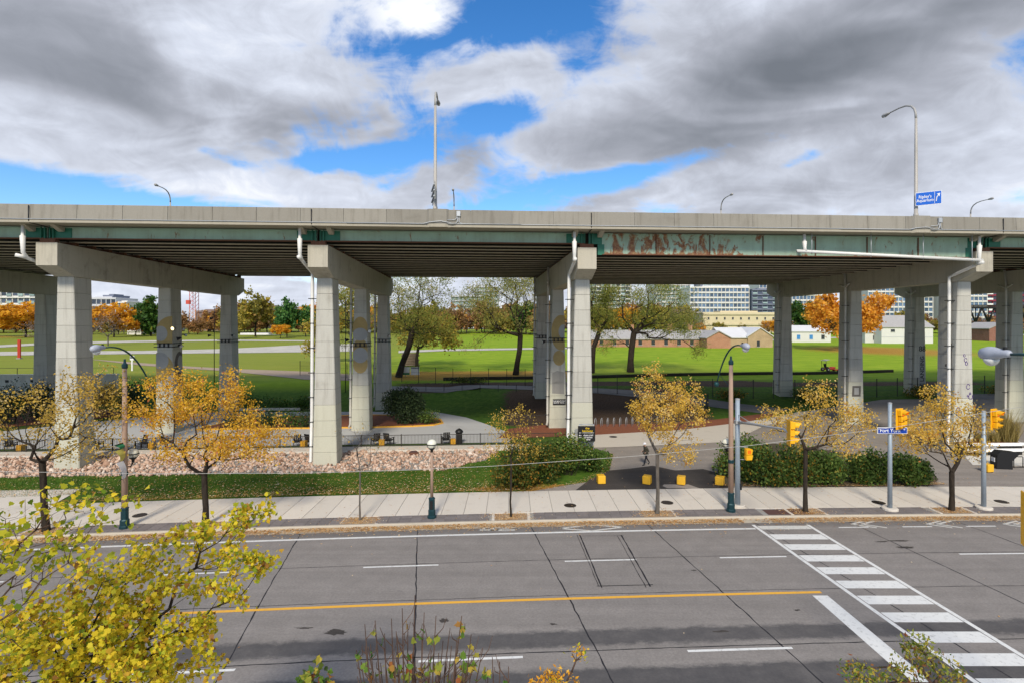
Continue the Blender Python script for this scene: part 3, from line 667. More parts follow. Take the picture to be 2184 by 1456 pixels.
mh = MB().lathe((0, 0, 0), [(0.0, 0.0), (0.34, 0.0), (0.36, .012), (.30, .014), (.28, .010), (0.0, .012)], 20).mesh('cover', True)
for x, y in ((1216, 1077), (1423, 1071), (1874, 1071), (2136, 1069), (298, 1098)):
    p = gl(x, y); yy = 10.65 * F / (y - HY); link('manhole_cover', mh, 'iron', pav, ((x - CX) / F * yy, yy, .153))
p = GT(1308, 932); link('manhole_cover', mh, 'iron', pav, (p.x, p.y, p.z + .062))
# near pavement, below the picture
tag(strip_solid(-90, 100, 21.5, 36, -0.2, 0.15, 2.0).build('near_pavement', 'slab'), None, kind='structure')

# ------------------------------------------------------------------ surfaces under and behind the expressway
drape('plaza', [(1132, 1047), (1255, 1027), (1300, 1003), (1308, 968), (1262, 954), (1262, 927), (1450, 917), (1600, 898), (1700, 880), (1790, 866), (1880, 852), (2000, 850), (2300, 850), (2300, 1036), (1850, 1039), (1500, 1042)], 'plaza', 0.030)
drape('concrete_path', [(1240, 929), (1450, 917), (1600, 898), (1700, 879), (1790, 867), (1700, 888), (1630, 908), (1560, 942), (1420, 949), (1300, 954), (1240, 955)], 'slab', 0.050)
drape('asphalt_patch', [(1228, 1045), (1258, 1022), (1300, 1003), (1345, 999), (1392, 993), (1440, 1003), (1500, 1000), (1545, 1012), (1560, 1041.5), (1400, 1043)], 'dark_asphalt', 0.036)
drape('mulch_bed', [(1062, 934), (1085, 914), (1160, 906), (1262, 905), (1400, 903), (1500, 897), (1640, 880), (1655, 884), (1600, 898), (1450, 917), (1262, 928), (1100, 934)], 'mulch', 0.040)
drape('asphalt_path', [(820, 823), (1000, 821), (1150, 823), (1300, 829), (1420, 837), (1500, 849), (1580, 861), (1690, 873), (1640, 883), (1560, 873), (1480, 862), (1400, 851), (1280, 839), (1150, 832), (1000, 831), (830, 831)], 'path_asphalt', 0.045)
drape('asphalt_path', [(2040, 842), (2300, 834), (2300, 848), (2040, 852)], 'path_asphalt', 0.060)
drape('dirt_path', [(180, 765), (400, 781), (502, 786.5), (680, 793), (760, 799), (770, 812), (650, 809), (560, 799), (480, 791), (300, 779)], 'dirt_path', 0.05)
drape('park_path', [(-90, 753), (0, 750), (300, 748), (480, 744), (560, 740), (650, 735), (770, 733), (770, 749), (660, 751), (480, 753), (300, 754.5), (0, 758), (-90, 761)], 'pale_path', 0.06, step=4)
drape('park_path', [(-90, 742), (0, 736), (100, 731), (300, 726.5), (480, 724.3), (665, 726), (665, 728.6), (480, 727.4), (300, 730), (100, 735.5), (0, 741), (-90, 747)], 'pale_path', 0.08, step=4)
drape('park_path', [(850, 748), (935, 745), (1050, 743.2), (1220, 740.6), (1270, 740), (1270, 743), (1050, 747), (935, 749), (850, 753)], 'pale_path', 0.08, step=4)
drape('park_path', [(1640, 724), (1700, 721), (1800, 718.5), (1800, 721), (1700, 723.6), (1640, 727)], 'pale_path', 0.08, step=4)
drape('park_path', [(2040, 713.5), (2190, 713), (2190, 715.5), (2040, 716)], 'pale_path', 0.08, step=4)
drape('pavement_spur', [(-60, 1052), (0, 1046), (172, 1043), (118, 1073.5), (-60, 1090)], 'slab', 0.035)
drape('skate_trail', [(-120, 958), (300, 957), (740, 948), (1085, 943), (1092, 934), (1078, 920), (1040, 905), (995, 890), (925, 877.5), (830, 877.5), (720, 878), (480, 878), (300, 889), (150, 905), (0, 920), (-120, 932)], 'trail', 0.035)
def bed(px, mat, h=0.10, kerbmat='yellow_paint', off=0.05):
    pts = [GT(*p) for p in px]; bd = drape('planting_bed', px, mat, off + h * .6)
    n = len(pts); k = MB()
    for i in range(n):
        a, b = pts[i], pts[(i + 1) % n]; d_ = (b - a); L = d_.length
        if L < .05: continue
        k.box(((a.x + b.x) / 2, (a.y + b.y) / 2, (a.z + b.z) / 2 + off + h / 2 - .03), (L + .14, .16, h + .10), Matrix.Rotation(math.atan2(d_.y, d_.x), 3, 'Z'), .015)
    k.build('bed_kerb', kerbmat, bd); return bd
bed([(420, 917), (560, 915), (680, 914), (800, 912), (880, 910), (925, 907.5), (944, 903), (940, 896), (915, 890), (860, 887), (800, 886), (650, 889), (520, 893)], 'mulch')
drape('planting_bed', [(-120, 918), (0, 912), (150, 898), (290, 884), (200, 868), (0, 870), (-120, 876)], 'mulch', 0.04)
drape('planting_bed', [(1528, 1037), (1700, 1038.5), (1850, 1038.5), (1990, 1035), (2002, 1022), (1962, 992), (1850, 985), (1780, 962), (1650, 946), (1560, 955), (1532, 985)], 'bed_soil', 0.055)
# kerb wall carrying the railing
def bpt(s_, w_, z=0.0):
    """expressway frame: s along, w across (away from the camera)"""
    return Vector((s_ * UX - w_ * UY, 41.84 + s_ * UY + w_ * UX, z))
TH = math.atan(SL); UX, UY = math.cos(TH), math.sin(TH)
mb = MB()
for s0 in np.arange(-62, 2.0, 4.0):
    c = bpt(s0 + 2, 3.42, 0); mb.box((c.x, c.y, 0.36), (3.985, 1.6, .36), Matrix.Rotation(TH, 3, 'Z'), .02)
tag(mb.build('trail_kerb', 'slab'), None, kind='structure')
# river stones: too many and too small to count
def stone_field(name, n, xr, vr, size, excl=None):
    bmx = bmesh.new(); bmesh.ops.create_icosphere(bmx, subdivisions=1, radius=1.0); bs = np.array([v.co[:] for v in bmx.verts]); fs = np.array([[v.index for v in f.verts] for f in bmx.faces]); bmx.free()
    Xs = rng.uniform(xr[0], xr[1], n); vv = rng.uniform(vr[0], vr[1], n)
    lo = vr[0] + 0.35 * np.sin(Xs * .55) + .25 * np.sin(Xs * 1.7 + 1); keep = (vv > lo) & (np.abs(Xs - xr[1]) > np.abs(rng.normal(0, .8, n))) & ~((Xs > xr[1] - 4) & (vv < vr[0] + (Xs - xr[1] + 4) * .9))
    Xs, vv = Xs[keep], vv[keep]; n = len(Xs); Y_ = vv + SL * Xs
    Z_ = np.array([T(a, b) for a, b in zip(Xs, Y_)])
    sc = size * np.exp(rng.normal(0, .42, (n, 1))) * rng.uniform(.7, 1.25, (n, 3)) * np.array([1, 1, .62]); Rm = rand_rot(n)
    js = bs[None] * sc[:, None, :] * rng.uniform(.85, 1.15, (n, len(bs), 1)); W = np.einsum('kij,knj->kni', Rm, js)
    W += np.stack([Xs, Y_, Z_ + .035 + rng.uniform(0, .06, n)], 1)[:, None, :]
    FI = (fs[None] + (np.arange(n) * len(bs))[:, None, None]).reshape(-1, 3)
    me = fastmesh_idx(name, W.reshape(-1, 3), FI, np.repeat(np.clip(rng.normal(.55, .22, n), 0, 1), len(fs)))
    me.polygons.foreach_set('use_smooth', [True] * len(me.polygons))
    return tag(link(name, me, 'stones'), 'pinkish river stones spread between the lawn strip and the railing', 'stones', kind='stuff')
drape('stone_bed_base', None, 'grey_block', 0.012, world=[(-60, 39.4 - 60 * SL), (-6, 39.4 - 6 * SL), (-2, 41.5), (-1.0, 45.6), (-60, 45.65 - 60 * SL)])
stone_field('river_stones', 8600, (-48, -1.0), (39.0, 45.2), 0.085)
# grass blades and fallen leaves: nobody could count them
def scatter(n, fn):
    out_ = []
    while len(out_) < n:
        p = fn()
        if p is not None: out_.append(p)
    return np.array(out_)
def strip_pt():
    X = random.uniform(-40, 1.0); c = cline(X); hi = 39.15 + SL * X + .35 * math.sin(X * .55) + (max(0, X + 6) * .5); Y = random.uniform(c + .02, hi)
    lim = -26.6 + (Y - 31.9) * .9
    if X < lim and Y < c + 1.6: return None
    return (X, Y, T(X, Y))
Pg = scatter(52000, strip_pt); k = len(Pg); hgt = rng.uniform(.05, .12, k); an = rng.uniform(0, 6.283, k); ln = rng.normal(0, .035, (k, 2))
Vb = np.zeros((k, 3, 3)); dx = np.stack([np.cos(an), np.sin(an)], 1) * .012
Vb[:, 0, :2] = Pg[:, :2] - dx; Vb[:, 1, :2] = Pg[:, :2] + dx; Vb[:, 2, :2] = Pg[:, :2] + ln; Vb[:, :2, 2] = Pg[:, None, 2]; Vb[:, 2, 2] = Pg[:, 2] + hgt
tag(link('grass', fastmesh('grass', Vb.reshape(-1, 3), 3, np.clip(rng.normal(.45, .2, k) + .28 * np.sin(Pg[:, 0] * 1.3 + 2 * np.sin(Pg[:, 1] * 1.1)) * np.sin(Pg[:, 1] * 1.9 + .7 * Pg[:, 0]), 0, 1)), 'blade'), 'mown green grass strip between the pavement and the river stones', 'grass', kind='stuff')
def leaves_on(name, n, fn, size, label, flat=.75, group=None):
    Pl = scatter(n, fn); me = leaf_cloud(name, Pl, size); co = np.zeros(len(me.vertices) * 3, dtype=np.float32); me.vertices.foreach_get('co', co); co = co.reshape(-1, 3)
    base = np.repeat(Pl[:, 2], 4); co[:, 2] = base + .012 + np.abs(co[:, 2] - base) * (1 - flat); me.vertices.foreach_set('co', co.ravel()); me.update()
    return tag(link(name, me, 'fallen'), label, 'fallen leaves', kind='stuff')
def gut():
    X = random.uniform(-34, 36); d = random.uniform(5.17, 5.72) if random.random() < .8 else 5.2 + abs(random.gauss(0, .45)); return (X, cline(X) - d, .012 + random.uniform(0, .05) * (d < 5.7)) if d < 6.5 and not (12.6 < X < 14.2 and random.random() < .85) else None
leaves_on('gutter_leaves', 21000, gut, .105, 'thick band of brown and gold leaves along the gutter', .6)
def pitl():
    q = random.choice(pitX); X = q + random.gauss(0, .62); d = random.uniform(3.95, 4.95) if random.random() < .85 else random.uniform(3.6, 5.1); return (X, cline(X) - d, .14 if d < 5 else .02) if abs(X - q) < 1.7 else None
leaves_on('tree_pit_leaves', 4600, pitl, .10, 'brown leaves heaped in the street tree pits')
def lawnl():
    p = strip_pt(); 
    if p is None: return None
    d = p[1] - cline(p[0]); return (p[0], p[1], p[2] + .085) if random.random() < math.exp(-d * .7) + .09 else None
leaves_on('lawn_leaves', 7500, lawnl, .115, 'gold leaves scattered over the grass strip beside the pavement', .5)
def pavl():
    X = random.uniform(-32, 36); d = random.uniform(0, 5.0); return (X, cline(X) - d, .152)
leaves_on('pavement_leaves', 950, pavl, .085, 'single pale leaves lying on the concrete pavement')
def roadl():
    X = random.uniform(-30, 30); d = 5.7 + abs(random.gauss(0, 1.0)) if random.random() < .8 else random.uniform(6, 20); return (X, cline(X) - d, .004)
leaves_on('road_leaves', 240, roadl, .10, 'few pale leaves blown over the asphalt road')
def plazal():
    x, y = random.uniform(1120, 2180), random.uniform(960, 1046); p = GT(x, y); return (p.x, p.y, p.z + .04)
leaves_on('plaza_leaves', 380, plazal, .09, 'loose leaves lying about on the asphalt plaza')
def stl():
    X = random.uniform(-45, -2); v = random.uniform(39, 45); return (X, v + SL * X, T(X, v + SL * X) + .13)
leaves_on('stone_bed_leaves', 650, stl, .10, 'dry leaves caught among the river stones', .5)
EDG = [GT(*p) for p in ((1000, 1049), (1110, 1046), (1180, 1040), (1250, 1027), (1285, 1008), (1302, 990), (1306, 968))] 
def edg():
    i = random.randrange(len(EDG) - 1); a, b = EDG[i], EDG[i + 1]; t = random.random(); p = a.lerp(b, t); X, Y = p.x + random.gauss(-.1, .22), p.y + random.gauss(.05, .22); return (X, Y, T(X, Y) + .04)
leaves_on('bed_edge_leaves', 900, edg, .10, 'gold leaves drifted along the curved edge of the shrub bed')
BE2 = [GT(*p) for p in ((1530, 1037), (1700, 1038), (1850, 1038), (1960, 1036), (2010, 1033))]
def edg2():
    i = random.randrange(len(BE2) - 1); a, b = BE2[i], BE2[i + 1]; p = a.lerp(b, random.random()); X, Y = p.x + random.gauss(0, .3), p.y + abs(random.gauss(0, .35)); return (X, Y, T(X, Y) + .05)
leaves_on('hedge_edge_leaves', 2200, edg2, .10, 'brown leaves under the green bushes beside the pavement')

# ================================================================== ELEVATED EXPRESSWAY
ROT = Matrix.Rotation(TH, 3, 'Z')
PIER_S = [-53.0, -32.26, -14.0, 5.35, 36.4, 54.2]
ZTOP, ZLIP0, ZLIP1, ZCAP, ZCAPB, ZENDB = 18.70, 17.66, 17.46, 16.36, 14.16, 14.80
def bframe(name, label, cat, s_, w_, z, group=None): return thing(name, label, cat, bpt(s_, w_, z), TH, group)
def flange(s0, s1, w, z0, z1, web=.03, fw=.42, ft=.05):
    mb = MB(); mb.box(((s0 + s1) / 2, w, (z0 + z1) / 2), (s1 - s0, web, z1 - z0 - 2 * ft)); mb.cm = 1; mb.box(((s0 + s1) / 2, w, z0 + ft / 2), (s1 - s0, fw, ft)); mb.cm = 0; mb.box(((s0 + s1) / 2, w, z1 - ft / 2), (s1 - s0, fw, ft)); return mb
deck = bframe('expressway_deck', 'long concrete expressway deck on green steel girders crossing over the park', 'overpass', 0, 0, 0)
# slab with its cantilevered edge: one section swept along the deck
def sweep(prof, s0, s1):
    mb = MB(); mb.prism([(0, w, z) for w, z in prof], (s0, 0, 0), (s1, 0, 0)); return mb
sweep([(-4.10, ZLIP0), (-4.10, ZLIP1 + .02), (-4.02, ZLIP1), (-2.45, ZLIP1 + .06), (-2.2, ZLIP1), (27.2, ZLIP1), (28.9, ZLIP1), (28.9, ZLIP0 + .2), (-3.6, ZLIP0 + .2), (-3.6, ZLIP0)], -95, 118).build('slab_edge', ['lip'], deck)
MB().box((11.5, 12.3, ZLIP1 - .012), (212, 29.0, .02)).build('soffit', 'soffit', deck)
MB().box((11.5, 12.5, ZLIP0 + .26), (213, 32.0, .08)).build('roadway', 'dark_asphalt', deck)
MB().box((11.5, 28.72, (ZTOP + ZLIP0) / 2), (213, .36, ZTOP - ZLIP0)).build('far_parapet', 'parapet', deck)
LAMP_S = [(922 - CX) / F * 37.7, (1940 - CX) / F * 40.2]
LAMP_S = [-5.62, 29.75]
pl = 2.90; pmesh = MB().prism([(0, 0, 0), (0, -.42, 0), (0, -.42, .04), (0, -.38, ZTOP - ZLIP0 - .03), (0, -.35, ZTOP - ZLIP0), (0, -.06, ZTOP - ZLIP0), (0, 0, .3)], (-pl / 2 + .012, 0, 0), (pl / 2 - .012, 0, 0)).mesh('parapet_panel')
s_ = -58.0 + 1.2
while s_ < 66:
    o = link('parapet_panel', pmesh, 'parapet', deck, (s_, -3.68, ZLIP0)); s_ += pl
sweep([(-3.70, ZLIP0), (-4.05, ZLIP0), (-4.00, ZTOP - .06), (-3.74, ZTOP - .06)], -94, 117).build('parapet_core', 'grey_block', deck)
for ls in LAMP_S:
    MB().prism([(-.55, 0, 0), (.95, 0, 0), (.8, -.16, 0), (-.4, -.16, 0)], (0, 0, 0), (0, 0, ZTOP - ZLIP0 + .01)).build('parapet_pilaster', 'parapet', deck, (ls, -4.06, ZLIP0))
    MB().prism([(-.6, 0, 0), (1.0, 0, 0), (.7, -.2, 0), (-.3, -.2, 0)], (0, 0, -.18), (0, 0, .02)).build('pilaster_corbel', 'lip', deck, (ls, -4.08, ZLIP0 - .02))
    jb = bx('junction_box', 'galvanised', deck, (ls + 1.62, -4.16, ZTOP - .30), (.28, .15, .36), None, .02)
    tb('conduit_branch', 'galvanised', deck, [(ls + 1.66, -4.16, ZTOP - .45), (ls + 1.66, -4.16, ZLIP0 + .2), (ls + 1.75, -4.16, ZLIP0 + .09), (ls + 1.95, -4.16, ZLIP0 + .05), (ls + 6, -4.16, ZLIP0 + .05)], .028, 8)
    tb('conduit_branch', 'galvanised', deck, [(ls + 1.56, -4.16, ZTOP - .45), (ls + 1.56, -4.16, ZLIP0 + .22), (ls + 1.44, -4.2, ZLIP0 + .07), (ls + 1.2, -4.24, ZLIP0 + .04), (ls + .9, -4.29, ZLIP0 + .12), (ls + .4, -4.31, ZLIP0 + .2), (ls - .4, -4.29, ZLIP0 + .12), (ls - .8, -4.18, ZLIP0 + .03), (ls - 6, -4.16, ZLIP0 + .03)], .028, 8)
    tb('conduit_branch', 'galvanised', deck, [(ls + 1.5, -4.16, ZTOP - .45), (ls + 1.48, -4.16, ZLIP0 + .42), (ls + 1.36, -4.17, ZLIP0 + .32), (ls + .85, -4.20, ZLIP0 + .31)], .024, 8)
tb('conduit', 'galvanised', deck, [(-95, -4.145, ZLIP0 + .04), (118, -4.145, ZLIP0 + .04)], .026, 8)
# girders span by span
ZG, ZGD = 16.64, 15.86
GW = [-2.35 + 1.82 * k for k in range(17)]
edges = [-94.0] + PIER_S + [117.0]
for i in range(len(edges) - 1):
    a, b = edges[i] + .12, edges[i + 1] - .12; deep = (i == 4); zb = ZGD if deep else ZG
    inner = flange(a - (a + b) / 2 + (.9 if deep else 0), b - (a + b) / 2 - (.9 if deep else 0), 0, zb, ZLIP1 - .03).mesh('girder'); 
    for k, w in enumerate(GW[1:]): link('girder', inner, ['girder_shaded', 'flange_lit'], deck, ((a + b) / 2, w, 0))
    fg = flange(a + (1.05 if deep else 0), b - (1.05 if deep else 0), GW[0], zb, ZLIP1 - .02, .05, .36, .05).build('fascia_girder', ['girder_green', 'rusty'], deck)
    ns = 7 if deep else 0
    for j in range(1, ns): 
        sx = a + 1.0 + (b - a - 2.0) * j / ns; bx('stiffener', 'rusty', fg, (sx, GW[0] - .06, (zb + ZLIP1) / 2), (.05, .10, ZLIP1 - zb - .14))
    bx('flange_rust', 'rusty', fg, ((a + b) / 2, GW[0] - .19, zb + .026), (b - a - (2.2 if deep else .1), .025, .056))
    if deep:                                           # dapped ends of the deeper girder
        for (sa, sb) in ((a, a + 1.04), (b - 1.04, b)):
            bx('end_plate', 'fresh_green', fg, ((sa + sb) / 2, GW[0], (ZG + ZLIP1) / 2 - .01), (sb - sa, .06, ZLIP1 - ZG - .04))
            bx('end_plate', 'fresh_green', fg, ((sa + sb) / 2 + (.45 if sa == a else -.45), GW[0] - .01, (zb + ZG) / 2), (.5, .06, ZG - zb))
for ps in PIER_S[1:]:
    for sgn in (-1, 1):
        if not ((ps == PIER_S[3] and sgn == 1) or (ps == PIER_S[4] and sgn == -1)):
            bx('splice_plate', 'fresh_green', deck, (ps + sgn * .85, GW[0] - .05, (ZG + ZLIP1) / 2), (1.3, .06, ZLIP1 - ZG - .06))
        for k in (0, 1): bx('bearing_stiffener', 'fresh_green', deck, (ps + sgn * (.16 + .24 * k), GW[0] - .16, (ZG + ZLIP1) / 2), (.05, .18, ZLIP1 - ZG - .04))
        MB().prism([(0, -3.5, ZLIP1 + .01), (0, -2.5, ZLIP1 + .01), (0, -2.5, ZLIP1 - .30), (0, -2.65, ZLIP1 - .36)], (ps + sgn * .95 - .17, 0, 0), (ps + sgn * .95 + .17, 0, 0)).build('corbel', 'lip', deck)
    tb('expansion_joint', 'black', deck, [(ps, -4.12, ZTOP - .1), (ps, -4.12, ZLIP0), (ps + .02, -4.06, ZLIP1), (ps + .1, -2.55, ZLIP1 - .05), (ps + .12, -2.45, ZG + .1)], .035, 6)
    for k, w in enumerate(GW): bx('bearing', 'rusty', deck, (ps, w, (ZCAP + ZG) / 2), (1.0, .4, ZG - ZCAP - .004))
# long white drain under the deep span
tb('drain_line', 'pvc', deck, [(20.9, -3.35, 16.15), (35.5, -3.35, 15.58)], .115, 12)
tb('drain_drop', 'pvc', deck, [(21.5, -3.3, 17.4), (21.5, -3.3, 16.9), (21.5, -3.32, 16.85), (21.5, -3.34, 16.4), (21.55, -3.35, 16.14)], [.11, .11, .17, .12, .12], 12)
for sx in (22.0, 26.6, 30.7, 34.6): tb('drain_hanger', 'galvanised', deck, [(sx, -3.42, 17.5), (sx, -3.42, 15.9 - (sx - 22) * .037)], .03, 6)

# ------------------------------------------------------------------ piers
COLW = [0.0, 12.35, 24.85]
ZB = {0: .05, 1: .25, 2: 1.2}
def colsize(t):               # t = 0 at the foot, 1 under the cap: width along the deck, depth across it
    return 1.80 + (1.12 - 1.80) * t, 1.66 + (1.86 - 1.66) * t
def make_pier(i, label):
    ps = PIER_S[i]; t = bframe('concrete_pier', label, 'pier', ps, 0, 0, 'expressway piers')
    hw = .70
    cap = MB().prism([(0, -2.62, ZCAP), (0, -2.62, ZENDB), (0, -.95, ZCAPB), (0, 25.8, ZCAPB), (0, 27.4, ZENDB), (0, 27.4, ZCAP)], (-hw, 0, 0), (hw, 0, 0)).build('pier_cap', 'cap', t)
    cols = []
    for c, w in enumerate(COLW):
        if i in (0,) and c < 2: continue
        base = bpt(ps, w); z0 = T(base.x, base.y) - .25; z1 = ZCAPB; n = 12; Hc = z1 - z0
        wb, db = colsize(0); wt, dt = colsize(1); e = .03
        core = MB(); core.add([(sx * (wb / 2 - e), w + sy * (db / 2 - e), z0) for sx, sy in ((-1, -1), (1, -1), (1, 1), (-1, 1))] + [(sx * (wt / 2 - e), w + sy * (dt / 2 - e), z1) for sx, sy in ((-1, -1), (1, -1), (1, 1), (-1, 1))], [(0, 1, 2, 3), (4, 5, 6, 7), (0, 1, 5, 4), (1, 2, 6, 5), (2, 3, 7, 6), (3, 0, 4, 7)])
        co = core.build('column', 'grey_block', t); cols.append((co, w, z0, z1))
        for k in range(n):
            a, b = k / n, (k + 1) / n; ch = .020; vs = []
            for tt, ins, dz in ((a, ch, .009), (a, 0, ch + .009), (b, 0, -ch - .009), (b, ch, -.009)):
                ww, dd = colsize(tt); z = z0 + Hc * tt + dz; ww -= 2 * ins; dd -= 2 * ins; cc = .05
                vs += [(-ww / 2 + cc, w - dd / 2, z), (ww / 2 - cc, w - dd / 2, z), (ww / 2, w - dd / 2 + cc, z), (ww / 2, w + dd / 2 - cc, z), (ww / 2 - cc, w + dd / 2, z), (-ww / 2 + cc, w + dd / 2, z), (-ww / 2, w + dd / 2 - cc, z), (-ww / 2, w - dd / 2 + cc, z)]
            fs = []
            for r_ in range(3):
                for j in range(8): q = r_ * 8 + j; q2 = r_ * 8 + (j + 1) % 8; fs.append((q, q2, q2 + 8, q + 8))
            fs += [tuple(reversed(range(8))), tuple(range(24, 32))]
            MB().add(vs, fs).build('concrete_course', 'column_paint' if k < (4 if c != 2 else 2) else 'column', co)
    return t, cols
def face_pt(w, z0, z1, side, u, z, out=.006):
    """point on a column face: u across it from its middle"""
    tt = (z - z0) / (z1 - z0); ww, dd = colsize(tt)
    if side == 'front': return (u, w - dd / 2 - out, z)
    if side == 'left': return (-ww / 2 - out, w - u, z)
    return (ww / 2 + out, w + u, z)
def face_frame(w, z0, z1, side, zmid):
    o = Vector(face_pt(w, z0, z1, side, 0, zmid, .008)); r = (Vector(face_pt(w, z0, z1, side, .5, zmid, .008)) - o).normalized(); u = (Vector(face_pt(w, z0, z1, side, 0, zmid + 1, .008)) - o).normalized(); return o, r, u
def decal(name, mat, parent, col, side, outline, out=.006, n=1):
    _, w, z0, z1 = col
    vs = [face_pt(w, z0, z1, side, u, z, out) for u, z in outline]
    me = MB().add(vs, [tuple(range(len(vs)))]); return me.build(name, mat, parent)
def disc(cu, cz, ru, rz, lim, a0=0, a1=2 * math.pi, n=24):
    return [(max(-lim, min(lim, cu + ru * math.cos(a0 + (a1 - a0) * i / n))), cz + rz * math.sin(a0 + (a1 - a0) * i / n)) for i in range(n + (0 if a1 - a0 > 6.2 else 1))]
PL = ['concrete pier at the edge of the lawn behind the pier with the oval mural', 'concrete pier standing in river stones with yellow mural on its middle column',
      'concrete pier beside the skate trail with stacked yellow and white ovals on its middle column', 'concrete pier behind the black wayfinding sign',
      'concrete pier with purple graffiti tags on its bright front column', 'concrete pier with large black lettering on its rear column']
piers = [make_pier(i, PL[i]) for i in range(6)]
def dpipe(t, col, w, first):
    """white downpipe on the left side of one column, with its brackets"""
    _, w, z0, z1 = col; sx = -1.06; ww = w - .55
    if first:
        pts = [(-1.05, -3.25, 17.4), (-1.05, -3.25, 16.75), (-1.05, -3.25, 16.7), (-1.05, -3.22, 15.6), (-1.02, -2.9, 15.25), (-.98, -1.2, 14.75), (-.98, ww, 14.55), (-.98, ww, 14.2), (-1.02, ww, z0 + 4), (-1.10, ww, z0 + .5), (-1.16, ww - .1, z0 + .42)]
        rad = [.10, .10, .17, .12, .12, .12, .12, .125, .125, .125, .13]
        p = tb('downpipe', 'pvc', t, pts, rad, 12); tb('cleanout', 'pvc', p, [(-1.04, -2.95, 15.30), (-1.04, -3.55, 15.42)], .125, 12)
    else:
        pts = [(-.92, ww + .2, ZCAP + .1), (-.92, ww, ZCAPB + .4), (-.95, ww, ZCAPB), (-1.02, ww, z0 + .9), (-1.12, ww - .15, z0 + .55)]
        p = tb('downpipe', 'pvc_old', t, pts, .115, 10)
        tb('pipe_branch', 'pvc_old', p, [(-.94, ww, ZCAPB + .35), (-1.15, ww - .9, ZCAPB + .75)], .08, 8); tb('pipe_branch', 'pvc_old', p, [(-.94, ww, ZCAPB + .35), (-.9, ww + .9, ZCAPB + .75)], .08, 8)
    for k in range(7):
        z = z0 + 1.6 + k * (z1 - z0 - 2.2) / 6.5; tt = (z - z0) / (z1 - z0); ww_, _ = colsize(tt)
        MB().box((-(ww_ / 2 + 1.16) / 2 - .02, ww, z), (1.2 - ww_ / 2 + .12, .30, .05)).build('pipe_bracket', 'black_metal', p)
for i, (t, cols) in enumerate(piers):
    for c_ in cols:
        if i > 1: dpipe(t, c_, c_[1], c_[1] == 0.0)
    if i == 1:
        p = tb('downpipe', 'pvc', t, [(-1.05, -3.25, 17.4), (-1.05, -3.25, 16.75), (-1.05, -3.25, 16.7), (-1.05, -3.22, 15.6), (-1.02, -2.9, 15.25), (-.92, -1.6, 14.95)], [.10, .10, .17, .12, .12, .12], 12); tb('cleanout', 'pvc', p, [(-1.04, -2.95, 15.30), (-1.5, -3.3, 15.42)], .125, 12)
def bar_lights(t, col, z):
    _, w, z0, z1 = col; ww, dd = colsize((z - z0) / (z1 - z0)); m = MB()
    for dz in (-.16, .16): m.box((0, w - dd / 2 - .06, z + dz), (ww + .5, .07, .07)); m.box((ww / 2 + .06, w, z + dz), (.07, dd + .2, .07)); m.box((-ww / 2 - .06, w, z + dz), (.07, dd + .2, .07))
    for sx in (-.4, 0, .4): m.box((sx, w - dd / 2 - .09, z), (.10, .12, .42))
    m.build('light_rail', 'black_metal', t)
def flood(t, p, d, mat='black_metal', lit=False):
    d = Vector(d).normalized(); p = Vector(p); a = d.to_track_quat('Z', 'Y').to_matrix()
    o = MB().lathe(p, [(.05, -.22), (.11, -.15), (.13, 0), (.20, .14), (.19, .16)], 10, a).build('floodlight', mat, t, smooth=True)
    MB().lathe(p + d * .165, [(0, 0), (.17, 0), (.17, .01), (0, .012)], 10, a).build('lens', 'flood_light' if lit else 'lens', o); return o
for i in (1, 2, 3):
    t, cols = piers[i]
    for c_ in cols[1:]: bar_lights(t, c_, 8.75 if i != 3 else 9.2)
# murals and writing on the columns
t, cols = piers[1]; c_ = cols[1]
decal('mural', 'mural_yellow', t, c_, 'front', disc(.72, 10.2, 1.45, 1.3, .72), .006); decal('mural', 'mural_yellow', t, c_, 'front', [(-.72, 8.9), (.72, 8.9), (.72, 10.2), (-.72, 10.2)], .007)
decal('mural', 'mural_yellow', t, c_, 'front', disc(-.72, 6.7, 1.5, 1.35, .78)[:], .006); decal('mural', 'mural_grey', t, c_, 'front', disc(-.35, 9.85, .62, .72, .72), .010); decal('mural', 'mural_grey', t, c_, 'front', disc(-.35, 7.3, .72, .8, .76), .010)
decal('mural', 'mural_dark', t, c_, 'right', disc(.3, 6.6, .9, 1.5, .8), .006); decal('mural', 'mural_grey', t, c_, 'right', disc(.45, 6.9, .5, .85, .8), .010)
flood(t, (.95, c_[1] - 1.1, 10.35), (-.2, -1, -.15), lit=True)
flood(t, (1.4, c_[1] - .9, 8.7), (1, -.4, -.4)); flood(t, (1.3, c_[1] - .9, 9.4), (-1, -.4, -.3)); flood(t, (.9, cols[2][1] - 1.1, 9.4), (1, -.3, -.2))
t, cols = piers[2]; c_ = cols[1]
for (cz, rz, mt, o_) in ((10.4, 1.05, 'mural_yellow', .006), (8.35, 1.0, 'mural_yellow', .006), (6.95, .95, 'mural_yellow', .006), (9.75, .62, 'mural_grey', .010), (7.75, .75, 'mural_grey', .010)):
    decal('mural', mt, t, c_, 'front', disc(0, cz, .72, rz, .7), o_)
for p, d in (((-1.35, c_[1] - .7, 9.2), (-1, -.3, -.2)), ((.9, c_[1] - 1.1, 10.1), (.3, -1, -.2)), ((.8, cols[2][1] - 1.2, 9.3), (.6, -1, -.2))): flood(t, p, d)
t, cols = piers[3]; c_ = cols[1]
decal('mural', 'mural_yellow', t, c_, 'front', disc(.3, 9.9, 1.0, 1.75, .66), .006); decal('mural', 'mural_grey', t, c_, 'front', disc(.55, 10.0, .5, .7, .66), .010); decal('mural', 'mural_yellow', t, c_, 'front', disc(.1, 7.4, .6, .75, .7), .006)
flood(t, (-1.4, c_[1] - .6, 9.0), (-1, -.3, -.2))
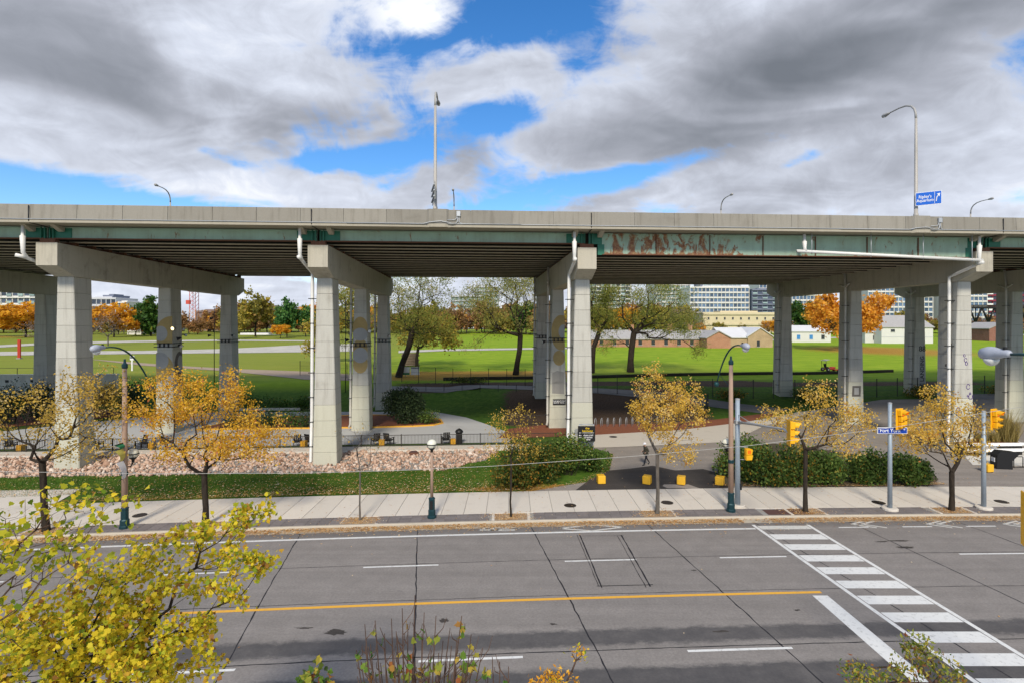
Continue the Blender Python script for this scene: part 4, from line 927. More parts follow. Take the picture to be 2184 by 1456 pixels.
o = bx('notice_panel', 'black', t, (.12, c_[1] - .92, 3.05), (1.28, .03, .56)); text('THE BENTWAY\nSKATE TRAIL', 'lettering', 'white', o, (.1, c_[1] - .94, 3.05), (1, 0, 0), (0, 0, 1), .19)
fo, fr, fu = face_frame(0, cols[0][2], cols[0][3], 'front', 2.45)
m_ = MB()
for k, (a, b) in enumerate(((-.55, .62), (-.62, .5), (-.6, .7), (-.68, .55), (-.62, .3), (-.66, .6), (-.60, -.1))): 
    z = 2.75 - k * .085; y = face_pt(0, cols[0][2], cols[0][3], 'front', 0, z, .01)[1]; m_.box(((a + b) / 2, y, z), (b - a, .008, .035))
m_.build('printed_lines', 'slate', t)
for zz, mm in ((3.9, 'mural_grey'), (4.9, 'mural_dark')):
    decal('weathered_patch', 'grey_block', t, c_, 'front', [(-.6, zz), (.62, zz - .1), (.6, zz + 1.1), (-.1, zz + 1.25), (-.58, zz + 1.0)], .005)
t, cols = piers[4]
m_ = MB()
for (u, z, r, a) in ((.1, 7.9, .12, .4), (.18, 7.6, .10, 2), (.0, 8.25, .08, 1), (.34, 5.75, .15, .3), (.55, 4.95, .17, 1.2), (.5, 5.2, .06, 0), (.3, 5.0, .05, 1), (-.5, 3.9, .16, .2), (-.35, 3.7, .14, 1), (-.55, 3.6, .1, 2)):
    pts = [face_pt(0, cols[0][2], cols[0][3], 'front', u + r * math.cos(a + k * .8), z + 1.4 * r * math.sin(a + k * .8), .015) for k in range(8)]; m_.tube(pts, .022, 4)
m_.build('graffiti', 'graffiti_purple' if 'graffiti_purple' in MT else 'slate', t)
m_ = MB()
for k in range(4):
    pts = [face_pt(0, cols[0][2], cols[0][3], 'front', .12 + .16 * k + .45 * math.sin(.3 + q * .22), 3.35 - .42 * (1 - math.cos(.3 + q * .22)) - q * .07, .012) for q in range(6)]; m_.tube(pts, .028, 4)
m_.build('graffiti', 'black', t)
for c_ in (cols[0],):
    decal('worn_poster', 'mural_dark', t, c_, 'left', [(-.1, 7.3), (.5, 7.3), (.5, 9.2), (.4, 9.2), (.4, 7.6), (-.1, 7.5)], .006); decal('worn_poster', 'mural_grey', t, c_, 'left', [(-.5, 4.6), (.3, 4.6), (.25, 6.4), (-.4, 6.3)], .006)
decal('worn_poster', 'mural_dark', t, cols[1], 'front', [(-.45, 3.3), (.5, 3.3), (.52, 4.4), (-.4, 4.4)], .005); decal('worn_poster', 'mural_grey', t, cols[1], 'front', [(-.2, 3.5), (.3, 3.5), (.3, 4.2), (-.2, 4.2)], .009)
t, cols = piers[5]; c_ = cols[2]
fo, fr, fu = face_frame(c_[1], c_[2], c_[3], 'front', 4.2)
decal('banner_panel', 'mural_grey', t, c_, 'front', [(-.10, 1.9), (.74, 1.9), (.70, 6.5), (-.08, 6.5)], .006)
text('THE LANDING', 'lettering', 'black', t, fo + fr * .30 + fu * .05 + Vector((0, -.02, 0)), fu, -fr, .74, .05)
text('88', 'lettering', 'black', t, Vector(face_pt(c_[1], c_[2], c_[3], 'front', .28, 7.55, .02)), (1, 0, 0), (0, 0, 1), .95, .05)

# ------------------------------------------------------------------ lamps and signs on the deck
def deck_lamp(ls, wl, sgn, label, h=8.2):
    t = thing('expressway_lamp', label, 'street lamp', bpt(ls, wl, ZTOP - .02), TH + (0 if sgn > 0 else math.pi), 'expressway lamps')
    tb('pole', 'bridge_pole', t, [(0, 0, 0), (0, 0, .25), (0, 0, .26), (0, 0, h * .6), (0, 0, h - .9)], [.17, .16, .13, .105, .085], 12)
    tb('arm', 'grey_pole', t, [(0, 0, h - .92), (0, .03, h - .5), (0, .16, h - .12), (0, .45, h + .2), (0, .95, h + .42), (0, 1.6, h + .50), (0, 2.3, h + .50), (0, 2.6, h + .5)], [.085, .08, .075, .07, .065, .055, .05, .05], 10)
    hd = MB(); hd.lathe((0, 2.95, h + .5), [(.05, -.42), (.09, -.34), (.13, -.1), (.16, .12), (.13, .30), (.05, .36)], 12, Matrix.Rotation(-math.pi / 2, 3, 'X')); o = hd.build('lamp_head', 'grey_pole', t, smooth=True)
    MB().lathe((0, 3.05, h + .38), [(0, -.05), (.10, -.02), (.13, .06)], 12).build('lens', 'lens', o, smooth=True)
    return t
deck_lamp(LAMP_S[0], -3.86, 1, 'tall grey expressway lamp with a road sign seen from its edge'); deck_lamp(LAMP_S[1], -3.86, 1, 'tall grey expressway lamp above the blue aquarium sign')
for px, lab in ((361, 'far side expressway lamp above the pier with the yellow mural'), (968, 'far side expressway lamp seen end on above the wall joint box'), (1539, 'far side expressway lamp above the rusty green girder'), (2073, 'far side expressway lamp beside the aquarium sign')):
    D_ = 69.5; sx = (px - CX) / F; ss = sx * (41.84 + 28.6) / (1 - SL * sx) ; deck_lamp(ss + 28.6 * SL, 28.6, -1, lab)
# blue sign, turned towards the traffic
t = bframe('road_sign', "blue sign reading Ripley's Aquarium with a white arrow on the parapet lamp", 'sign', LAMP_S[1] + .40, -4.52, ZTOP + 1.22)
RS = Matrix.Rotation(R(62), 4, 'Z'); 
def local(o, M): o.matrix_local = M @ o.matrix_local
yaw = R(-38); rr = Vector((math.cos(yaw), math.sin(yaw), 0)); nn = Vector((rr.y, -rr.x, 0))
def panel(t, w, h, mat, th=.03): return MB().box((0, 0, 0), (w, th, h), Matrix.Rotation(yaw, 3, 'Z')).build('panel', mat, t)
pn = panel(t, 2.0, 1.02, 'white'); pn.location = nn * .0
p2 = MB().box(tuple(nn * .018), (1.93, .012, .95), Matrix.Rotation(yaw, 3, 'Z')).build('face', 'sign_bright_blue', t)
text("Ripley's\nAquarium", 'lettering', 'white', t, nn * .03 - rr * .27, rr, (0, 0, 1), .33, .05)
MB().box(tuple(nn * .028 + rr * .46), (.025, .01, .9), Matrix.Rotation(yaw, 3, 'Z')).build('divider', 'white', t)
m_ = MB()
for (a, b, w) in (((.58, -.28), (.62, .02), .08), ((.62, .02), (.76, .18), .08)):
    a3 = rr * a[0] + Vector((0, 0, a[1])) + nn * .03; b3 = rr * b[0] + Vector((0, 0, b[1])) + nn * .03; m_.tube([a3, b3], w / 2, 6)
m_.prism([rr * .88 + Vector((0, 0, .32)), rr * .64 + Vector((0, 0, .28)), rr * .82 + Vector((0, 0, .06))], nn * .025, nn * .035); m_.build('arrow', 'white', t); t.scale = (.76, .76, .95)
# sign seen from its edge
t = bframe('road_sign', 'road sign panel seen from the edge on the expressway lamp pole', 'sign', LAMP_S[0] - .18, -4.06, ZTOP + 1.2)
yaw = R(-81); rr = Vector((math.cos(yaw), math.sin(yaw), 0)); nn = Vector((rr.y, -rr.x, 0))
o = MB().box(tuple(-nn * .12 - rr * .4), (2.3, .03, 1.25), Matrix.Rotation(yaw, 3, 'Z')).build('panel', 'grey_pole', t)
MB().box(tuple(-nn * .14 - rr * .4), (2.2, .012, 1.15), Matrix.Rotation(yaw, 3, 'Z')).build('face', 'fresh_green', t)
for dz in (-.4, 0, .4): MB().box(tuple(-nn * .05 - rr * .4 + Vector((0, 0, dz))), (2.2, .08, .06), Matrix.Rotation(yaw, 3, 'Z')).build('bracket', 'galvanised', t)
t = bframe('sign_post', 'pale sign board seen on edge above the far parapet', 'sign', (1092 - CX) / F * 70 + 28.4 * SL, 28.5, ZTOP - .1)
bx('post', 'grey_pole', t, (-.1, 0, 1.0), (.12, .12, 2.0)); bx('panel', 'mauve_wall', t, (.07, 0, 1.05), (.16, 1.4, 1.9))

# ================================================================== STREET FURNITURE
def at_d(px, d):
    X = 0.0
    for _ in range(30): X = (px - CX) / F * (cline(X) - d)
    return Vector((X, cline(X) - d, 0.15))
def globe_part(t, p, side):
    """white globe on a black cup, held out by a bracket"""
    p = Vector(p); b = MB(); b.lathe(p, [(.03, -.46), (.07, -.42), (.08, -.30), (.15, -.24), (.20, -.16)], 14); o = b.build('lamp_cup', 'black_metal', t, smooth=True)
    MB().lathe(p, [(.16, -.2), (.24, -.1), (.27, .03), (.25, .14), (.18, .23), (.08, .28), (.02, .29)], 18).build('globe', 'globe', o, smooth=True)
    m_ = MB(); m_.lathe(p, [(.275, -.01), (.285, .0), (.285, .03), (.275, .04)], 18); 
    for a in (.5, 2.1, 3.7, 5.3): m_.tube([p + Vector((.2 * math.cos(a), .2 * math.sin(a), -.17)), p + Vector((.275 * math.cos(a), .275 * math.sin(a), -.06)), p + Vector((.28 * math.cos(a), .28 * math.sin(a), .02))], .012, 5)
    m_.build('cage', 'black_metal', o)
    return o
def tall_lamp(loc, rot, label, z0=0.0, hh=1.0, globe=True):
    t = thing('street_lamp', label, 'street lamp', loc, rot, 'tall street lamps')
    m_ = MB(); m_.lathe((0, 0, 0), [(.26, 0), (.26, .12), (.22, .16), (.22, .42), (.18, .48), (.18, .98), (.20, 1.0), (.20, 1.04), (.16, 1.08)], 8); m_.build('base', 'teal_iron', t)
    tb('pole', 'clay_pole', t, [(0, 0, 1.05), (0, 0, 4.5), (0, 0, 8.35 * hh)], [.15, .13, .105], 12)
    m_ = MB(); m_.lathe((0, 0, 8.33 * hh), [(.13, 0), (.14, .03), (.14, .20), (.10, .23), (.06, .3), (.05, .48)], 10); m_.build('collar', 'teal_iron', t)
    H_ = hh; arc = []
    for k in range(13):
        a = k / 12; arc.append((0, 2.15 - 3.55 * a + .25 * math.sin(a * math.pi), (7.05 + 2.42 * math.sin(a * math.pi * .54)) * H_))
    ar = tb('arm', 'teal_arm', t, arc, [.035 + .012 * math.sin(k / 12 * 3.1) for k in range(13)], 8)
    MB().lathe((0, 2.17, 6.98 * H_), [(.02, -.17), (.11, -.12), (.16, 0), (.11, .12), (.02, .17)], 12).build('counterweight', 'teal_arm', ar, smooth=True)
    tb('stay', 'teal_arm', t, [(0, .05, 7.0 * H_), (0, 1.75, 7.62 * H_)], .016, 6)
    e = Vector(arc[-1]); dirv = (e - Vector(arc[-2])).normalized()
    hd = MB(); hd.lathe(e + dirv * .42 + Vector((0, 0, .02)), [(.05, -.46), (.09, -.40), (.11, -.2), (.17, 0), (.19, .14), (.15, .34), (.06, .44)], 14, dirv.to_track_quat('Z', 'Y').to_matrix()); o = hd.build('lamp_head', 'lamp_grey', t, smooth=True)
    MB().lathe(e + dirv * .52 + Vector((0, 0, -.17)), [(.02, -.13), (.10, -.10), (.16, -.02), (.17, .05)], 14).build('lens', 'lens', o, smooth=True)
    MB().lathe(e + dirv * .12 + Vector((0, 0, .12)), [(.05, 0), (.05, .07), (.0, .075)], 8).build('photocell', 'black', o)
    if globe:
        tb('bracket', 'black_metal', t, [(0, .1, 3.15), (0, .45, 3.1), (0, .62, 3.25)], .03, 6); globe_part(t, (0, .62, 3.72), 1)
        MB().lathe((0, 0, 2.75), [(.155, 0), (.165, .02), (.165, .18), (.155, .2)], 12).build('clamp', 'teal_iron', t)
    return t
tall_lamp(at_d(266, 4.45), 0, 'tall clay coloured street lamp with a hanging banner beside the golden tree')
tall_lamp(at_d(1559, 4.30), 0, 'tall clay coloured street lamp next to the blue grey signal mast by the crosswalk')
tall_lamp((12.55, 12.2, 0.15), math.pi, 'tall street lamp on the near pavement with its grey head reaching over the road', 0, 1.045)
p = at_d(266, 4.45)
t = thing('banner', 'faded green and white banner hanging from the clay street lamp', 'banner', (p.x, p.y, 0))
tb('rod', 'black_metal', t, [(0, -.1, 4.62), (.02, -.75, 4.62)], .02, 6); tb('rod', 'black_metal', t, [(0, -.1, 2.75), (.05, -.45, 2.75)], .02, 6)
def ribbon(za, zb, mat, ya, yb, xa, xb):
    m_ = MB(); n = 8
    for k in range(n):
        def pt(a, y): f = (a); return (xa + (xb - xa) * f + .10 * math.sin(f * 3.4), y * (1 - .55 * f), za + (zb - za) * f)
        a, b = k / n, (k + 1) / n; q = [pt(a, ya), pt(a, yb), pt(b, yb), pt(b, ya)]; m_.add(q + [(v[0] + .006, v[1], v[2]) for v in q], [(0, 1, 2, 3), (7, 6, 5, 4), (0, 4, 5, 1), (2, 6, 7, 3), (1, 5, 6, 2), (0, 3, 7, 4)])
    return m_.build('cloth', mat, t)
ribbon(4.60, 4.32, 'banner_green', -.15, -.72, -.02, .0); ribbon(4.318, 3.7, 'banner_yellow', -.15, -.72, .0, .03); ribbon(3.698, 2.78, 'banner_white', -.15, -.66, .03, .12)
# short globe lamp
t = thing('globe_lamp', 'short lamp post with a white globe on a blue green cast base', 'street lamp', at_d(921, 4.35))
MB().lathe((0, 0, 0), [(.25, 0), (.25, .1), (.20, .14), (.20, .42), (.17, .46), (.17, 1.02), (.19, 1.05), (.17, 1.10), (.10, 1.14)], 8).build('base', 'teal_iron', t)
tb('pole', 'clay_pole', t, [(0, 0, 1.1), (0, 0, 3.62)], [.085, .07], 12); bx('hatch', 'black', t, (0, -.165, .74), (.15, .03, .46)); globe_part(t, (0, 0, 4.02), 0)

def signal_head(t, o, yaw, lit=True, arm=None, sections=3, name='signal_head', scale=1.0):
    """three-lens head on a yellow backboard; faces -y turned by yaw"""
    M = Matrix.Translation(o) @ Matrix.Rotation(yaw, 4, 'Z') @ Matrix.Scale(scale, 4); 
    h = MB(); h.box((0, .03, 0), (.62, .03, 1.20), None, .012); 
    zs = [.36, .0, -.34]
    for k, z in enumerate(zs): h.box((0, -.10, z), (.40 if k == 0 else .30, .22, .35 if k == 0 else .31), None, .03)
    ob = h.build(name, 'signal_yellow', t); ob.matrix_local = M
    for k, z in enumerate(zs):
        r = .155 if k == 0 else .115; v = MB(); n = 12; L = .30 if k == 0 else .24
        ring = [(r * math.cos(R(-30) + R(240) * j / n), r * math.sin(R(-30) + R(240) * j / n)) for j in range(n + 1)]
        vs = [(x, -.21, z + y) for x, y in ring] + [(x * .96, -.21 - L * (.55 + .45 * max(0, y / r)), z + y * .98 - .02) for x, y in ring] + [(x * .93, -.21, z + y * .93) for x, y in ring] + [(x * .90, -.21 - L * (.55 + .45 * max(0, y / r)), z + y * .91 - .02) for x, y in ring]; fs = []; q = n + 1
        for j in range(n): fs += [(j, j + 1, q + j + 1, q + j), (2 * q + j + 1, 2 * q + j, 3 * q + j, 3 * q + j + 1), (q + j, q + j + 1, 3 * q + j + 1, 3 * q + j)]
        v.add(vs, fs); v.build('visor', 'signal_yellow', ob)
        MB().lathe((0, -.213, z), [(0, .0), (r * .92, 0), (r * .6, -.03), (0, -.045)], 14, Matrix.Rotation(math.pi / 2, 3, 'X')).build('lens', 'red_light' if (k == 0 and lit) else 'black', ob, smooth=True)
    return ob
def steel_pole(t, h, r0, r1, mat='pole_blue'):
    tb('pole', mat, t, [(0, 0, .1), (0, 0, h)], [r0, r1], 14); MB().lathe((0, 0, 0), [(.42, 0), (.42, .10), (.38, .13), (.1, .13)], 16).build('footing', 'slab', t)
    MB().lathe((0, 0, h), [(r1 * 1.1, -.02), (r1 * 1.1, .03), (.01, .06)], 12).build('pole_cap', 'galvanised', t)
# mast with the long arm
t = thing('signal_mast', 'blue grey signal mast with a long arm over the road', 'traffic light', at_d(1573, 3.45))
steel_pole(t, 6.25, .155, .125)
tb('mast_arm', 'galvanised', t, [(0, -.05, 4.92), (-.05, -2.0, 5.18), (-.08, -4.2, 5.42), (-.12, -5.6, 5.60), (-.15, -6.1, 5.52)], [.08, .07, .06, .055, .05], 10)
tb('arm_brace', 'galvanised', t, [(0, -.08, 5.35), (-.05, -2.0, 5.20)], .02, 6); bx('arm_clamp', 'galvanised', t, (0, -.02, 4.92), (.34, .34, .22), None, .03)
signal_head(t, (-.18, -6.25, 5.55), R(78), True)
ph = MB(); ph.box((.52, -.15, 3.25), (.30, .22, .33), None, .03); ph.box((.52, -.15, 2.93), (.30, .22, .31), None, .03); o = ph.build('pedestrian_signal', 'signal_yellow', t)
for z in (3.27, 2.95):
    v = MB(); v.prism([(.30, -.27, z + .15), (.67, -.27, z + .15), (.62, -.27, z - .12), (.30, -.27, z - .14)], (0, 0, 0), (.04, -.16, -.03)); v.build('visor', 'signal_yellow', o)
bx('lens', 'orange_light', o, (.51, -.435, 3.26), (.20, .01, .2)); tb('bracket', 'galvanised', o, [(.1, 0, 3.48), (.55, -.12, 3.48)], .025, 6); tb('bracket', 'galvanised', o, [(.1, 0, 2.74), (.55, -.12, 2.74)], .025, 6)
bx('push_button', 'black', t, (.16, -.05, 1.15), (.10, .14, .36), None, .01)
# pole with the street name
t = thing('signal_pole', 'signal pole carrying the blue Fort York street sign', 'traffic light', at_d(1898, 4.30))
steel_pole(t, 6.10, .125, .10); signal_head(t, (.36, -.30, 5.25), R(22), True); tb('bracket', 'galvanised', t, [(0, 0, 5.5), (.36, -.2, 5.5)], .03, 6); tb('bracket', 'galvanised', t, [(0, 0, 5.0), (.36, -.2, 5.0)], .03, 6)
bx('second_head', 'signal_yellow', t, (.85, .1, 5.15), (.22, .36, .5), None, .03)
sg = bx('street_sign', 'white', t, (.02, -.16, 4.57), (1.70, .03, .36)); bx('face', 'sign_blue', sg, (.02, -.182, 4.57), (1.64, .016, .30)); text('Fort York', 'lettering', 'white', sg, (-.12, -.195, 4.57), (1, 0, 0), (0, 0, 1), .29, .05); text('Bl', 'lettering', 'white', sg, (.69, -.195, 4.64), (1, 0, 0), (0, 0, 1), .12, .05)
t = thing('signal_pole', 'signal pole with a red light beside the striped planter', 'traffic light', at_d(2098, 4.20))
steel_pole(t, 5.6, .125, .10); signal_head(t, (.34, -.30, 5.20), R(24), True); tb('bracket', 'galvanised', t, [(0, 0, 5.4), (.34, -.2, 5.4)], .03, 6)
# signal on the near side, its mast outside the picture
t = thing('signal_mast', 'near side signal mast with a yellow backboard at the kerb', 'traffic light', (13.9, 10.6, .15))
steel_pole(t, 6.9, .16, .13); tb('mast_arm', 'galvanised', t, [(0, 0, 6.5), (-1.2, .4, 6.62), (-2.6, .85, 6.60)], [.07, .06, .05], 10); signal_head(t, (-2.84, .95, 6.42), R(62), False, scale=.98)
# overhead cable and the pole that holds its far end
cp = [(-185, 1001), (0, 1004.5), (300, 1009), (640, 1008), (850, 1002), (1050, 993), (1350, 972), (1600, 949), (1900, 911), (2184, 866), (2268, 851)]
t = tag(tb('overhead_cable', 'grey_pole', None, [P(x, y, 12.2) for x, y in cp], .006, 6), 'thin pale cable strung low across the whole street', 'cable')
t = thing('utility_pole', 'plain utility pole holding the end of the overhead cable', 'pole', (-13.55, 12.2, .15)); tb('shaft', 'bark_grey', t, [(0, 0, 0), (0, 0, 8.2)], [.14, .11], 10); bx('cable_clamp', 'galvanised', t, (.1, 0, 7.36), (.12, .1, .16))

# ================================================================== UNDER THE EXPRESSWAY
# railing along the trail
t = bframe('railing', 'long dark steel railing in front of the skate trail', 'fence', 0, 4.05, 0)
L0, L1 = -62.0, 4.2
for z in (.62, 1.48): MB().box(((L0 + L1) / 2, 0, z), (L1 - L0, .045, .045)).build('rail', 'fence_metal', t)
for s0 in np.arange(L0, L1 + .1, 3.31): MB().box((s0, 0, .95), (.08, .08, 1.2)).build('post', 'fence_metal', t)
pk = MB()
for s0 in np.arange(L0 + .11, L1, .118): pk.box((s0, 0, 1.05), (.020, .020, .84))
pk.build('pickets', 'fence_metal', t)['kind'] = 'stuff'
t = bframe('railing', 'short dark railing beside the middle column behind the bike racks', 'fence', 0, 13.6, .35)
for z in (.15, 1.02): MB().box((2.6, 0, z), (4.6, .045, .045)).build('rail', 'fence_metal', t)
for s0 in (.3, 2.6, 4.9): MB().box((s0, 0, .5), (.07, .07, 1.1)).build('post', 'fence_metal', t)
pk = MB()
for s0 in np.arange(.42, 4.9, .118): pk.box((s0, 0, .58), (.02, .02, .86))
pk.build('pickets', 'fence_metal', t)['kind'] = 'stuff'
# chairs and yellow side tables along the trail
def chair(loc, rot, label):
    t = thing('park_chair', label, 'chair', loc, rot, 'dark chairs along the railing')
    MB().box((0, -.05, .40), (.62, .56, .05), Matrix.Rotation(R(-8), 3, 'X')).build('seat', 'black_metal', t)
    for k in range(4): MB().box((-.22 + .147 * k, .30, .72), (.12, .03, .72), Matrix.Rotation(R(-14), 3, 'X')).build('back_slat', 'black_metal', t)
    for sx in (-1, 1):
        MB().box((sx * .33, -.30, .30), (.05, .07, .60)).build('leg', 'black_metal', t); MB().box((sx * .33, .26, .26), (.05, .07, .52)).build('leg', 'black_metal', t); MB().box((sx * .33, -.02, .62), (.09, .76, .035)).build('armrest', 'black_metal', t)
def side_table(loc, rot, label):
    t = thing('side_table', label, 'table', loc, rot, 'yellow side tables along the railing')
    MB().box((0, 0, .27), (.44, .44, .50), None, .02).build('body', 'chair_yellow', t)
    for k in range(4): MB().box((-.165 + .11 * k, -.228, .27), (.075, .02, .46)).build('slat', 'chair_yellow', t)
def on_trail(px, w): sx = (px - CX) / F; ss = sx * (41.84 + w) / (1 - SL * sx); pnt = bpt(ss + w * SL, w); return Vector((pnt.x, pnt.y, T(pnt.x, pnt.y) + .04))
for px, r_, lab in ((20, 25, 'dark park chair at the left side of the outermost yellow table'), (205, -20, 'lone dark park chair in the shade right of the stone bed pier'), (300, 160, 'dark park chair left of the yellow table behind the banner lamp'), (352, -25, 'dark park chair right of the yellow table behind the amber tree'), (634, 20, 'dark park chair left of the yellow table near the downpipe'), (660, -25, 'dark park chair touching the white downpipe'),
                    (801, 30, 'dark park chair left of the yellow table in open view right of the pier'), (828, -20, 'dark park chair right of the yellow table in open view behind the rusty lid'), (951, 15, 'dark park chair sharing its yellow table with the litter bin')): chair(on_trail(px, 5.15), R(r_ + 180), lab)
for px, lab in ((42, 'yellow cube table at the outer end of the railing'), (323, 'yellow cube table behind the lamp with the banner'), (647, 'yellow cube table between two chairs near the downpipe'), (814, 'yellow cube table between two chairs behind the rusty lid'), (966, 'yellow cube table beside the black litter bin')): side_table(on_trail(px, 4.75), R(random.uniform(-12, 12)), lab)
t = thing('litter_bin', 'black domed litter bin beside a yellow table on the trail', 'bin', on_trail(979, 5.2))
MB().box((0, 0, .5), (.52, .52, .96), None, .04).build('body', 'black_metal', t); MB().lathe((0, 0, .98), [(.36, 0), (.36, .06), (.28, .2), (.12, .3), (.04, .34), (.0, .36)], 12).build('hood', 'black_metal', t, smooth=True)
t = thing('rusty_drum', 'rust brown utility lid lying among the river stones', 'lid', GT(882, 970) + Vector((0, 0, .05)))
MB().lathe((0, 0, 0), [(.38, 0), (.40, .12), (.36, .2), (.30, .22), (0, .23)], 14).build('body', 'rusty', t)
MB().lathe((0, 0, .2), [(.30, 0), (.30, .06), (.0, .07)], 12).build('cover', 'tactile', t)
# yellow blocks at the entrance
for px, py, r_, lab in ((1282, 1031, 4, 'yellow block on the dark asphalt nearest the shrub bed'), (1380, 1032, -28, 'yellow block on the dark asphalt just left of the slim golden tree'), (1453, 1033, -24, 'yellow block on the asphalt between the golden tree and the street lamp'), (1535, 1034, -32, 'yellow block right beside the street lamp and green bushes'), (2106, 1006, 10, 'small yellow block near the striped planter')):
    t = thing('yellow_block', lab, 'bollard', GT(px, py) + Vector((0, 0, .03)), R(r_), 'yellow concrete blocks'); MB().box((0, 0, .30), (.52, .52, .54), None, .035).build('block', 'block_yellow', t); MB().box((0, 0, .02), (.44, .44, .05)).build('foot', 'black', t)
# wayfinding sign
p = P(1251, 985, 40.6); p.z = T(p.x, p.y)
t = thing('wayfinding_sign', 'black wayfinding sign with yellow and white lettering in front of a pier', 'sign', p, TH * .4)
bx('panel', 'black', t, (0, 0, 2.28), (1.30, .10, 1.16), None, .02)
for sx in (-.52, .55): tb('post', 'galvanised', t, [(sx, .14, 0), (sx, .14, 2.95)], .045, 8)
tb('frame_bar', 'galvanised', t, [(-.52, .14, 2.95), (.55, .14, 2.95)], .035, 8)
text('the\nbentway', 'lettering', 'sign_yellow', t, (.06, -.06, 2.60), (1, 0, 0), (0, 0, 1), .235, .03); text('skate trail\nstrachan\ngate', 'lettering', 'white', t, (.12, -.06, 2.02), (1, 0, 0), (0, 0, 1), .185, .03)
m_ = MB(); m_.box((.12, -.055, 2.36), (.84, .012, .025)); m_.box((-.5, -.055, 2.36), (.16, .012, .03))
for z in (2.17, 2.03): m_.box((-.48, -.055, z), (.16, .012, .03)); m_.prism([(-.60, -.05, z), (-.52, -.05, z + .05), (-.52, -.05, z - .05)], (0, 0, 0), (0, -.012, 0))
m_.build('arrows', 'white', t)
# hoop racks
for k in range(12):
    q = GT(1270 + 13.2 * k, 909.5 - .35 * k); t = thing('bike_rack', 'galvanised hoop rack in a row along the red mulch', 'bike rack', q + Vector((0, 0, .02)), R(68), 'hoop racks on the mulch')
    tb('hoop', 'galvanised', t, [(-.36, 0, 0), (-.36, 0, .62), (-.30, 0, .76), (-.15, 0, .84), (.15, 0, .84), (.30, 0, .76), (.36, 0, .62), (.36, 0, 0)], .032, 8)
    for sx in (-.36, .36): MB().lathe((sx, 0, 0), [(.07, 0), (.07, .015), (.03, .02)], 8).build('foot_plate', 'galvanised', t)
# leaning black screen
q = GT(1508, 886); t = thing('mesh_screen', 'black mesh screen propped between two posts beside the path', 'screen', q, R(60))
MB().add([(-1.2, 0, .05), (1.2, .2, .5), (1.3, .15, 2.3), (-.4, .05, 1.5), (-1.2, .05, 1.0)] + [(-1.2, .03, .05), (1.2, .23, .5), (1.3, .18, 2.3), (-.4, .08, 1.5), (-1.2, .08, 1.0)], [(0, 1, 2, 3, 4), (9, 8, 7, 6, 5), (0, 5, 6, 1), (1, 6, 7, 2), (2, 7, 8, 3), (3, 8, 9, 4), (4, 9, 5, 0)]).build('cloth', 'black', t)
for sx, h_ in ((-1.2, 1.1), (1.3, 2.4)): tb('post', 'black_metal', t, [(sx, .12, 0), (sx, .12, h_)], .04, 6)
# planter with white beams
drape('concrete_pad', [(2052, 968), (2320, 962), (2320, 996), (2075, 992)], 'pale_wall', 0.05)
p = P(2045, 968, 42.9); p.z = T(p.x, p.y)
t = thing('striped_planter', 'long black planter bench with two white beams and raised lettering', 'planter', (p.x, 42.9, p.z), R(2))
MB().box((2.6, .5, .50), (5.1, 1.2, .96), None, .02).build('body', 'planter_wood', t)
for z, y in ((.92, -.17), (.48, -.22)): MB().box((2.5, y, z), (5.0, .18, .24), None, .02).build('beam', 'white', t); 
for z in (.92, .48): MB().box((5.18, .3, z), (.16, .9, .22), None, .02).build('end_beam', 'white', t)
text('BENTWAY', 'lettering', 'white', t, (2.6, -.12, .70), (1, 0, 0), (0, 0, 1), .22, .03); MB().box((2.6, .5, .99), (4.9, 1.05, .05)).build('soil', 'mulch', t)
q = GT(2136, 998); t = thing('angular_bin', 'black angular recycling bin in front of the striped planter', 'bin', q + Vector((0, 0, .04)), R(-8))
MB().prism([(-.55, 0, 0), (.5, 0, 0), (.5, 0, .62), (.95, 0, 1.12), (.85, 0, 1.2), (-.25, 0, 1.3), (-.5, 0, 1.0)], (0, -.35, 0), (0, .35, 0)).build('body', 'black', t); MB().box((-.56, 0, .62), (.03, .34, .30)).build('label_plate', 'white', t)
for k in range(3):
    q = GT(2172 + 24 * k, 997); t = thing('hoop_rail', 'black hoop rail beside the angular bin', 'bike rack', q + Vector((0, 0, .03)), R(4), 'black hoops by the bin')
    tb('hoop', 'black_metal', t, [(-.36, 0, 0), (-.36, 0, .74), (-.30, 0, .80), (.30, 0, .80), (.36, 0, .74), (.36, 0, 0)], .03, 8); MB().box((0, 0, .02), (.8, .08, .03)).build('foot_bar', 'black_metal', t)
# masts with floodlights
def light_mast(px, Y, h, lamps, label):
    X = (px - CX) / F * Y; t = thing('light_mast', label, 'light mast', (X, Y, T(X, Y)), 0, 'thin floodlight masts'); tb('mast', 'black_metal', t, [(0, 0, 0), (0, 0, h)], [.06, .035], 8)
    for z, sx in lamps: tb('outrigger', 'black_metal', t, [(0, 0, z), (sx * .5, -.05, z)], .03, 6); flood(t, (sx * .62, -.08, z + .02), (sx, -.35, -.12))
light_mast(195, 74, 12.4, [(9.4, 1)], 'thin black mast with one floodlight in front of the orange trees'); light_mast(386, 73, 11.8, [(8.4, .5), (7.6, 1)], 'thin black mast with two floodlights beside the crane')
light_mast(457, 73, 11.5, [(8.3, -1), (7.6, -1), (9.9, -.6)], 'thin black mast with three floodlights beside the rear column'); light_mast(737, 73, 12.8, [(9.8, 1), (8.0, 1)], 'thin black mast with two floodlights behind the white downpipe')
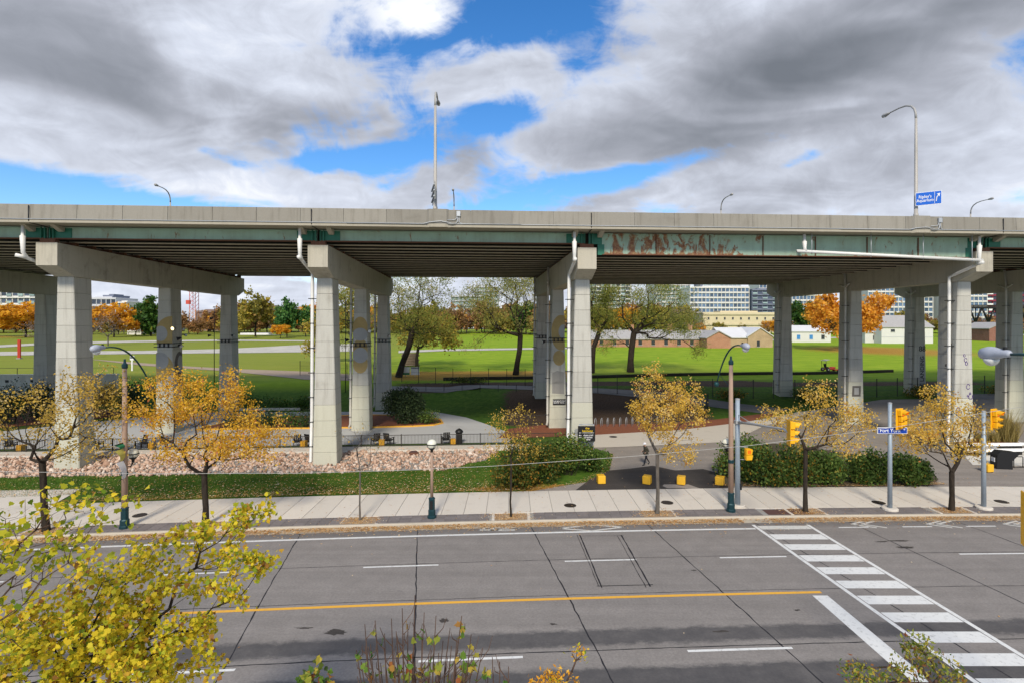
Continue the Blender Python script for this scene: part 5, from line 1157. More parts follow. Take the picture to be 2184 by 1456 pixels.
# pale retaining wall on the left, with square openings, and the shrubs' backing
t = thing('retaining_wall', 'pale concrete retaining wall with small square openings', 'wall', (-66, 70.2, 0), TH)
wl_ = MB().box((0, 0, 2.3), (28, .4, 3.6), None, .02).build('wall', 'pale_wall', t); MB().box((0, 0, 4.16), (28.2, .56, .14), None, .02).build('coping', 'pale_wall', t)
for k in range(8): MB().box((-12 + 3.1 * k, -.19, 3.35), (.44, .06, .32)).build('opening', 'black', t)
for k in range(10): MB().box((-13.5 + 3 * k, 0, 4.6), (.05, .05, .9)).build('fence_post', 'fence_metal', t)
MB().box((0, 0, 5.03), (27, .03, .04)).build('fence_rail', 'fence_metal', t)
# wire fence along the edge of the lawn
FP = [(640, 800), (740, 806), (857, 814), (929, 818), (1004, 821), (1120, 823), (1275, 838), (1400, 843), (1520, 847), (1650, 850), (1740, 848), (1870, 846), (2000, 842), (2100, 838), (2230, 834)]
fpts = [GT(*q) for q in FP]
t = thing('wire_fence', 'black wire fence on tall posts along the edge of the lawn', 'fence', fpts[0])
acc = []; 
for a, b in zip(fpts[:-1], fpts[1:]):
    n = max(1, round((b - a).length / 2.75))
    for k in range(n): acc.append(a.lerp(b, k / n))
acc.append(fpts[-1]); o0 = fpts[0]; wires = MB(); HP = 2.35
for q in acc: q.z = T(q.x, q.y)
for q in acc: MB().box(tuple(q - o0 + Vector((0, 0, HP / 2 - .1))), (.075, .075, HP + .2)).build('post', 'black_metal', t)
for a, b in zip(acc[:-1], acc[1:]):
    a, b = a - o0, b - o0; up = Vector((0, 0, 1))
    for z in (.1, .8, 1.5, HP - .08): wires.tube([a + up * z, b + up * z], .012, 3, False)
    n = max(2, int((b - a).length / .16))
    for k in range(1, n): c = a.lerp(b, k / n); wires.tube([c + up * .1, c + up * (HP - .08)], .0055, 3, False)
wires.build('wire', 'black_metal', t)['kind'] = 'stuff'
t = thing('low_fence', 'low dark wire fence along the near edge of the asphalt path', 'fence', GT(870, 833)); o0 = GT(870, 833); lf = [GT(870 + 38.5 * k, 833 + .4 * k) for k in range(8)]
for q in lf: MB().box(tuple(q - o0 + Vector((0, 0, .45))), (.06, .06, 1.1)).build('post', 'black_metal', t)
for z in (.3, .9): tb('wire', 'black_metal', t, [q - o0 + Vector((0, 0, z)) for q in lf], .012, 4)
# timber edging of the lawn
for pts_, lab in (([(945, 811), (1040, 809), (1145, 808)], 'dark timber edging of the lawn behind the wire fence and leaning tree'), ([(1262, 806), (1450, 801), (1655, 798)], 'dark timber edging of the lawn behind the street lamp'), ([(1690, 799), (1790, 797), (1905, 793)], 'dark timber edging of the lawn below the red mower')):
    q = [GT(*a) for a in pts_]; t = thing('lawn_edging', lab, 'edging', q[0], 0, 'timber lawn edging')
    for a, b in zip(q[:-1], q[1:]): 
        d_ = b - a; nseg = max(1, int(d_.length / 3))
        for k in range(nseg):
            c = a.lerp(b, (k + .5) / nseg) - q[0]; MB().box((c.x, c.y, c.z + .16), (d_.length / nseg - .03, .22, .62), Matrix.Rotation(math.atan2(d_.y, d_.x), 3, 'Z'), .02).build('sleeper', 'timber_dark', t)

# ================================================================== TREES AND SHRUBS
def skeleton(trunk, attr, seg, up=0.15):
    """grow limbs from a trunk polyline to every attractor; returns points and parents"""
    pts = [np.array(p, float) for p in trunk]; par = [-1] + list(range(len(trunk) - 1)); start = max(1, len(trunk) // 2)
    top = pts[-1]; order = np.argsort(np.linalg.norm(attr - top, axis=1)); arr = np.array(pts); plen = np.zeros(len(pts))
    for i in order:
        a = attr[i]; d = arr - a; dist = np.linalg.norm(d, axis=1)
        rise = np.clip(d[:, 2], 0, None)                 # do not hang from nodes above
        cost = dist + 1.2 * rise + .42 * plen; cost[:start] += 3 * seg
        # follow limbs that already head this way
        j = int(np.argmin(cost)); n = max(1, int(dist[j] / seg)); p0 = arr[j]; last = j; new = []
        bend = np.array([0, 0, up * dist[j]]) + rng.normal(0, .05 * dist[j], 3)
        for k in range(1, n + 1):
            t = k / n; q = p0 * (1 - t) + a * t - bend * (4 * t * (1 - t)) * .35; new.append(q); par.append(last); last = len(arr) + len(new) - 1
        arr = np.vstack([arr, np.array(new)]); plen = np.concatenate([plen, plen[j] + dist[j] * np.arange(1, n + 1) / n])
    return arr, np.array(par)
def radii(arr, par, tip, e=2.35):
    n = len(arr); acc = np.zeros(n); ch = np.bincount(par[par >= 0], minlength=n)
    for i in range(n - 1, 0, -1):
        if ch[i] == 0: acc[i] = tip ** e
        acc[par[i]] += acc[i]
    if acc[0] == 0: acc[0] = tip ** e
    return acc ** (1 / e), ch
def limb_mesh(arr, par, r, name, nmax=8, base_flare=1.3):
    mb = MB(); main = {}
    for i in range(1, len(arr)):
        j = par[i]; n = nmax if r[j] > .06 else (5 if r[j] > .02 else 4)
        rj = min(r[j], r[i] * 1.55); 
        if j == 0: rj = r[0] * base_flare
        mb.tube([arr[j], arr[i]], [rj, r[i]], n, r[i] < .02)
    return mb.mesh(name, True, False)
def blob_points(blobs, n):
    w = np.array([b[1][0] * b[1][1] * b[1][2] for b in blobs]) ** .7; w /= w.sum(); out_ = []
    for (c, rr), k in zip(blobs, rng.multinomial(n, w)):
        u = rng.normal(size=(k, 3)); u /= np.linalg.norm(u, axis=1)[:, None]; u *= (rng.random(k) ** .42)[:, None]; out_.append(np.array(c) + u * np.array(rr))
    return np.vstack(out_)
def tree(name, label, base, trunk, blobs, nclu, nleaf, spread, lsize, lmat, bmat='bark_dark', tip=.012, seg=.5, group=None, shape=LEAF4, down=None, rmin=None, up=.15, cat='tree', crown='crown', tintshift=0.0):
    base = Vector(base); tr = [np.array(Vector(p) - base) for p in trunk]; att = blob_points([(np.array(Vector(c) - base), rr) for c, rr in blobs], nclu)
    att = att[att[:, 2] > .4]
    arr, par = skeleton(tr, att, seg, up); r, ch = radii(arr, par, tip)
    if rmin: r = np.maximum(rmin * (r / r[0]) ** 1.55, tip * .55); r[:len(tr)] = np.maximum(r[:len(tr)], rmin * np.linspace(1, .72, len(tr)))
    t = thing(name, label, cat, base, 0, group)
    link('trunk', limb_mesh(arr, par, r, 'trunk'), bmat, t)
    ends = arr[(r < np.quantile(r, .75))]; ends = ends[ends[:, 2] > .8]
    if nleaf:
        idx = rng.integers(0, len(ends), nleaf); Lp = ends[idx] + rng.normal(0, spread, (nleaf, 3))
        hue = np.clip(rng.normal(.55, .2, nleaf) + np.repeat(rng.normal(0, .13, len(ends)), 1)[idx] + tintshift, 0, 1)
        link(crown, leaf_cloud(crown, Lp, lsize, shape, tint=hue, down=down), lmat, t)
    return t, ends
def pb(px, py, Y, rx, ry, rd=None):
    return (P(px, py, Y), (rx / F * Y, (rd if rd is not None else rx) / F * Y, ry / F * Y))
def street_tree(i, fork_y, blobs, nclu, nleaf, lmat, label, r0=.11, spread=.20, lsize=.115, bmat='bark_dark', tip=.007, lean=0, name='street_tree'):
    px = PITS[i][0]; b = Vector((pitX[i], cline(pitX[i]) - 4.45, .13)); Y = b.y; f = P(px + lean, fork_y, Y); tr = [b, b.lerp(f, .35) + Vector((random.uniform(-.05, .05), 0, 0)), b.lerp(f, .7), f]
    return tree(name, label, b, tr, [pb(x, y, Y + dy, rx, ry, min(rx, 80)) for x, y, rx, ry, dy in blobs], nclu, nleaf, spread, lsize, lmat, bmat, tip, .35, 'street trees in the boulevard', rmin=r0)
street_tree(0, 985, [(120, 880, 140, 90, .3), (60, 900, 90, 80, 0), (200, 850, 90, 70, .3), (190, 930, 90, 45, 0)], 170, 4600, 'leaf_bronze', 'thin bronze leaved street tree in front of the stone bed pier', .15)
street_tree(1, 1012, [(450, 900, 130, 95, 0), (380, 830, 60, 55, .2), (540, 930, 80, 60, -.2), (345, 880, 60, 50, .2), (470, 835, 60, 45, 0), (410, 960, 80, 30, 0)], 260, 12000, 'leaf_amber', 'full amber leaved street tree beside the lamp with the banner', .15)
street_tree(2, 1000, [(770, 940, 60, 60, 0)], 60, 30, 'leaf_bronze', 'bare grey sapling between the amber tree and the globe lamp', .045, bmat='bark_grey', tip=.004)
street_tree(3, 1010, [(1085, 915, 48, 45, 0), (1110, 890, 40, 25, 0), (1060, 950, 40, 30, 0), (1120, 950, 45, 30, 0)], 80, 1150, 'leaf_bronze', 'slim sapling with feathery tawny leaves beside the shrub bed', .055, .16, .10, tip=.005)
street_tree(4, 965, [(1420, 870, 72, 80, 0), (1385, 815, 32, 48, 0), (1470, 860, 42, 50, 0), (1385, 885, 42, 40, 0), (1452, 955, 44, 36, 0)], 190, 6400, 'leaf_gold', 'slim upright golden street tree in front of the yellow blocks', .10, .16, .11, bmat='bark_grey')
street_tree(5, 958, [(1740, 905, 115, 42, 0), (1740, 835, 42, 32, 0), (1660, 900, 50, 35, 0), (1810, 890, 50, 40, 0), (1770, 945, 70, 20, 0)], 170, 4600, 'leaf_gold', 'wide golden street tree between the signal mast and the street sign', .115, .18, .11)
street_tree(6, 1005, [(2005, 915, 80, 58, .9), (2005, 860, 45, 35, .9), (2072, 905, 40, 45, 1.5), (1960, 940, 48, 38, .6), (2060, 955, 45, 22, 1.2)], 200, 6800, 'leaf_gold', 'rounded golden street tree in front of the striped planter', .13, .19, .115)

# the old trees on the lawn behind the fence
def lawn_tree(bx_, by_, trunk_px, blobs, nclu, nleaf, lmat, label, r0, lsize=.36, down=.45, tip=.022, shape=LEAFLONG, spread=.55):
    b = GT(bx_, by_); Y = b.y; tr = [b] + [P(x, y, Y) for x, y in trunk_px]
    return tree('lawn_tree', label, b, tr, [pb(x, y, Y + dy, rx, ry, min(rx, 75)) for x, y, rx, ry, dy in blobs], nclu, nleaf, spread, lsize, lmat, 'bark_dark', tip, 1.2, 'old trees on the lawn', shape=shape, down=down, rmin=r0, up=.1)
lawn_tree(850, 804, [(858, 775), (872, 740), (880, 705)], [(885, 640, 80, 70, 0), (850, 660, 60, 60, 1), (925, 620, 55, 60, 0), (900, 690, 70, 40, -1), (940, 700, 35, 30, 0), (870, 590, 70, 50, 0)], 300, 13500, 'leaf_willow', 'leaning dark trunked tree at the end of the wire fence', .46)
lawn_tree(1100, 799, [(1103, 775), (1108, 748), (1110, 715)], [(1090, 640, 75, 70, 0), (1040, 670, 55, 55, 0), (1130, 630, 50, 70, 0), (1020, 640, 40, 40, 0), (1010, 735, 26, 16, 0), (1090, 590, 80, 50, 0)], 280, 12500, 'leaf_willow_pale', 'dark forked tree with thin pale foliage behind the timber edging', .42)
lawn_tree(1345, 793, [(1345, 770), (1347, 745), (1352, 710)], [(1370, 650, 95, 70, 0), (1300, 660, 60, 60, 0), (1450, 680, 55, 45, 0), (1390, 620, 90, 50, 0), (1430, 698, 70, 32, 0), (1480, 735, 26, 30, 0), (1290, 730, 40, 25, 0)], 330, 15500, 'leaf_willow', 'spreading dark tree in front of the long brick barracks', .52)
lawn_tree(1262, 795, [(1264, 770), (1266, 740)], [(1275, 640, 40, 70, 0), (1290, 690, 30, 30, 0)], 90, 6500, 'leaf_willow', 'dark leaved tree half hidden behind the pier with the black sign', .4)
lawn_tree(889, 781, [(889, 760), (892, 742)], [(925, 700, 45, 38, 0), (890, 715, 40, 28, 0), (950, 725, 30, 20, 0)], 90, 3000, 'leaf_yellowgreen', 'small yellowing tree behind the leaning trunk', .28, .5, None, .02, LEAF4)
lawn_tree(775, 790, [(765, 765), (758, 735)], [(740, 690, 50, 50, 0), (720, 650, 40, 50, 0), (770, 660, 45, 55, 0)], 110, 4200, 'leaf_willow', 'olive leaved tree between the columns of the oval mural pier', .4)
lawn_tree(690, 776, [(690, 752), (692, 725)], [(742, 630, 26, 30, 0), (690, 690, 36, 40, 0), (675, 735, 26, 24, 0)], 70, 2600, 'leaf_yellowgreen', 'yellow green tree showing beside the white downpipe', .36, .5, None, .02, LEAF4)

# shrubs
def bush(px, ybase, w, h, n, lmat, label, lsize=.13, group='shrubs', name='bush', flat=False, world=None, depth=None, inner=.35):
    b = world if world is not None else GT(px, ybase); Y = b.y; W = w / F * Y / 2; Hh = h / F * Y; Dp = depth if depth else min(W, 1.3)
    t = thing(name, label, 'bush', b, 0, group)
    k = 9; lob = [(rng.uniform(-.55, .55) * W, rng.uniform(-.5, .5) * Dp, rng.uniform(.22, .66) * Hh, rng.uniform(.40, .62)) for _ in range(k)]
    which = rng.integers(0, k, n); u = rng.normal(size=(n, 3)); u /= np.linalg.norm(u, axis=1)[:, None]; u *= (inner + (1 - inner) * rng.random(n) ** .5)[:, None]
    L_ = np.array(lob); Pn = np.stack([L_[which, 0] + u[:, 0] * L_[which, 3] * W * .95, L_[which, 1] + u[:, 1] * L_[which, 3] * Dp, L_[which, 2] + u[:, 2] * L_[which, 3] * Hh * .72], 1)
    Pn += rng.normal(0, .09, Pn.shape); Pn = Pn[Pn[:, 2] > .03]
    tint = np.clip(rng.normal(.5, .22, len(Pn)) + rng.normal(0, .2, k)[which[:len(Pn)]], 0, 1)
    link('foliage', leaf_cloud('foliage', Pn, lsize, LEAF4, tint=tint), lmat, t)
    m_ = MB()
    for _ in range(12):
        a = Pn[rng.integers(0, len(Pn))] * np.array([.9, .9, .95]); f0 = np.array([a[0] * .25, a[1] * .25, -.05]); m_.tube([f0, f0 * .4 + a * .55 + np.array([0, 0, .1]), a], [.022, .014, .006], 4)
    m_.build('stems', 'bark_dark', t); return t
SB = 'shrubs in the bed by the asphalt entrance'
for px, yb, w, h, mt, lab in ((1095, 1040, 110, 80, 'leaf_bush_mix', 'yellowing bush at the foot of the tawny sapling'), (1150, 1030, 110, 95, 'leaf_bush_mix', 'mixed green and gold bush in the middle of the shrub bed'), (1215, 1012, 120, 85, 'leaf_bush', 'leafy green bush below the black wayfinding sign'), (1262, 1003, 70, 52, 'leaf_bush', 'low green bush at the curved tip of the shrub bed'), (1110, 1010, 90, 90, 'leaf_bush_mix', 'gold tinged bush at the back of the shrub bed near the railing'), (1180, 998, 100, 70, 'leaf_bush', 'green bush against the end of the railing')):
    bush(px, yb, w * 1.05, h * random.uniform(.9, 1.15), 3300, mt, lab, .155, SB)
HB = 'green bushes behind the pavement'
for px, yb, w, h, lab in ((1568, 1022, 90, 90, 'rounded green bush right behind the signal mast'), (1630, 1033, 120, 105, 'tall green bush behind the long mast arm'), (1700, 1034, 120, 95, 'green bush behind the wide golden tree'), (1765, 1032, 90, 75, 'green bush at the thin end of the first hedge'), (1595, 1000, 100, 75, 'green bush at the back of the hedge towards the plaza'), (1850, 1030, 90, 68, 'low green bush beside the street sign pole'), (1905, 1032, 110, 72, 'green bush between the sign pole and the rounded golden tree'), (1950, 1030, 60, 52, 'small bush with yellow tips near the rounded golden tree')):
    bush(px, yb, w * 1.05, h * random.uniform(.88, 1.18), 3000, 'leaf_bush', lab, .175, HB, inner=.2)
# island bed in the trail
bush(860, 903, 112, 84, 8000, 'leaf_conifer', 'dark spreading conifer in the island bed of the trail', .19, 'island bed shrubs', 'conifer_shrub', depth=1.6); bush(910, 905, 66, 36, 1700, 'leaf_bush', 'bright green low shrub at the round end of the island bed', .13, 'island bed shrubs')
for px, yb, w, h, lab in ((560, 913, 80, 40, 'dark hedge shrub in the island bed next to the amber tree'), (620, 912, 90, 42, 'dark hedge shrub in the middle of the island bed'), (665, 911, 60, 40, 'dark hedge shrub at the island bed beside the downpipe'), (510, 913, 70, 38, 'dark hedge shrub behind the amber street tree')):
    bush(px, yb, w, h, 1500, 'leaf_conifer' if px != 620 else 'leaf_green', lab, .14, 'island bed shrubs')
for px, yb, w, h, lab in ((540, 873, 90, 30, 'low ivy mound on the bank behind the trail near the amber tree'), (610, 872, 90, 28, 'low ivy mound on the bank behind the white trail edge'), (655, 871, 60, 30, 'low ivy mound on the bank beside the downpipe')):
    bush(px, yb, w, h, 1300, 'leaf_green', lab, .17, 'ivy on the bank')
q0, q1 = GT(470, 876), GT(640, 875); t = thing('trail_edge', 'thin white edge of the rear trail below the grass bank', 'edging', q0)
d_ = q1 - q0; MB().box((d_.x / 2, d_.y / 2, .2), (d_.length, .25, .3), Matrix.Rotation(math.atan2(d_.y, d_.x), 3, 'Z'), .02).build('edge', 'pale_wall', t)
for px, yb, w, h, mt, lab in ((30, 905, 110, 95, 'leaf_conifer', 'dark shrub in front of the pale retaining wall'), (90, 895, 90, 90, 'leaf_conifer', 'dark shrub between the retaining wall and the first pier'), (230, 882, 110, 80, 'leaf_bronze', 'bronze leaved shrub behind the lamp with the banner'), (285, 878, 80, 75, 'leaf_conifer', 'dark yew right of the lamp with the banner'), (-30, 905, 110, 90, 'leaf_conifer', 'dark shrub at the outer end of the retaining wall')):
    bush(px, yb, w, h, 2600, mt, lab, .18, 'shrubs by the retaining wall')
for px, yb, w, h, lab in ((1716, 852, 60, 26, 'weedy tuft at the fence behind the wide golden tree'), (1560, 850, 70, 20, 'weedy tuft along the fence behind the street lamp'), (2130, 840, 110, 22, 'weeds under the fence beside the last column'), (1000, 818, 130, 14, 'weeds along the fence below the timber edging'), (1960, 848, 60, 30, 'dark scrub at the foot of the lettered column')):
    bush(px, yb, w, h, 900, 'leaf_bush_mix', lab, .2, 'weeds along the wire fence')
# tall grass in the planter
def tuft(loc, n, h, rad, label, mat='tall_grass'):
    t = thing('grass_tuft', label, 'grass', loc); k = n; an = rng.uniform(0, 6.283, k); rr_ = rad * rng.random(k) ** .5; lean = rng.normal(0, .22, (k, 2)); hh = h * rng.uniform(.55, 1.1, k); Vb = np.zeros((k, 4, 3)); bx0 = np.stack([np.cos(an) * rr_, np.sin(an) * rr_], 1); wv = np.stack([np.cos(an * 3), np.sin(an * 3)], 1) * .014
    Vb[:, 0, :2] = bx0 - wv; Vb[:, 1, :2] = bx0 + wv; Vb[:, 2, :2] = bx0 + lean * hh[:, None] + wv * .3; Vb[:, 3, :2] = bx0 + lean * hh[:, None] - wv * .3; Vb[:, 2:, 2] = hh[:, None]
    link('blades', fastmesh('blades', Vb.reshape(-1, 3), 4, rng.random(k)), mat, t); m_ = MB().lathe((0, 0, 0), [(rad * .6, -.02), (rad * .5, .08), (.02, .14)], 8); m_.build('crown', 'bark_dark', t); return t
pz = P(2045, 968, 42.9); pz.z = T(pz.x, pz.y) + .98
for dx, h_, lab in ((4.1, 2.5, 'tall straw coloured grass at the end of the striped planter'), (4.7, 1.9, 'second straw grass clump at the planter end'), (3.2, .8, 'low grass clump in the middle of the planter'), (2.2, .7, 'low grass clump behind the planter lettering')):
    tuft((pz.x + dx, 43.4, pz.z), 420, h_, .35, lab)

# ------------------------------------------------------------------ far trees: one of each kind, copied
LSZ = .078
def far_proto(mat, n=2100, cw=.40, shape='round', bare=False, tip=.006):
    if shape == 'round': bl = [(Vector((0, 0, .62)), (cw, cw, .36)), (Vector((cw * .4, 0, .5)), (cw * .7, cw * .7, .24)), (Vector((-cw * .45, .05, .52)), (cw * .65, cw * .7, .26))]
    elif shape == 'tall': bl = [(Vector((0, 0, .55)), (cw * .45, cw * .45, .43)), (Vector((0, 0, .35)), (cw * .5, cw * .5, .25))]
    else: bl = [(Vector((0, 0, .60)), (cw, cw, .38))]
    att = blob_points([(np.array(c), r_) for c, r_ in bl], 75); att = att[att[:, 2] > .12]
    arr, par = skeleton([np.array((0, 0, -.02)), np.array((.005, 0, .12)), np.array((0, .01, .26))], att, .12, .1); r, ch = radii(arr, par, tip * .5); r = np.maximum(.020 * (r / r[0]) ** 1.5, .0012)
    tm = limb_mesh(arr, par, r, 'trunk', 6); tm.materials.append(MT['bark_grey' if bare else 'bark_dark'])
    ends = arr[r < np.quantile(r, .8)]; ends = ends[ends[:, 2] > .15]; idx = rng.integers(0, len(ends), n); Lp = ends[idx] + rng.normal(0, .045, (n, 3)); hue = np.clip(rng.normal(.5, .2, n) + rng.normal(0, .16, len(ends))[idx], 0, 1)
    lm_ = leaf_cloud('crown', Lp, (LSZ if n < 9000 else .050) if not bare else .045, LEAF4 if not bare else LEAFLONG, tint=hue); lm_.materials.append(MT[mat]); return tm, lm_
PROTO = {k: [far_proto(m_, n, cw, sh, br) for _ in range(2)] for k, (m_, n, cw, sh, br) in {'orange': ('leaf_orange', 2600, .55, 'round', False), 'maple': ('leaf_maple_far', 9500, .72, 'round', False), 'russet': ('leaf_russet', 1700, .45, 'round', False), 'yellowgreen': ('leaf_yellowgreen', 1900, .45, 'round', False), 'pine': ('leaf_pine', 2400, .42, 'round', False), 'green': ('leaf_green', 2300, .42, 'round', False), 'bare': ('leaf_bare', 700, .48, 'round', True), 'poplar': ('leaf_green', 1800, .36, 'tall', False)}.items()}
def far_tree(kind, px, Y, top, label, group='far tree line', wide=1.0, base=None, name='park_tree'):
    X = (px - CX) / F * Y; z = T(X, Y) if base is None else base; hgt = (CH - (top - HY) / F * Y) - z
    if hgt < 2: hgt = 2
    tm, lm_ = PROTO[kind][random.randrange(2)]; t = thing(name, label, 'tree', (X, Y, z - .1), random.uniform(0, 6.28), group); t.scale = (hgt * wide, hgt * wide, hgt)
    if group == 'far tree line': t.location.z -= .17 * hgt; t.scale = (hgt * wide, hgt * wide, hgt * 1.17)
    link('trunk', tm, None, t); link('crown', lm_, None, t); return t
for a in (('orange', 55, 228, 640, 'broad orange tree on the leaf strewn lawn near the red post', 1.15), ('orange', -20, 236, 645, 'broad orange tree at the outer edge of the park', 1.1), ('orange', 105, 250, 655, 'orange tree behind the rear column of the first pier', 1.1), ('orange', 243, 232, 642, 'tall orange tree left of the oval mural column', .95), ('orange', 290, 250, 682, 'low orange tree beside the dark evergreen', 1.2), ('bare', 230, 168, 660, 'bare grey tree standing on the park lawn', .9), ('bare', 85, 176, 672, 'bare brown tree beside the rear column', 1.1), ('poplar', 322, 245, 628, 'slender dark green poplar behind the oval mural column', 1.0), ('green', 303, 262, 646, 'sparse dark green tree beside the poplar', .8),
          ('yellowgreen', 545, 240, 618, 'tall thin yellow green tree behind the pier end', .85), ('yellowgreen', 505, 220, 668, 'golden yellow tree near the white sheds', 1.0), ('pine', 612, 235, 636, 'tall bright green pine on the park edge', .75), ('pine', 652, 240, 645, 'second green pine next to the downpipe', .7), ('orange', 598, 222, 690, 'small orange tree under the green pines', 1.2),
          ('maple', 1812, 152, 620, 'huge orange maple beside the white fort building', 1.0), ('green', 1708, 215, 640, 'dark green tree behind the low white building', 1.0), ('yellowgreen', 1938, 205, 655, 'yellow green tree behind the large white shed', 1.0)):
    far_tree(a[0], a[1], a[2], a[3], a[4], 'park trees', a[5])
KN = {'russet': 'russet brown tree in the far tree line', 'yellowgreen': 'yellow green tree in the far tree line', 'bare': 'bare grey tree in the far tree line', 'orange': 'orange tree in the far tree line', 'green': 'green tree in the far tree line'}
for k in range(190):
    px = -140 + 12.8 * k + random.uniform(-9, 9); Y = random.uniform(262, 330); kind = random.choices(['russet', 'yellowgreen', 'bare', 'orange', 'green'], [5, 3, 3, 1.6, .7])[0]
    if 1470 < px < 1665: top = random.uniform(688, 697)
    elif 1665 < px < 2200: top = random.uniform(676, 692)
    elif px > 900: top = random.uniform(642, 672)
    elif px > 480: top = random.uniform(650, 680)
    else: top = random.uniform(664, 688)
    far_tree(kind, px, Y, top - 8, KN[kind], 'far tree line', 1.1)

# ================================================================== FORT AND CITY BEHIND
def gable(name, label, cat, x0, x1, ybase, ywall, yridge, Y, depth, wall, roof, axis='x', rot=0.0, extra=None):
    """a house with a pitched roof; axis = direction of the ridge"""
    X0, X1 = (x0 - CX) / F * Y, (x1 - CX) / F * Y; zb = T((X0 + X1) / 2, Y) - .2; zw = CH - (ywall - HY) / F * Y; zr = CH - (yridge - HY) / F * Y; W = X1 - X0
    t = thing(name, label, cat, ((X0 + X1) / 2, Y, zb), rot, 'fort buildings'); hw = zw - zb; hr = zr - zb
    MB().box((0, depth / 2, hw / 2), (W, depth, hw)).build('wall', wall, t)
    if axis == 'x':
        MB().prism([(0, -.4, hw - .05), (0, depth / 2, hr), (0, depth + .4, hw - .05), (0, depth + .4, hw - .3), (0, depth / 2, hr - .28), (0, -.4, hw - .3)], (-W / 2 - .3, 0, 0), (W / 2 + .3, 0, 0)).build('roof', roof, t)
        for sx in (-1, 1): MB().prism([(0, .02, hw - .02), (0, depth / 2, hr - .3), (0, depth - .02, hw - .02)], (sx * (W / 2 - .25), 0, 0), (sx * (W / 2), 0, 0)).build('gable', wall, t)
    else:
        MB().prism([(-W / 2 - .4, 0, hw - .05), (0, 0, hr), (W / 2 + .4, 0, hw - .05), (W / 2 + .4, 0, hw - .3), (0, 0, hr - .28), (-W / 2 - .4, 0, hw - .3)], (0, -.35, 0), (0, depth + .35, 0)).build('roof', roof, t)
        MB().prism([(-W / 2 + .02, 0, hw - .02), (0, 0, hr - .3), (W / 2 - .02, 0, hw - .02)], (0, .0, 0), (0, .3, 0)).build('gable', wall, t)
    return t, W, hw, hr
def win(t, x, z, w, h, mat='dark_glass', y=-.03, name='window'):
    o = MB().box((x, y, z), (w, .06, h)).build(name, mat, t); MB().box((x, y - .05, z - h / 2 - .06), (w + .2, .14, .1)).build('sill', 'white_wall', o); return o
t, W, hw, hr = gable('barracks', 'long low red brick barracks with a pale roof and chimneys', 'building', 1262, 1510, 740, 722, 704, 166, 13, 'brick_orange', 'shingle_roof')
for k in range(9): win(t, -W / 2 + 3 + k * W / 9, hw * .55, 1.1, 1.5)
for sx in (-.42, -.12, .22, .40): MB().box((sx * W, 6.5, hr + .5), (1.4, 1.2, 2.4)).build('chimney', 'brick_orange', t)
t, W, hw, hr = gable('barracks', 'red brick gable end of the barracks beside the stone blockhouse', 'building', 1508, 1558, 741, 720, 705, 160, 16, 'brick_orange', 'shingle_roof', 'y')
t, W, hw, hr = gable('stone_magazine', 'buff stone fort magazine with a white metal roof', 'building', 1540, 1597, 738, 719, 698.5, 165, 12, 'fort_stone', 'metal_roof', 'x')
t, W, hw, hr = gable('stone_magazine', 'buff stone gable end of the fort magazine with one small dark door', 'building', 1595, 1648, 738, 717, 698, 164.5, 14, 'fort_stone', 'metal_roof', 'y'); win(t, -.6, 1.3, .9, 1.7, name='door')
t, W, hw, hr = gable('officers_quarters', 'low white fort building with small blue windows left of the orange maple', 'building', 1688, 1772, 721, 706, 694, 195, 9, 'white_wall', 'metal_roof')
for sx, mm in ((-.32, 'blue_door'), (0, 'blue_door'), (.3, 'dark_glass')): win(t, sx * W, hw * .5, 1.2, 1.6, mm)
t, W, hw, hr = gable('officers_quarters', 'white low wing behind the orange maple', 'building', 1845, 1885, 722, 708, 697, 192, 9, 'white_wall', 'metal_roof'); win(t, 0, hw * .5, 1.0, 1.5)
t, W, hw, hr = gable('white_shed', 'large white shed with a broad grey roof and two dark windows', 'building', 1880, 1990, 722, 697, 672, 188, 15, 'white_wall', 'shingle_roof')
for sx in (-.28, .22): win(t, sx * W, hw * .78, 1.4, .9)
MB().box((0, -.06, hw * .42), (W, .08, .12)).build('band', 'grey_wall', t)
t, W, hw, hr = gable('brick_house', 'dark red brick house with a low gable below the steel bridge', 'building', 2110, 2166, 716, 700, 687, 205, 12, 'brick_red', 'shingle_roof', 'y'); win(t, .5, hw * .45, 2.0, 2.0); win(t, .5, hw * .95, 1.6, 1.6)
t, W, hw, hr = gable('brick_house', 'dark low stone shed left of the red brick house', 'building', 2058, 2112, 713, 705, 699, 215, 8, 'grey_block', 'shingle_roof'); win(t, 0, hw * .5, 1, 1)

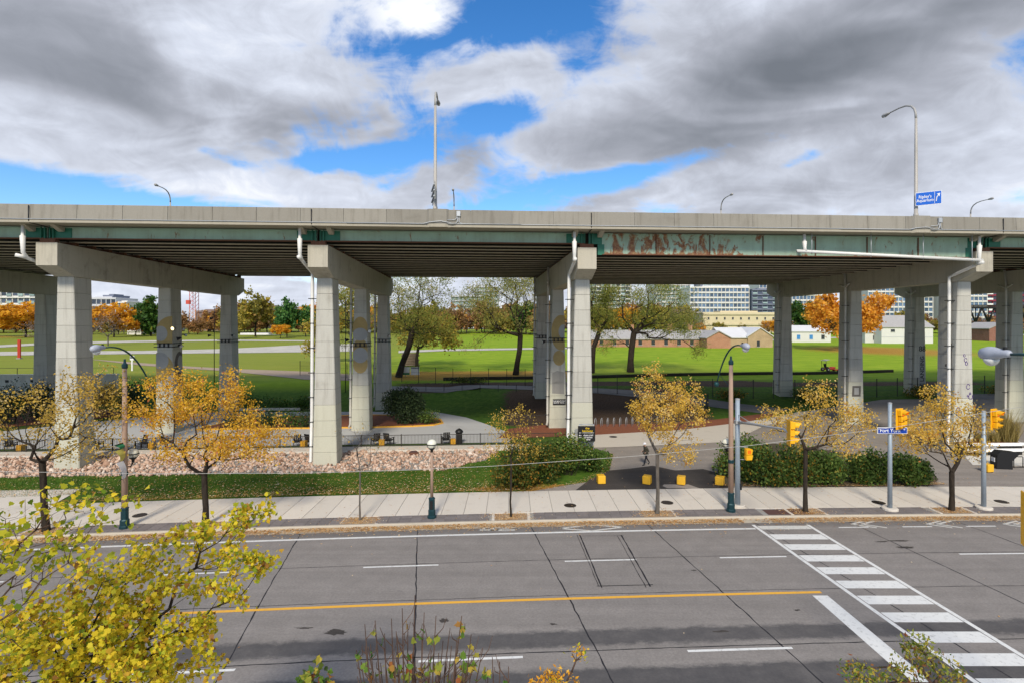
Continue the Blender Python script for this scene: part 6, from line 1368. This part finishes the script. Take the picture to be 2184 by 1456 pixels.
def block(name, label, x0, x1, ytop, Y, depth, frame, glass, floors, bays, rot=0.0, balcony=False, zb=4.0, accent=None, cols=True):
    """flat-roofed block: a core, floor bands and mullions standing proud, and every pane its own piece"""
    X0, X1 = (x0 - CX) / F * Y, (x1 - CX) / F * Y; W = X1 - X0; zt = CH - (ytop - HY) / F * Y; Hh = zt - zb
    t = thing(name, label, 'building', ((X0 + X1) / 2, Y, zb), rot, 'city blocks'); MB().box((0, depth / 2 + .5, Hh / 2), (W, depth, Hh)).build('core', frame, t); fh = Hh / floors; bw = W / bays
    pane = MB().box((0, 0, 0), (bw * .80, .16, fh * .62)).mesh('pane'); 
    for f_ in range(floors):
        for b_ in range(bays):
            if glass != 'none': link('window', pane, glass, t, (-W / 2 + bw * (b_ + .5), .44, fh * (f_ + .48)))
        MB().box((0, .22, fh * (f_ + 1) - fh * .08), (W + .3, .75 if not balcony else 1.9, fh * .17)).build('floor_band', frame, t)
        if balcony:
            for b_ in range(0, bays, 2): MB().box((-W / 2 + bw * (b_ + .5), -.5, fh * f_ + fh * .28), (bw * .9, .06, fh * .32)).build('balustrade', accent or 'glass_green', t)
    if cols:
        for b_ in range(bays + 1): MB().box((-W / 2 + bw * b_, .28, Hh / 2), (bw * .13, .5, Hh)).build('mullion', frame, t)
    MB().box((0, depth / 2, Hh + .5), (W * .5, depth * .6, 1.6)).build('roof_house', frame, t); MB().box((0, depth / 2 + .3, Hh + .2), (W + .5, depth + .6, .5)).build('parapet', frame, t)
    return t
block('office_block', 'long pale office block behind the orange trees', -60, 112, 618, 380, 30, 'white_wall', 'glass_dark', 6, 14, 0, True)
block('office_block', 'beige upper storey on the long pale office block', 38, 74, 598, 398, 20, 'cream_wall', 'none', 9, 3)
block('office_block', 'grey block with a dark top storey behind the tall orange tree', 176, 245, 636, 370, 24, 'grey_wall', 'glass_dark', 5, 7, R(4)); block('office_block', 'dark blue penthouse on the grey block', 220, 241, 631, 376, 16, 'slate', 'none', 6, 2); block('glass_block', 'stepped blue glass block beside the tall orange tree', 243, 270, 645, 372, 20, 'white_wall', 'glass_blue', 6, 3, 0, True)
block('brick_block', 'mauve brick block behind the bushes left of the rear column', 418, 470, 664, 330, 20, 'mauve_wall', 'none', 3, 4); block('brick_block', 'distant pinkish block behind the pines', 556, 592, 654, 520, 20, 'mauve_wall', 'glass_dark', 5, 5)
block('condo_tower', 'pale green glass condo block between the two lawn trees', 962, 1030, 632, 420, 26, 'grey_wall', 'glass_green', 8, 8, 0, True); block('condo_tower', 'taller stepped pale green condo behind the right lawn tree', 1012, 1062, 612, 430, 26, 'grey_wall', 'glass_green', 11, 6, 0, True)
block('condo_tower', 'white condo tower behind the spreading dark tree', 1262, 1345, 585, 410, 26, 'white_wall', 'glass_dark', 14, 8, 0, True); block('condo_tower', 'white banded condo tower beside the blue glass block', 1400, 1472, 580, 400, 26, 'white_wall', 'glass_green', 14, 7, 0, True)
block('condo_tower', 'blue glass condo with white frames right of the spreading tree', 1472, 1598, 613, 375, 26, 'white_wall', 'glass_blue', 9, 15); block('condo_tower', 'upper stepped part of the blue glass condo', 1500, 1580, 602, 392, 20, 'grey_wall', 'glass_green', 12, 9)
block('condo_tower', 'dark terraced block with banded balconies behind the rear column', 1606, 1668, 618, 370, 26, 'slate', 'glass_dark', 9, 6, R(-6), True); block('condo_tower', 'tall pale glass tower behind the terraced block', 1620, 1650, 560, 440, 20, 'white_wall', 'glass_blue', 16, 4)
block('condo_tower', 'white condo with blue windows left of the orange maple', 1690, 1775, 606, 400, 26, 'white_wall', 'glass_blue', 9, 11); block('condo_tower', 'white condo with blue windows right of the orange maple', 1852, 1990, 600, 395, 26, 'white_wall', 'glass_blue', 10, 15)
block('condo_tower', 'white condo above the steel bridge', 2040, 2106, 620, 380, 24, 'white_wall', 'glass_blue', 8, 7); block('condo_tower', 'maroon and white condo with balconies above the steel bridge', 2104, 2200, 618, 382, 24, 'maroon', 'glass_dark', 8, 7, 0, True, accent='white')
hall = block('hall', 'long cream hall with small windows above the fort roofs', 1500, 1662, 668, 300, 16, 'cream_wall', 'none', 2, 9, zb=5.0, cols=False)
for k in range(9): win(hall, -18 + 4.5 * k, 8.6, .9, 1.3, 'dark_glass', .44)
block('shed_row', 'low white sheds at the foot of the pines', 478, 600, 716, 262, 8, 'white_wall', 'none', 1, 8, zb=4.6); block('shed_row', 'low white shed between the orange tree and the poplar', 272, 300, 694, 262, 10, 'white_wall', 'none', 2, 2, zb=4.6)
# lattice crane
t = thing('tower_crane', 'red and orange lattice tower crane beyond the park', 'crane', P(414, 722, 300)); t.location.z = 4.5; zt = CH + (690 - 622) / F * 300 - 4.5
m1 = MB(); m2 = MB()
for sx in (-1.6, 1.6):
    for sy in (-1.6, 1.6): m2.tube([(sx, sy, 0), (sx, sy, 14)], .16, 5); m1.tube([(sx, sy, 14), (sx, sy, zt)], .16, 5)
z = 0
while z < zt - 2:
    (m2 if z < 13 else m1).tube([(-1.6, -1.6, z), (1.6, -1.6, z + 2.2)], .10, 4); (m2 if z < 13 else m1).tube([(1.6, -1.6, z), (-1.6, -1.6, z + 2.2)], .10, 4); (m2 if z < 13 else m1).tube([(1.6, -1.6, z), (1.6, 1.6, z + 2.2)], .10, 4); z += 2.2
m2.build('lower_mast', 'crane_orange', t); m1.build('upper_mast', 'crane_red', t); bx('slewing_unit', 'crane_red', t, (0, 0, zt + .6), (4.5, 4.5, 1.6)); bx('cab', 'crane_red', t, (-2.6, -1, zt - 6), (1.8, 1.8, 2.2))
tb('jib', 'crane_red', t, [(0, 0, zt + 2), (-3, 30, zt + 4)], .5, 4); bx('counter_jib', 'crane_red', t, (.6, -7, zt + 2), (1.6, 12, .8))
# steel truss bridge
Yb = 235; xa, xb = (2040 - CX) / F * Yb, (2230 - CX) / F * Yb; t = thing('truss_bridge', 'black steel truss bridge in front of the condos', 'bridge', (xa, Yb, 5.0)); zt = CH - (656 - HY) / F * Yb - 5; zl = CH - (688 - HY) / F * Yb - 5; L_ = xb - xa
bx('top_chord', 'black_metal', t, (L_ / 2, 0, zt), (L_, 1.4, 1.0)); bx('deck', 'black_metal', t, (L_ / 2, 1.2, zt + .9), (L_, 4.5, .4)); n = 7
for k in range(n):
    a, b = k * L_ / n, (k + 1) * L_ / n; tb('diagonal', 'black_metal', t, [(a, 0, zt), ((a + b) / 2, 0, zl)], .42, 6); tb('diagonal', 'black_metal', t, [((a + b) / 2, 0, zl), (b, 0, zt)], .42, 6); tb('vertical', 'black_metal', t, [((a + b) / 2, 0, zl), ((a + b) / 2, 0, zt)], .22, 5)
tb('bottom_chord', 'black_metal', t, [(L_ / n / 2, 0, zl), (L_ - L_ / n / 2, 0, zl)], .3, 6)
for k in (0, n): bx('pier', 'grey_block', t, (k * L_ / n, 0, zl / 2 + 1), (2.2, 3, zl + 2))

# ------------------------------------------------------------------ small things on the lawn
q = GT(1766, 791); t = thing('riding_mower', 'red riding mower with a roll bar parked on the lawn', 'mower', q, R(12))
MB().box((.25, 0, .45), (1.3, .95, .35), None, .08).build('body', 'red_paint', t); MB().box((.9, 0, .62), (.75, .8, .32), None, .1).build('engine_cover', 'red_paint', t); MB().box((1.35, 0, .28), (.9, 1.5, .18), None, .05).build('mowing_deck', 'red_paint', t)
MB().box((-.35, 0, .72), (.55, .6, .16), None, .05).build('seat', 'black', t); MB().box((-.62, 0, 1.05), (.14, .58, .62), Matrix.Rotation(R(-12), 3, 'Y'), .05).build('seat_back', 'black', t)
tb('roll_bar', 'black_metal', t, [(-.8, -.5, .4), (-.85, -.5, 1.8), (-.85, -.4, 1.92), (-.85, .4, 1.92), (-.85, .5, 1.8), (-.8, .5, .4)], .04, 8); MB().box((-.55, 0, 1.95), (1.0, 1.1, .05), Matrix.Rotation(R(-10), 3, 'Y')).build('canopy', 'grey_pole', t)
for x, y, r_ in ((-.55, -.62, .34), (-.55, .62, .34), (1.6, -.5, .2), (1.6, .5, .2)):
    o = MB().lathe((x, y, r_), [(r_ * .5, -.13), (r_, -.11), (r_, .11), (r_ * .5, .13)], 14, Matrix.Rotation(math.pi / 2, 3, 'X')).build('wheel', 'black', t, smooth=True); MB().lathe((x, y, r_), [(.02, -.15), (r_ * .5, -.14), (r_ * .5, .14), (.02, .15)], 12, Matrix.Rotation(math.pi / 2, 3, 'X')).build('rim', 'grey_pole', o)
q = GT(875, 803); t = thing('notice_board', 'pair of white notice panels behind the wire fence', 'sign', q)
for sx in (-.75, .75): bx('panel', 'white', t, (sx, 0, .95), (1.35, .06, 1.25)); bx('post', 'grey_pole', t, (sx, .06, .45), (.08, .08, .95))
bx('print_strip', 'banner_green', t, (-.75, -.035, .5), (1.3, .012, .3)); bx('print_strip', 'slate', t, (.75, -.035, 1.4), (1.3, .012, .18))
q = GT(875, 781); t = thing('log_stack', 'stacked weathered logs beside the leaning tree', 'log pile', q)
for k in range(8):
    for j in range(2): tb('log', 'log', t, [(-1.7 + (k % 2) * .15, j * .6, .24 + .30 * k), (1.6 - (k % 3) * .2, j * .6 + .1, .26 + .30 * k)], .16, 8)
q = GT(41, 765); t = thing('marker_post', 'red painted marker post on the park lawn', 'post', q); bx('post', 'red_paint', t, (0, 0, 2.1), (.62, .3, 4.3), None, .03); bx('foot', 'grey_block', t, (0, 0, .1), (.9, .6, .3))
q = GT(282, 790); t = thing('park_marker', 'small white post with a sign head beside the dirt path', 'post', q); bx('post', 'white', t, (0, 0, .9), (.22, .16, 1.9)); bx('head', 'white', t, (0, 0, 2.2), (.75, .2, .8), None, .06); bx('face', 'slate', t, (0, -.11, 2.3), (.6, .02, .34))
q = GT(199, 762); t = thing('blue_sign', 'small dark blue sign behind the lamp head', 'sign', q + Vector((0, 0, 0))); bx('post', 'grey_pole', t, (0, 0, 1), (.1, .1, 2.2)); bx('panel', 'sign_blue', t, (0, -.08, 2.2), (1.3, .06, 1.3))

# ------------------------------------------------------------------ the walker
def person():
    b = GT(1378, 992); s = 1.66 / 1.75
    # the figure walks towards -x, turned slightly to the camera; z up, y away
    J = {'pelvis': (0, 0, .95), 'belly': (-.02, 0, 1.10), 'chest': (-.05, 0, 1.30), 'neck': (-.08, 0, 1.48), 'head0': (-.11, 0, 1.56), 'head1': (-.12, 0, 1.68),
         'hipL': (.0, -.09, .90), 'kneeL': (-.13, -.10, .50), 'ankL': (-.22, -.10, .09), 'toeL': (-.42, -.10, .03), 'hipR': (.0, .09, .90), 'kneeR': (.12, .10, .52), 'ankR': (.36, .10, .17), 'toeR': (.24, .10, .035),
         'shL': (-.04, -.19, 1.40), 'elL': (.10, -.24, 1.13), 'wrL': (-.12, -.22, 1.06), 'shR': (-.04, .19, 1.40), 'elR': (.06, .25, 1.12), 'wrR': (-.16, .18, 1.10)}
    RAD = {'pelvis': .145, 'belly': .135, 'chest': .155, 'neck': .06, 'head0': .085, 'head1': .095, 'hipL': .10, 'kneeL': .062, 'ankL': .042, 'toeL': .035, 'hipR': .10, 'kneeR': .062, 'ankR': .042, 'toeR': .035, 'shL': .082, 'elL': .058, 'wrL': .040, 'shR': .082, 'elR': .058, 'wrR': .040}
    E = [('pelvis', 'belly'), ('belly', 'chest'), ('chest', 'neck'), ('neck', 'head0'), ('head0', 'head1'), ('pelvis', 'hipL'), ('hipL', 'kneeL'), ('kneeL', 'ankL'), ('ankL', 'toeL'), ('pelvis', 'hipR'), ('hipR', 'kneeR'), ('kneeR', 'ankR'), ('ankR', 'toeR'), ('chest', 'shL'), ('shL', 'elL'), ('elL', 'wrL'), ('chest', 'shR'), ('shR', 'elR'), ('elR', 'wrR')]
    for sd_, y in (('L', -.22), ('R', .18)):
        w = J['wr' + sd_]; J['pa' + sd_] = (w[0] - .07, y, w[2] - .01); RAD['pa' + sd_] = .032; E.append(('wr' + sd_, 'pa' + sd_))
        for k in range(4):
            n = f'f{sd_}{k}'; J[n + 'a'] = (w[0] - .125, y + (k - 1.5) * .021, w[2] - .02); J[n + 'b'] = (w[0] - .150 + .006 * abs(k - 1), y + (k - 1.5) * .021, w[2] - .055); RAD[n + 'a'] = .0095; RAD[n + 'b'] = .008; E += [('pa' + sd_, n + 'a'), (n + 'a', n + 'b')]
        n = f't{sd_}'; sg_ = 1 if sd_ == 'L' else -1; J[n] = (w[0] - .08, y + sg_ * .05, w[2] + .01); RAD[n] = .010; E.append(('pa' + sd_, n))
    names = list(J); me = bpy.data.meshes.new('body'); me.from_pydata([J[n] for n in names], [(names.index(a), names.index(c)) for a, c in E], [])
    o = bpy.data.objects.new('body', me); COL.objects.link(o); o.modifiers.new('skin', 'SKIN'); sk = me.skin_vertices[0].data if me.skin_vertices else None
    if sk is None:
        bm = bmesh.new(); bm.from_mesh(me); lay = bm.verts.layers.skin.verify()
        bm.verts.ensure_lookup_table()
        for i, n in enumerate(names): bm.verts[i][lay].radius = (RAD[n], RAD[n]); bm.verts[i][lay].use_root = (n == 'pelvis')
        bm.to_mesh(me); bm.free()
    else:
        for i, n in enumerate(names): sk[i].radius = (RAD[n], RAD[n]); sk[i].use_root = (n == 'pelvis')
    ss = o.modifiers.new('sub', 'SUBSURF'); ss.levels = 2; ss.render_levels = 2
    dg = bpy.context.evaluated_depsgraph_get(); dg.update(); bm_ = bpy.data.meshes.new_from_object(o.evaluated_get(dg)); bpy.data.objects.remove(o, do_unlink=True)
    for k in ('jacket', 'trousers', 'skin', 'shoe'): bm_.materials.append(MT[k])
    for pl_ in bm_.polygons:
        c = pl_.center; pl_.use_smooth = True
        if c.z < .11 or (c.z < .2 and c.x > .3): pl_.material_index = 3
        elif c.z < .88: pl_.material_index = 1
        elif c.z > 1.50: pl_.material_index = 2
        elif c.x < -.165 and c.z < 1.14 and abs(c.y) > .1: pl_.material_index = 2
        else: pl_.material_index = 0
    t = thing('person', 'person in a dark olive jacket and white cap walking past the yellow blocks', 'person', b + Vector((0, 0, .03)), R(18)); t.scale = (s, s, s)
    link('body', bm_, None, t)
    MB().lathe((-.12, 0, 1.70), [(.118, -.06), (.122, .0), (.105, .06), (.06, .10), (.01, .112)], 14).build('cap', 'cap_white', t, smooth=True)
    MB().box((-.245, 0, 1.665), (.13, .15, .015), Matrix.Rotation(R(8), 3, 'Y'), .006).build('cap_peak', 'cap_white', t)
    f = MB(); f.box((-.222, 0, 1.60), (.03, .03, .05), None, .01); f.build('nose', 'skin', t)
    for sy in (-.035, .035): MB().lathe((-.205, sy, 1.635), [(.002, -.012), (.014, 0), (.002, .012)], 6).build('eye', 'black', t)
    MB().box((-.207, 0, 1.555), (.012, .05, .010)).build('mouth', 'mural_dark', t)
    for sy in (-.1, .1): MB().box((-.105, sy, 1.615), (.04, .02, .06), None, .008).build('ear', 'skin', t)
    MB().box((-.30, -.02, 1.09), (.02, .16, .11), Matrix.Rotation(R(20), 3, 'Y'), .006).build('phone', 'black', t)
    MB().prism([(-.20, -.165, .86), (.14, -.165, .86), (.12, -.165, .98), (-.18, -.165, .98)], (0, 0, 0), (0, .33, 0)).build('jacket_hem', 'jacket', t)
person()

# ================================================================== TREES IN FRONT OF THE CAMERA
_a = [(-.5, 0), (-.34, -.17), (-.26, -.40), (-.04, -.31), (.10, -.38), (.20, -.19), (.5, 0), (.20, .19), (.10, .38), (-.04, .31), (-.26, .40), (-.34, .17)]
MAPLE = np.array([(x, y, .30 * abs(y) - .22 * x * x) for x, y in _a])
def leaf_objs(t, pts, size, mat, shape=MAPLE, name='leaf'):
    ms = []
    for k in range(4):
        V_ = shape.copy(); V_[:, 2] += np.random.default_rng(k).normal(0, .05, len(V_)) + .18 * V_[:, 0] ** 2 * (1 if k % 2 else -1); me = bpy.data.meshes.new('leaf'); me.from_pydata([tuple(v) for v in V_], [], [tuple(range(len(V_)))]); me.materials.append(MT[mat]); me.update(); ms.append(me)
    for p in pts:
        o = link(name, random.choice(ms), None, t, tuple(p)); o.rotation_euler = (random.uniform(0, 6.28), random.uniform(-1.2, 1.2), random.uniform(0, 6.28)); s_ = size * random.uniform(.75, 1.25); o.scale = (s_, s_, s_)
def fore_tree(label, base_px, Y, zfork_px, blobs, nclu, nleaf, nobj, lsize, lmat, omat, bmat, r0, tip, spread, seg=.22, shape=MAPLE, lean=0.0, name='near_tree', up=.1, tintshift=0.0):
    X = (base_px - CX) / F * Y; b = Vector((X, Y, .15)); f = P(base_px + lean, zfork_px, Y); tr = [b, b.lerp(f, .5), b.lerp(f, .8), f]
    t, ends = tree(name, label, b, tr, [pb(x, y, Y + dy, rx, ry, min(rx, 120)) for x, y, rx, ry, dy in blobs], nclu, 0, spread, lsize, lmat, bmat, tip, seg, 'trees on the near pavement', rmin=r0, up=up)
    idx = rng.integers(0, len(ends), nleaf); L_ = ends[idx] + rng.normal(0, spread, (nleaf, 3)); L_ = L_[L_[:, 2] > 2]
    W_ = L_ + np.array(b); dist = np.linalg.norm(W_ - np.array([0, 0, CH]), axis=1); order = np.argsort(dist); vis = order
    leaf_objs(t, L_[vis[:nobj]], lsize, omat, shape)
    rest = L_[vis[nobj:]]
    if len(rest):
        hue = np.clip(rng.normal(.56 + tintshift, .25, len(rest)), 0, 1); o = link('crown', leaf_cloud('crown', rest, lsize, shape, tint=hue), lmat, t); o['kind'] = 'stuff'
    return t
fore_tree('yellow leaved maple with dark branches on the near pavement', 150, 9.0, 1420, [(300, 1300, 170, 100, .3), (420, 1180, 130, 60, .4), (545, 1095, 55, 18, .5), (110, 1370, 140, 90, -.2), (350, 1400, 150, 80, 0), (180, 1430, 200, 90, -.3), (490, 1260, 60, 60, .3), (210, 1240, 100, 50, .3), (560, 1200, 30, 40, .3), (300, 1380, 120, 90, -.3), (150, 1340, 120, 60, -.4)], 430, 9000, 298, .088, 'leaf_fore', 'leaf_fore_obj', 'bark_dark', .11, .003, .08)
fore_tree('nearly bare tree with reddish twigs and a few bright leaves left of the maple', -150, 7.6, 1400, [(90, 1130, 150, 90, 0), (180, 1080, 90, 60, 0), (40, 1220, 110, 70, 0), (130, 1180, 120, 60, 0), (0, 1330, 80, 90, 0)], 260, 520, 120, .10, 'leaf_fore', 'leaf_fore_obj', 'twig_brown', .05, .0028, .07, .2, tintshift=-.2)
def stem_shrub(label, px, Y, tops, ytop_base, nleaf, lsize, spread_px, name='near_shrub'):
    """many upright wands rising from one crown, with opposite side twigs and a few curled leaves"""
    b = Vector(((px - CX) / F * Y, Y, .15)); t = thing(name, label, 'shrub', b, 0, 'trees on the near pavement'); m_ = MB(); lp = []
    m_.tube([(0, 0, 0), (.02, 0, 2.5), (0, .02, 4.6)], [.06, .05, .042], 8)
    for (tx, ty) in tops:
        tip = P(tx, ty, Y + random.uniform(-.35, .35)) - b; f0 = Vector((tip.x * .12, tip.y * .2, 4.4 + random.uniform(-.2, .1))); mid = f0.lerp(tip, .5) + Vector((tip.x * .22, random.uniform(-.05, .05), .0)); q1 = f0.lerp(mid, .6); pts = [f0, q1, mid, mid.lerp(tip, .55) + Vector((random.uniform(-.02, .02), 0, 0)), tip]
        m_.tube(pts, [.020, .016, .012, .009, .005], 5)
        for k in range(random.randint(3, 6)):
            u = random.uniform(.30, .95); a = mid.lerp(tip, (u - .5) * 2) if u > .5 else f0.lerp(mid, u * 2); sgn = random.choice((-1, 1)); L = random.uniform(.10, .32); e = a + Vector((sgn * L * .55, random.uniform(-.1, .1), L)); m_.tube([a, a.lerp(e, .5) + Vector((sgn * .03, 0, -.01)), e], [.007, .0055, .0035], 4); lp.append((e, a))
    m_.build('stems', 'twig_brown', t)
    pts = []
    for _ in range(nleaf):
        e, a = random.choice(lp); q = Vector(a).lerp(Vector(e), random.random()); pts.append(tuple(q + Vector((random.gauss(0, .03), random.gauss(0, .03), random.gauss(-.02, .03)))))
    pts.sort(key=lambda q: -q[2]); leaf_objs(t, pts, lsize, 'leaf_shrub_obj'); return t
tops = [(885, 1268), (858, 1296), (835, 1318), (905, 1305), (930, 1312), (870, 1330), (800, 1322), (778, 1330), (820, 1350), (845, 1345), (960, 1338), (985, 1312), (975, 1360), (1005, 1352), (945, 1365), (790, 1372), (760, 1385), (900, 1350), (920, 1385), (880, 1390), (1010, 1400), (840, 1395), (770, 1410), (1030, 1380), (955, 1400)] + [(random.uniform(760, 1010), random.uniform(1370, 1450)) for _ in range(26)]
stem_shrub('upright brown shrub with many thin wands and a few curled green and yellow leaves', 880, 7.0, tops, 1262, 300, .115, 110)
stem_shrub('thin bare wands rising right of the brown shrub', 1060, 7.0, [(1050, 1400), (1066, 1410), (1085, 1420), (1040, 1425), (1075, 1440)], 1400, 16, .07, 40)
fore_tree('small green leafed treetop left of the brown shrub', 675, 7.0, 1560, [(675, 1470, 45, 32, 0), (720, 1420, 16, 12, 0)], 30, 90, 60, .11, 'leaf_shrub', 'leaf_shrub_obj', 'twig_brown', .04, .003, .05, .16, name='near_shrub', tintshift=-.3)
LOC = LEAFLONG * np.array([1, 1.7, 1])
fore_tree('feathery orange locust top right of the brown shrub', 1200, 7.0, 1570, [(1200, 1445, 42, 18, 0), (1160, 1460, 30, 20, 0), (1235, 1395, 20, 12, 0)], 45, 420, 60, .05, 'leaf_orange', 'leaf_fore_obj', 'twig_brown', .04, .003, .04, .14, LOC, name='near_locust')
fore_tree('feathery green and orange locust branch over the crosswalk', 1960, 7.0, 1560, [(1960, 1380, 30, 32, 0), (1985, 1430, 70, 25, 0), (1870, 1440, 60, 22, 0), (1930, 1425, 40, 25, 0), (1815, 1440, 16, 20, 0)], 110, 1100, 160, .06, 'leaf_shrub', 'leaf_shrub_obj', 'twig_brown', .045, .003, .045, .15, LOC, name='near_locust')
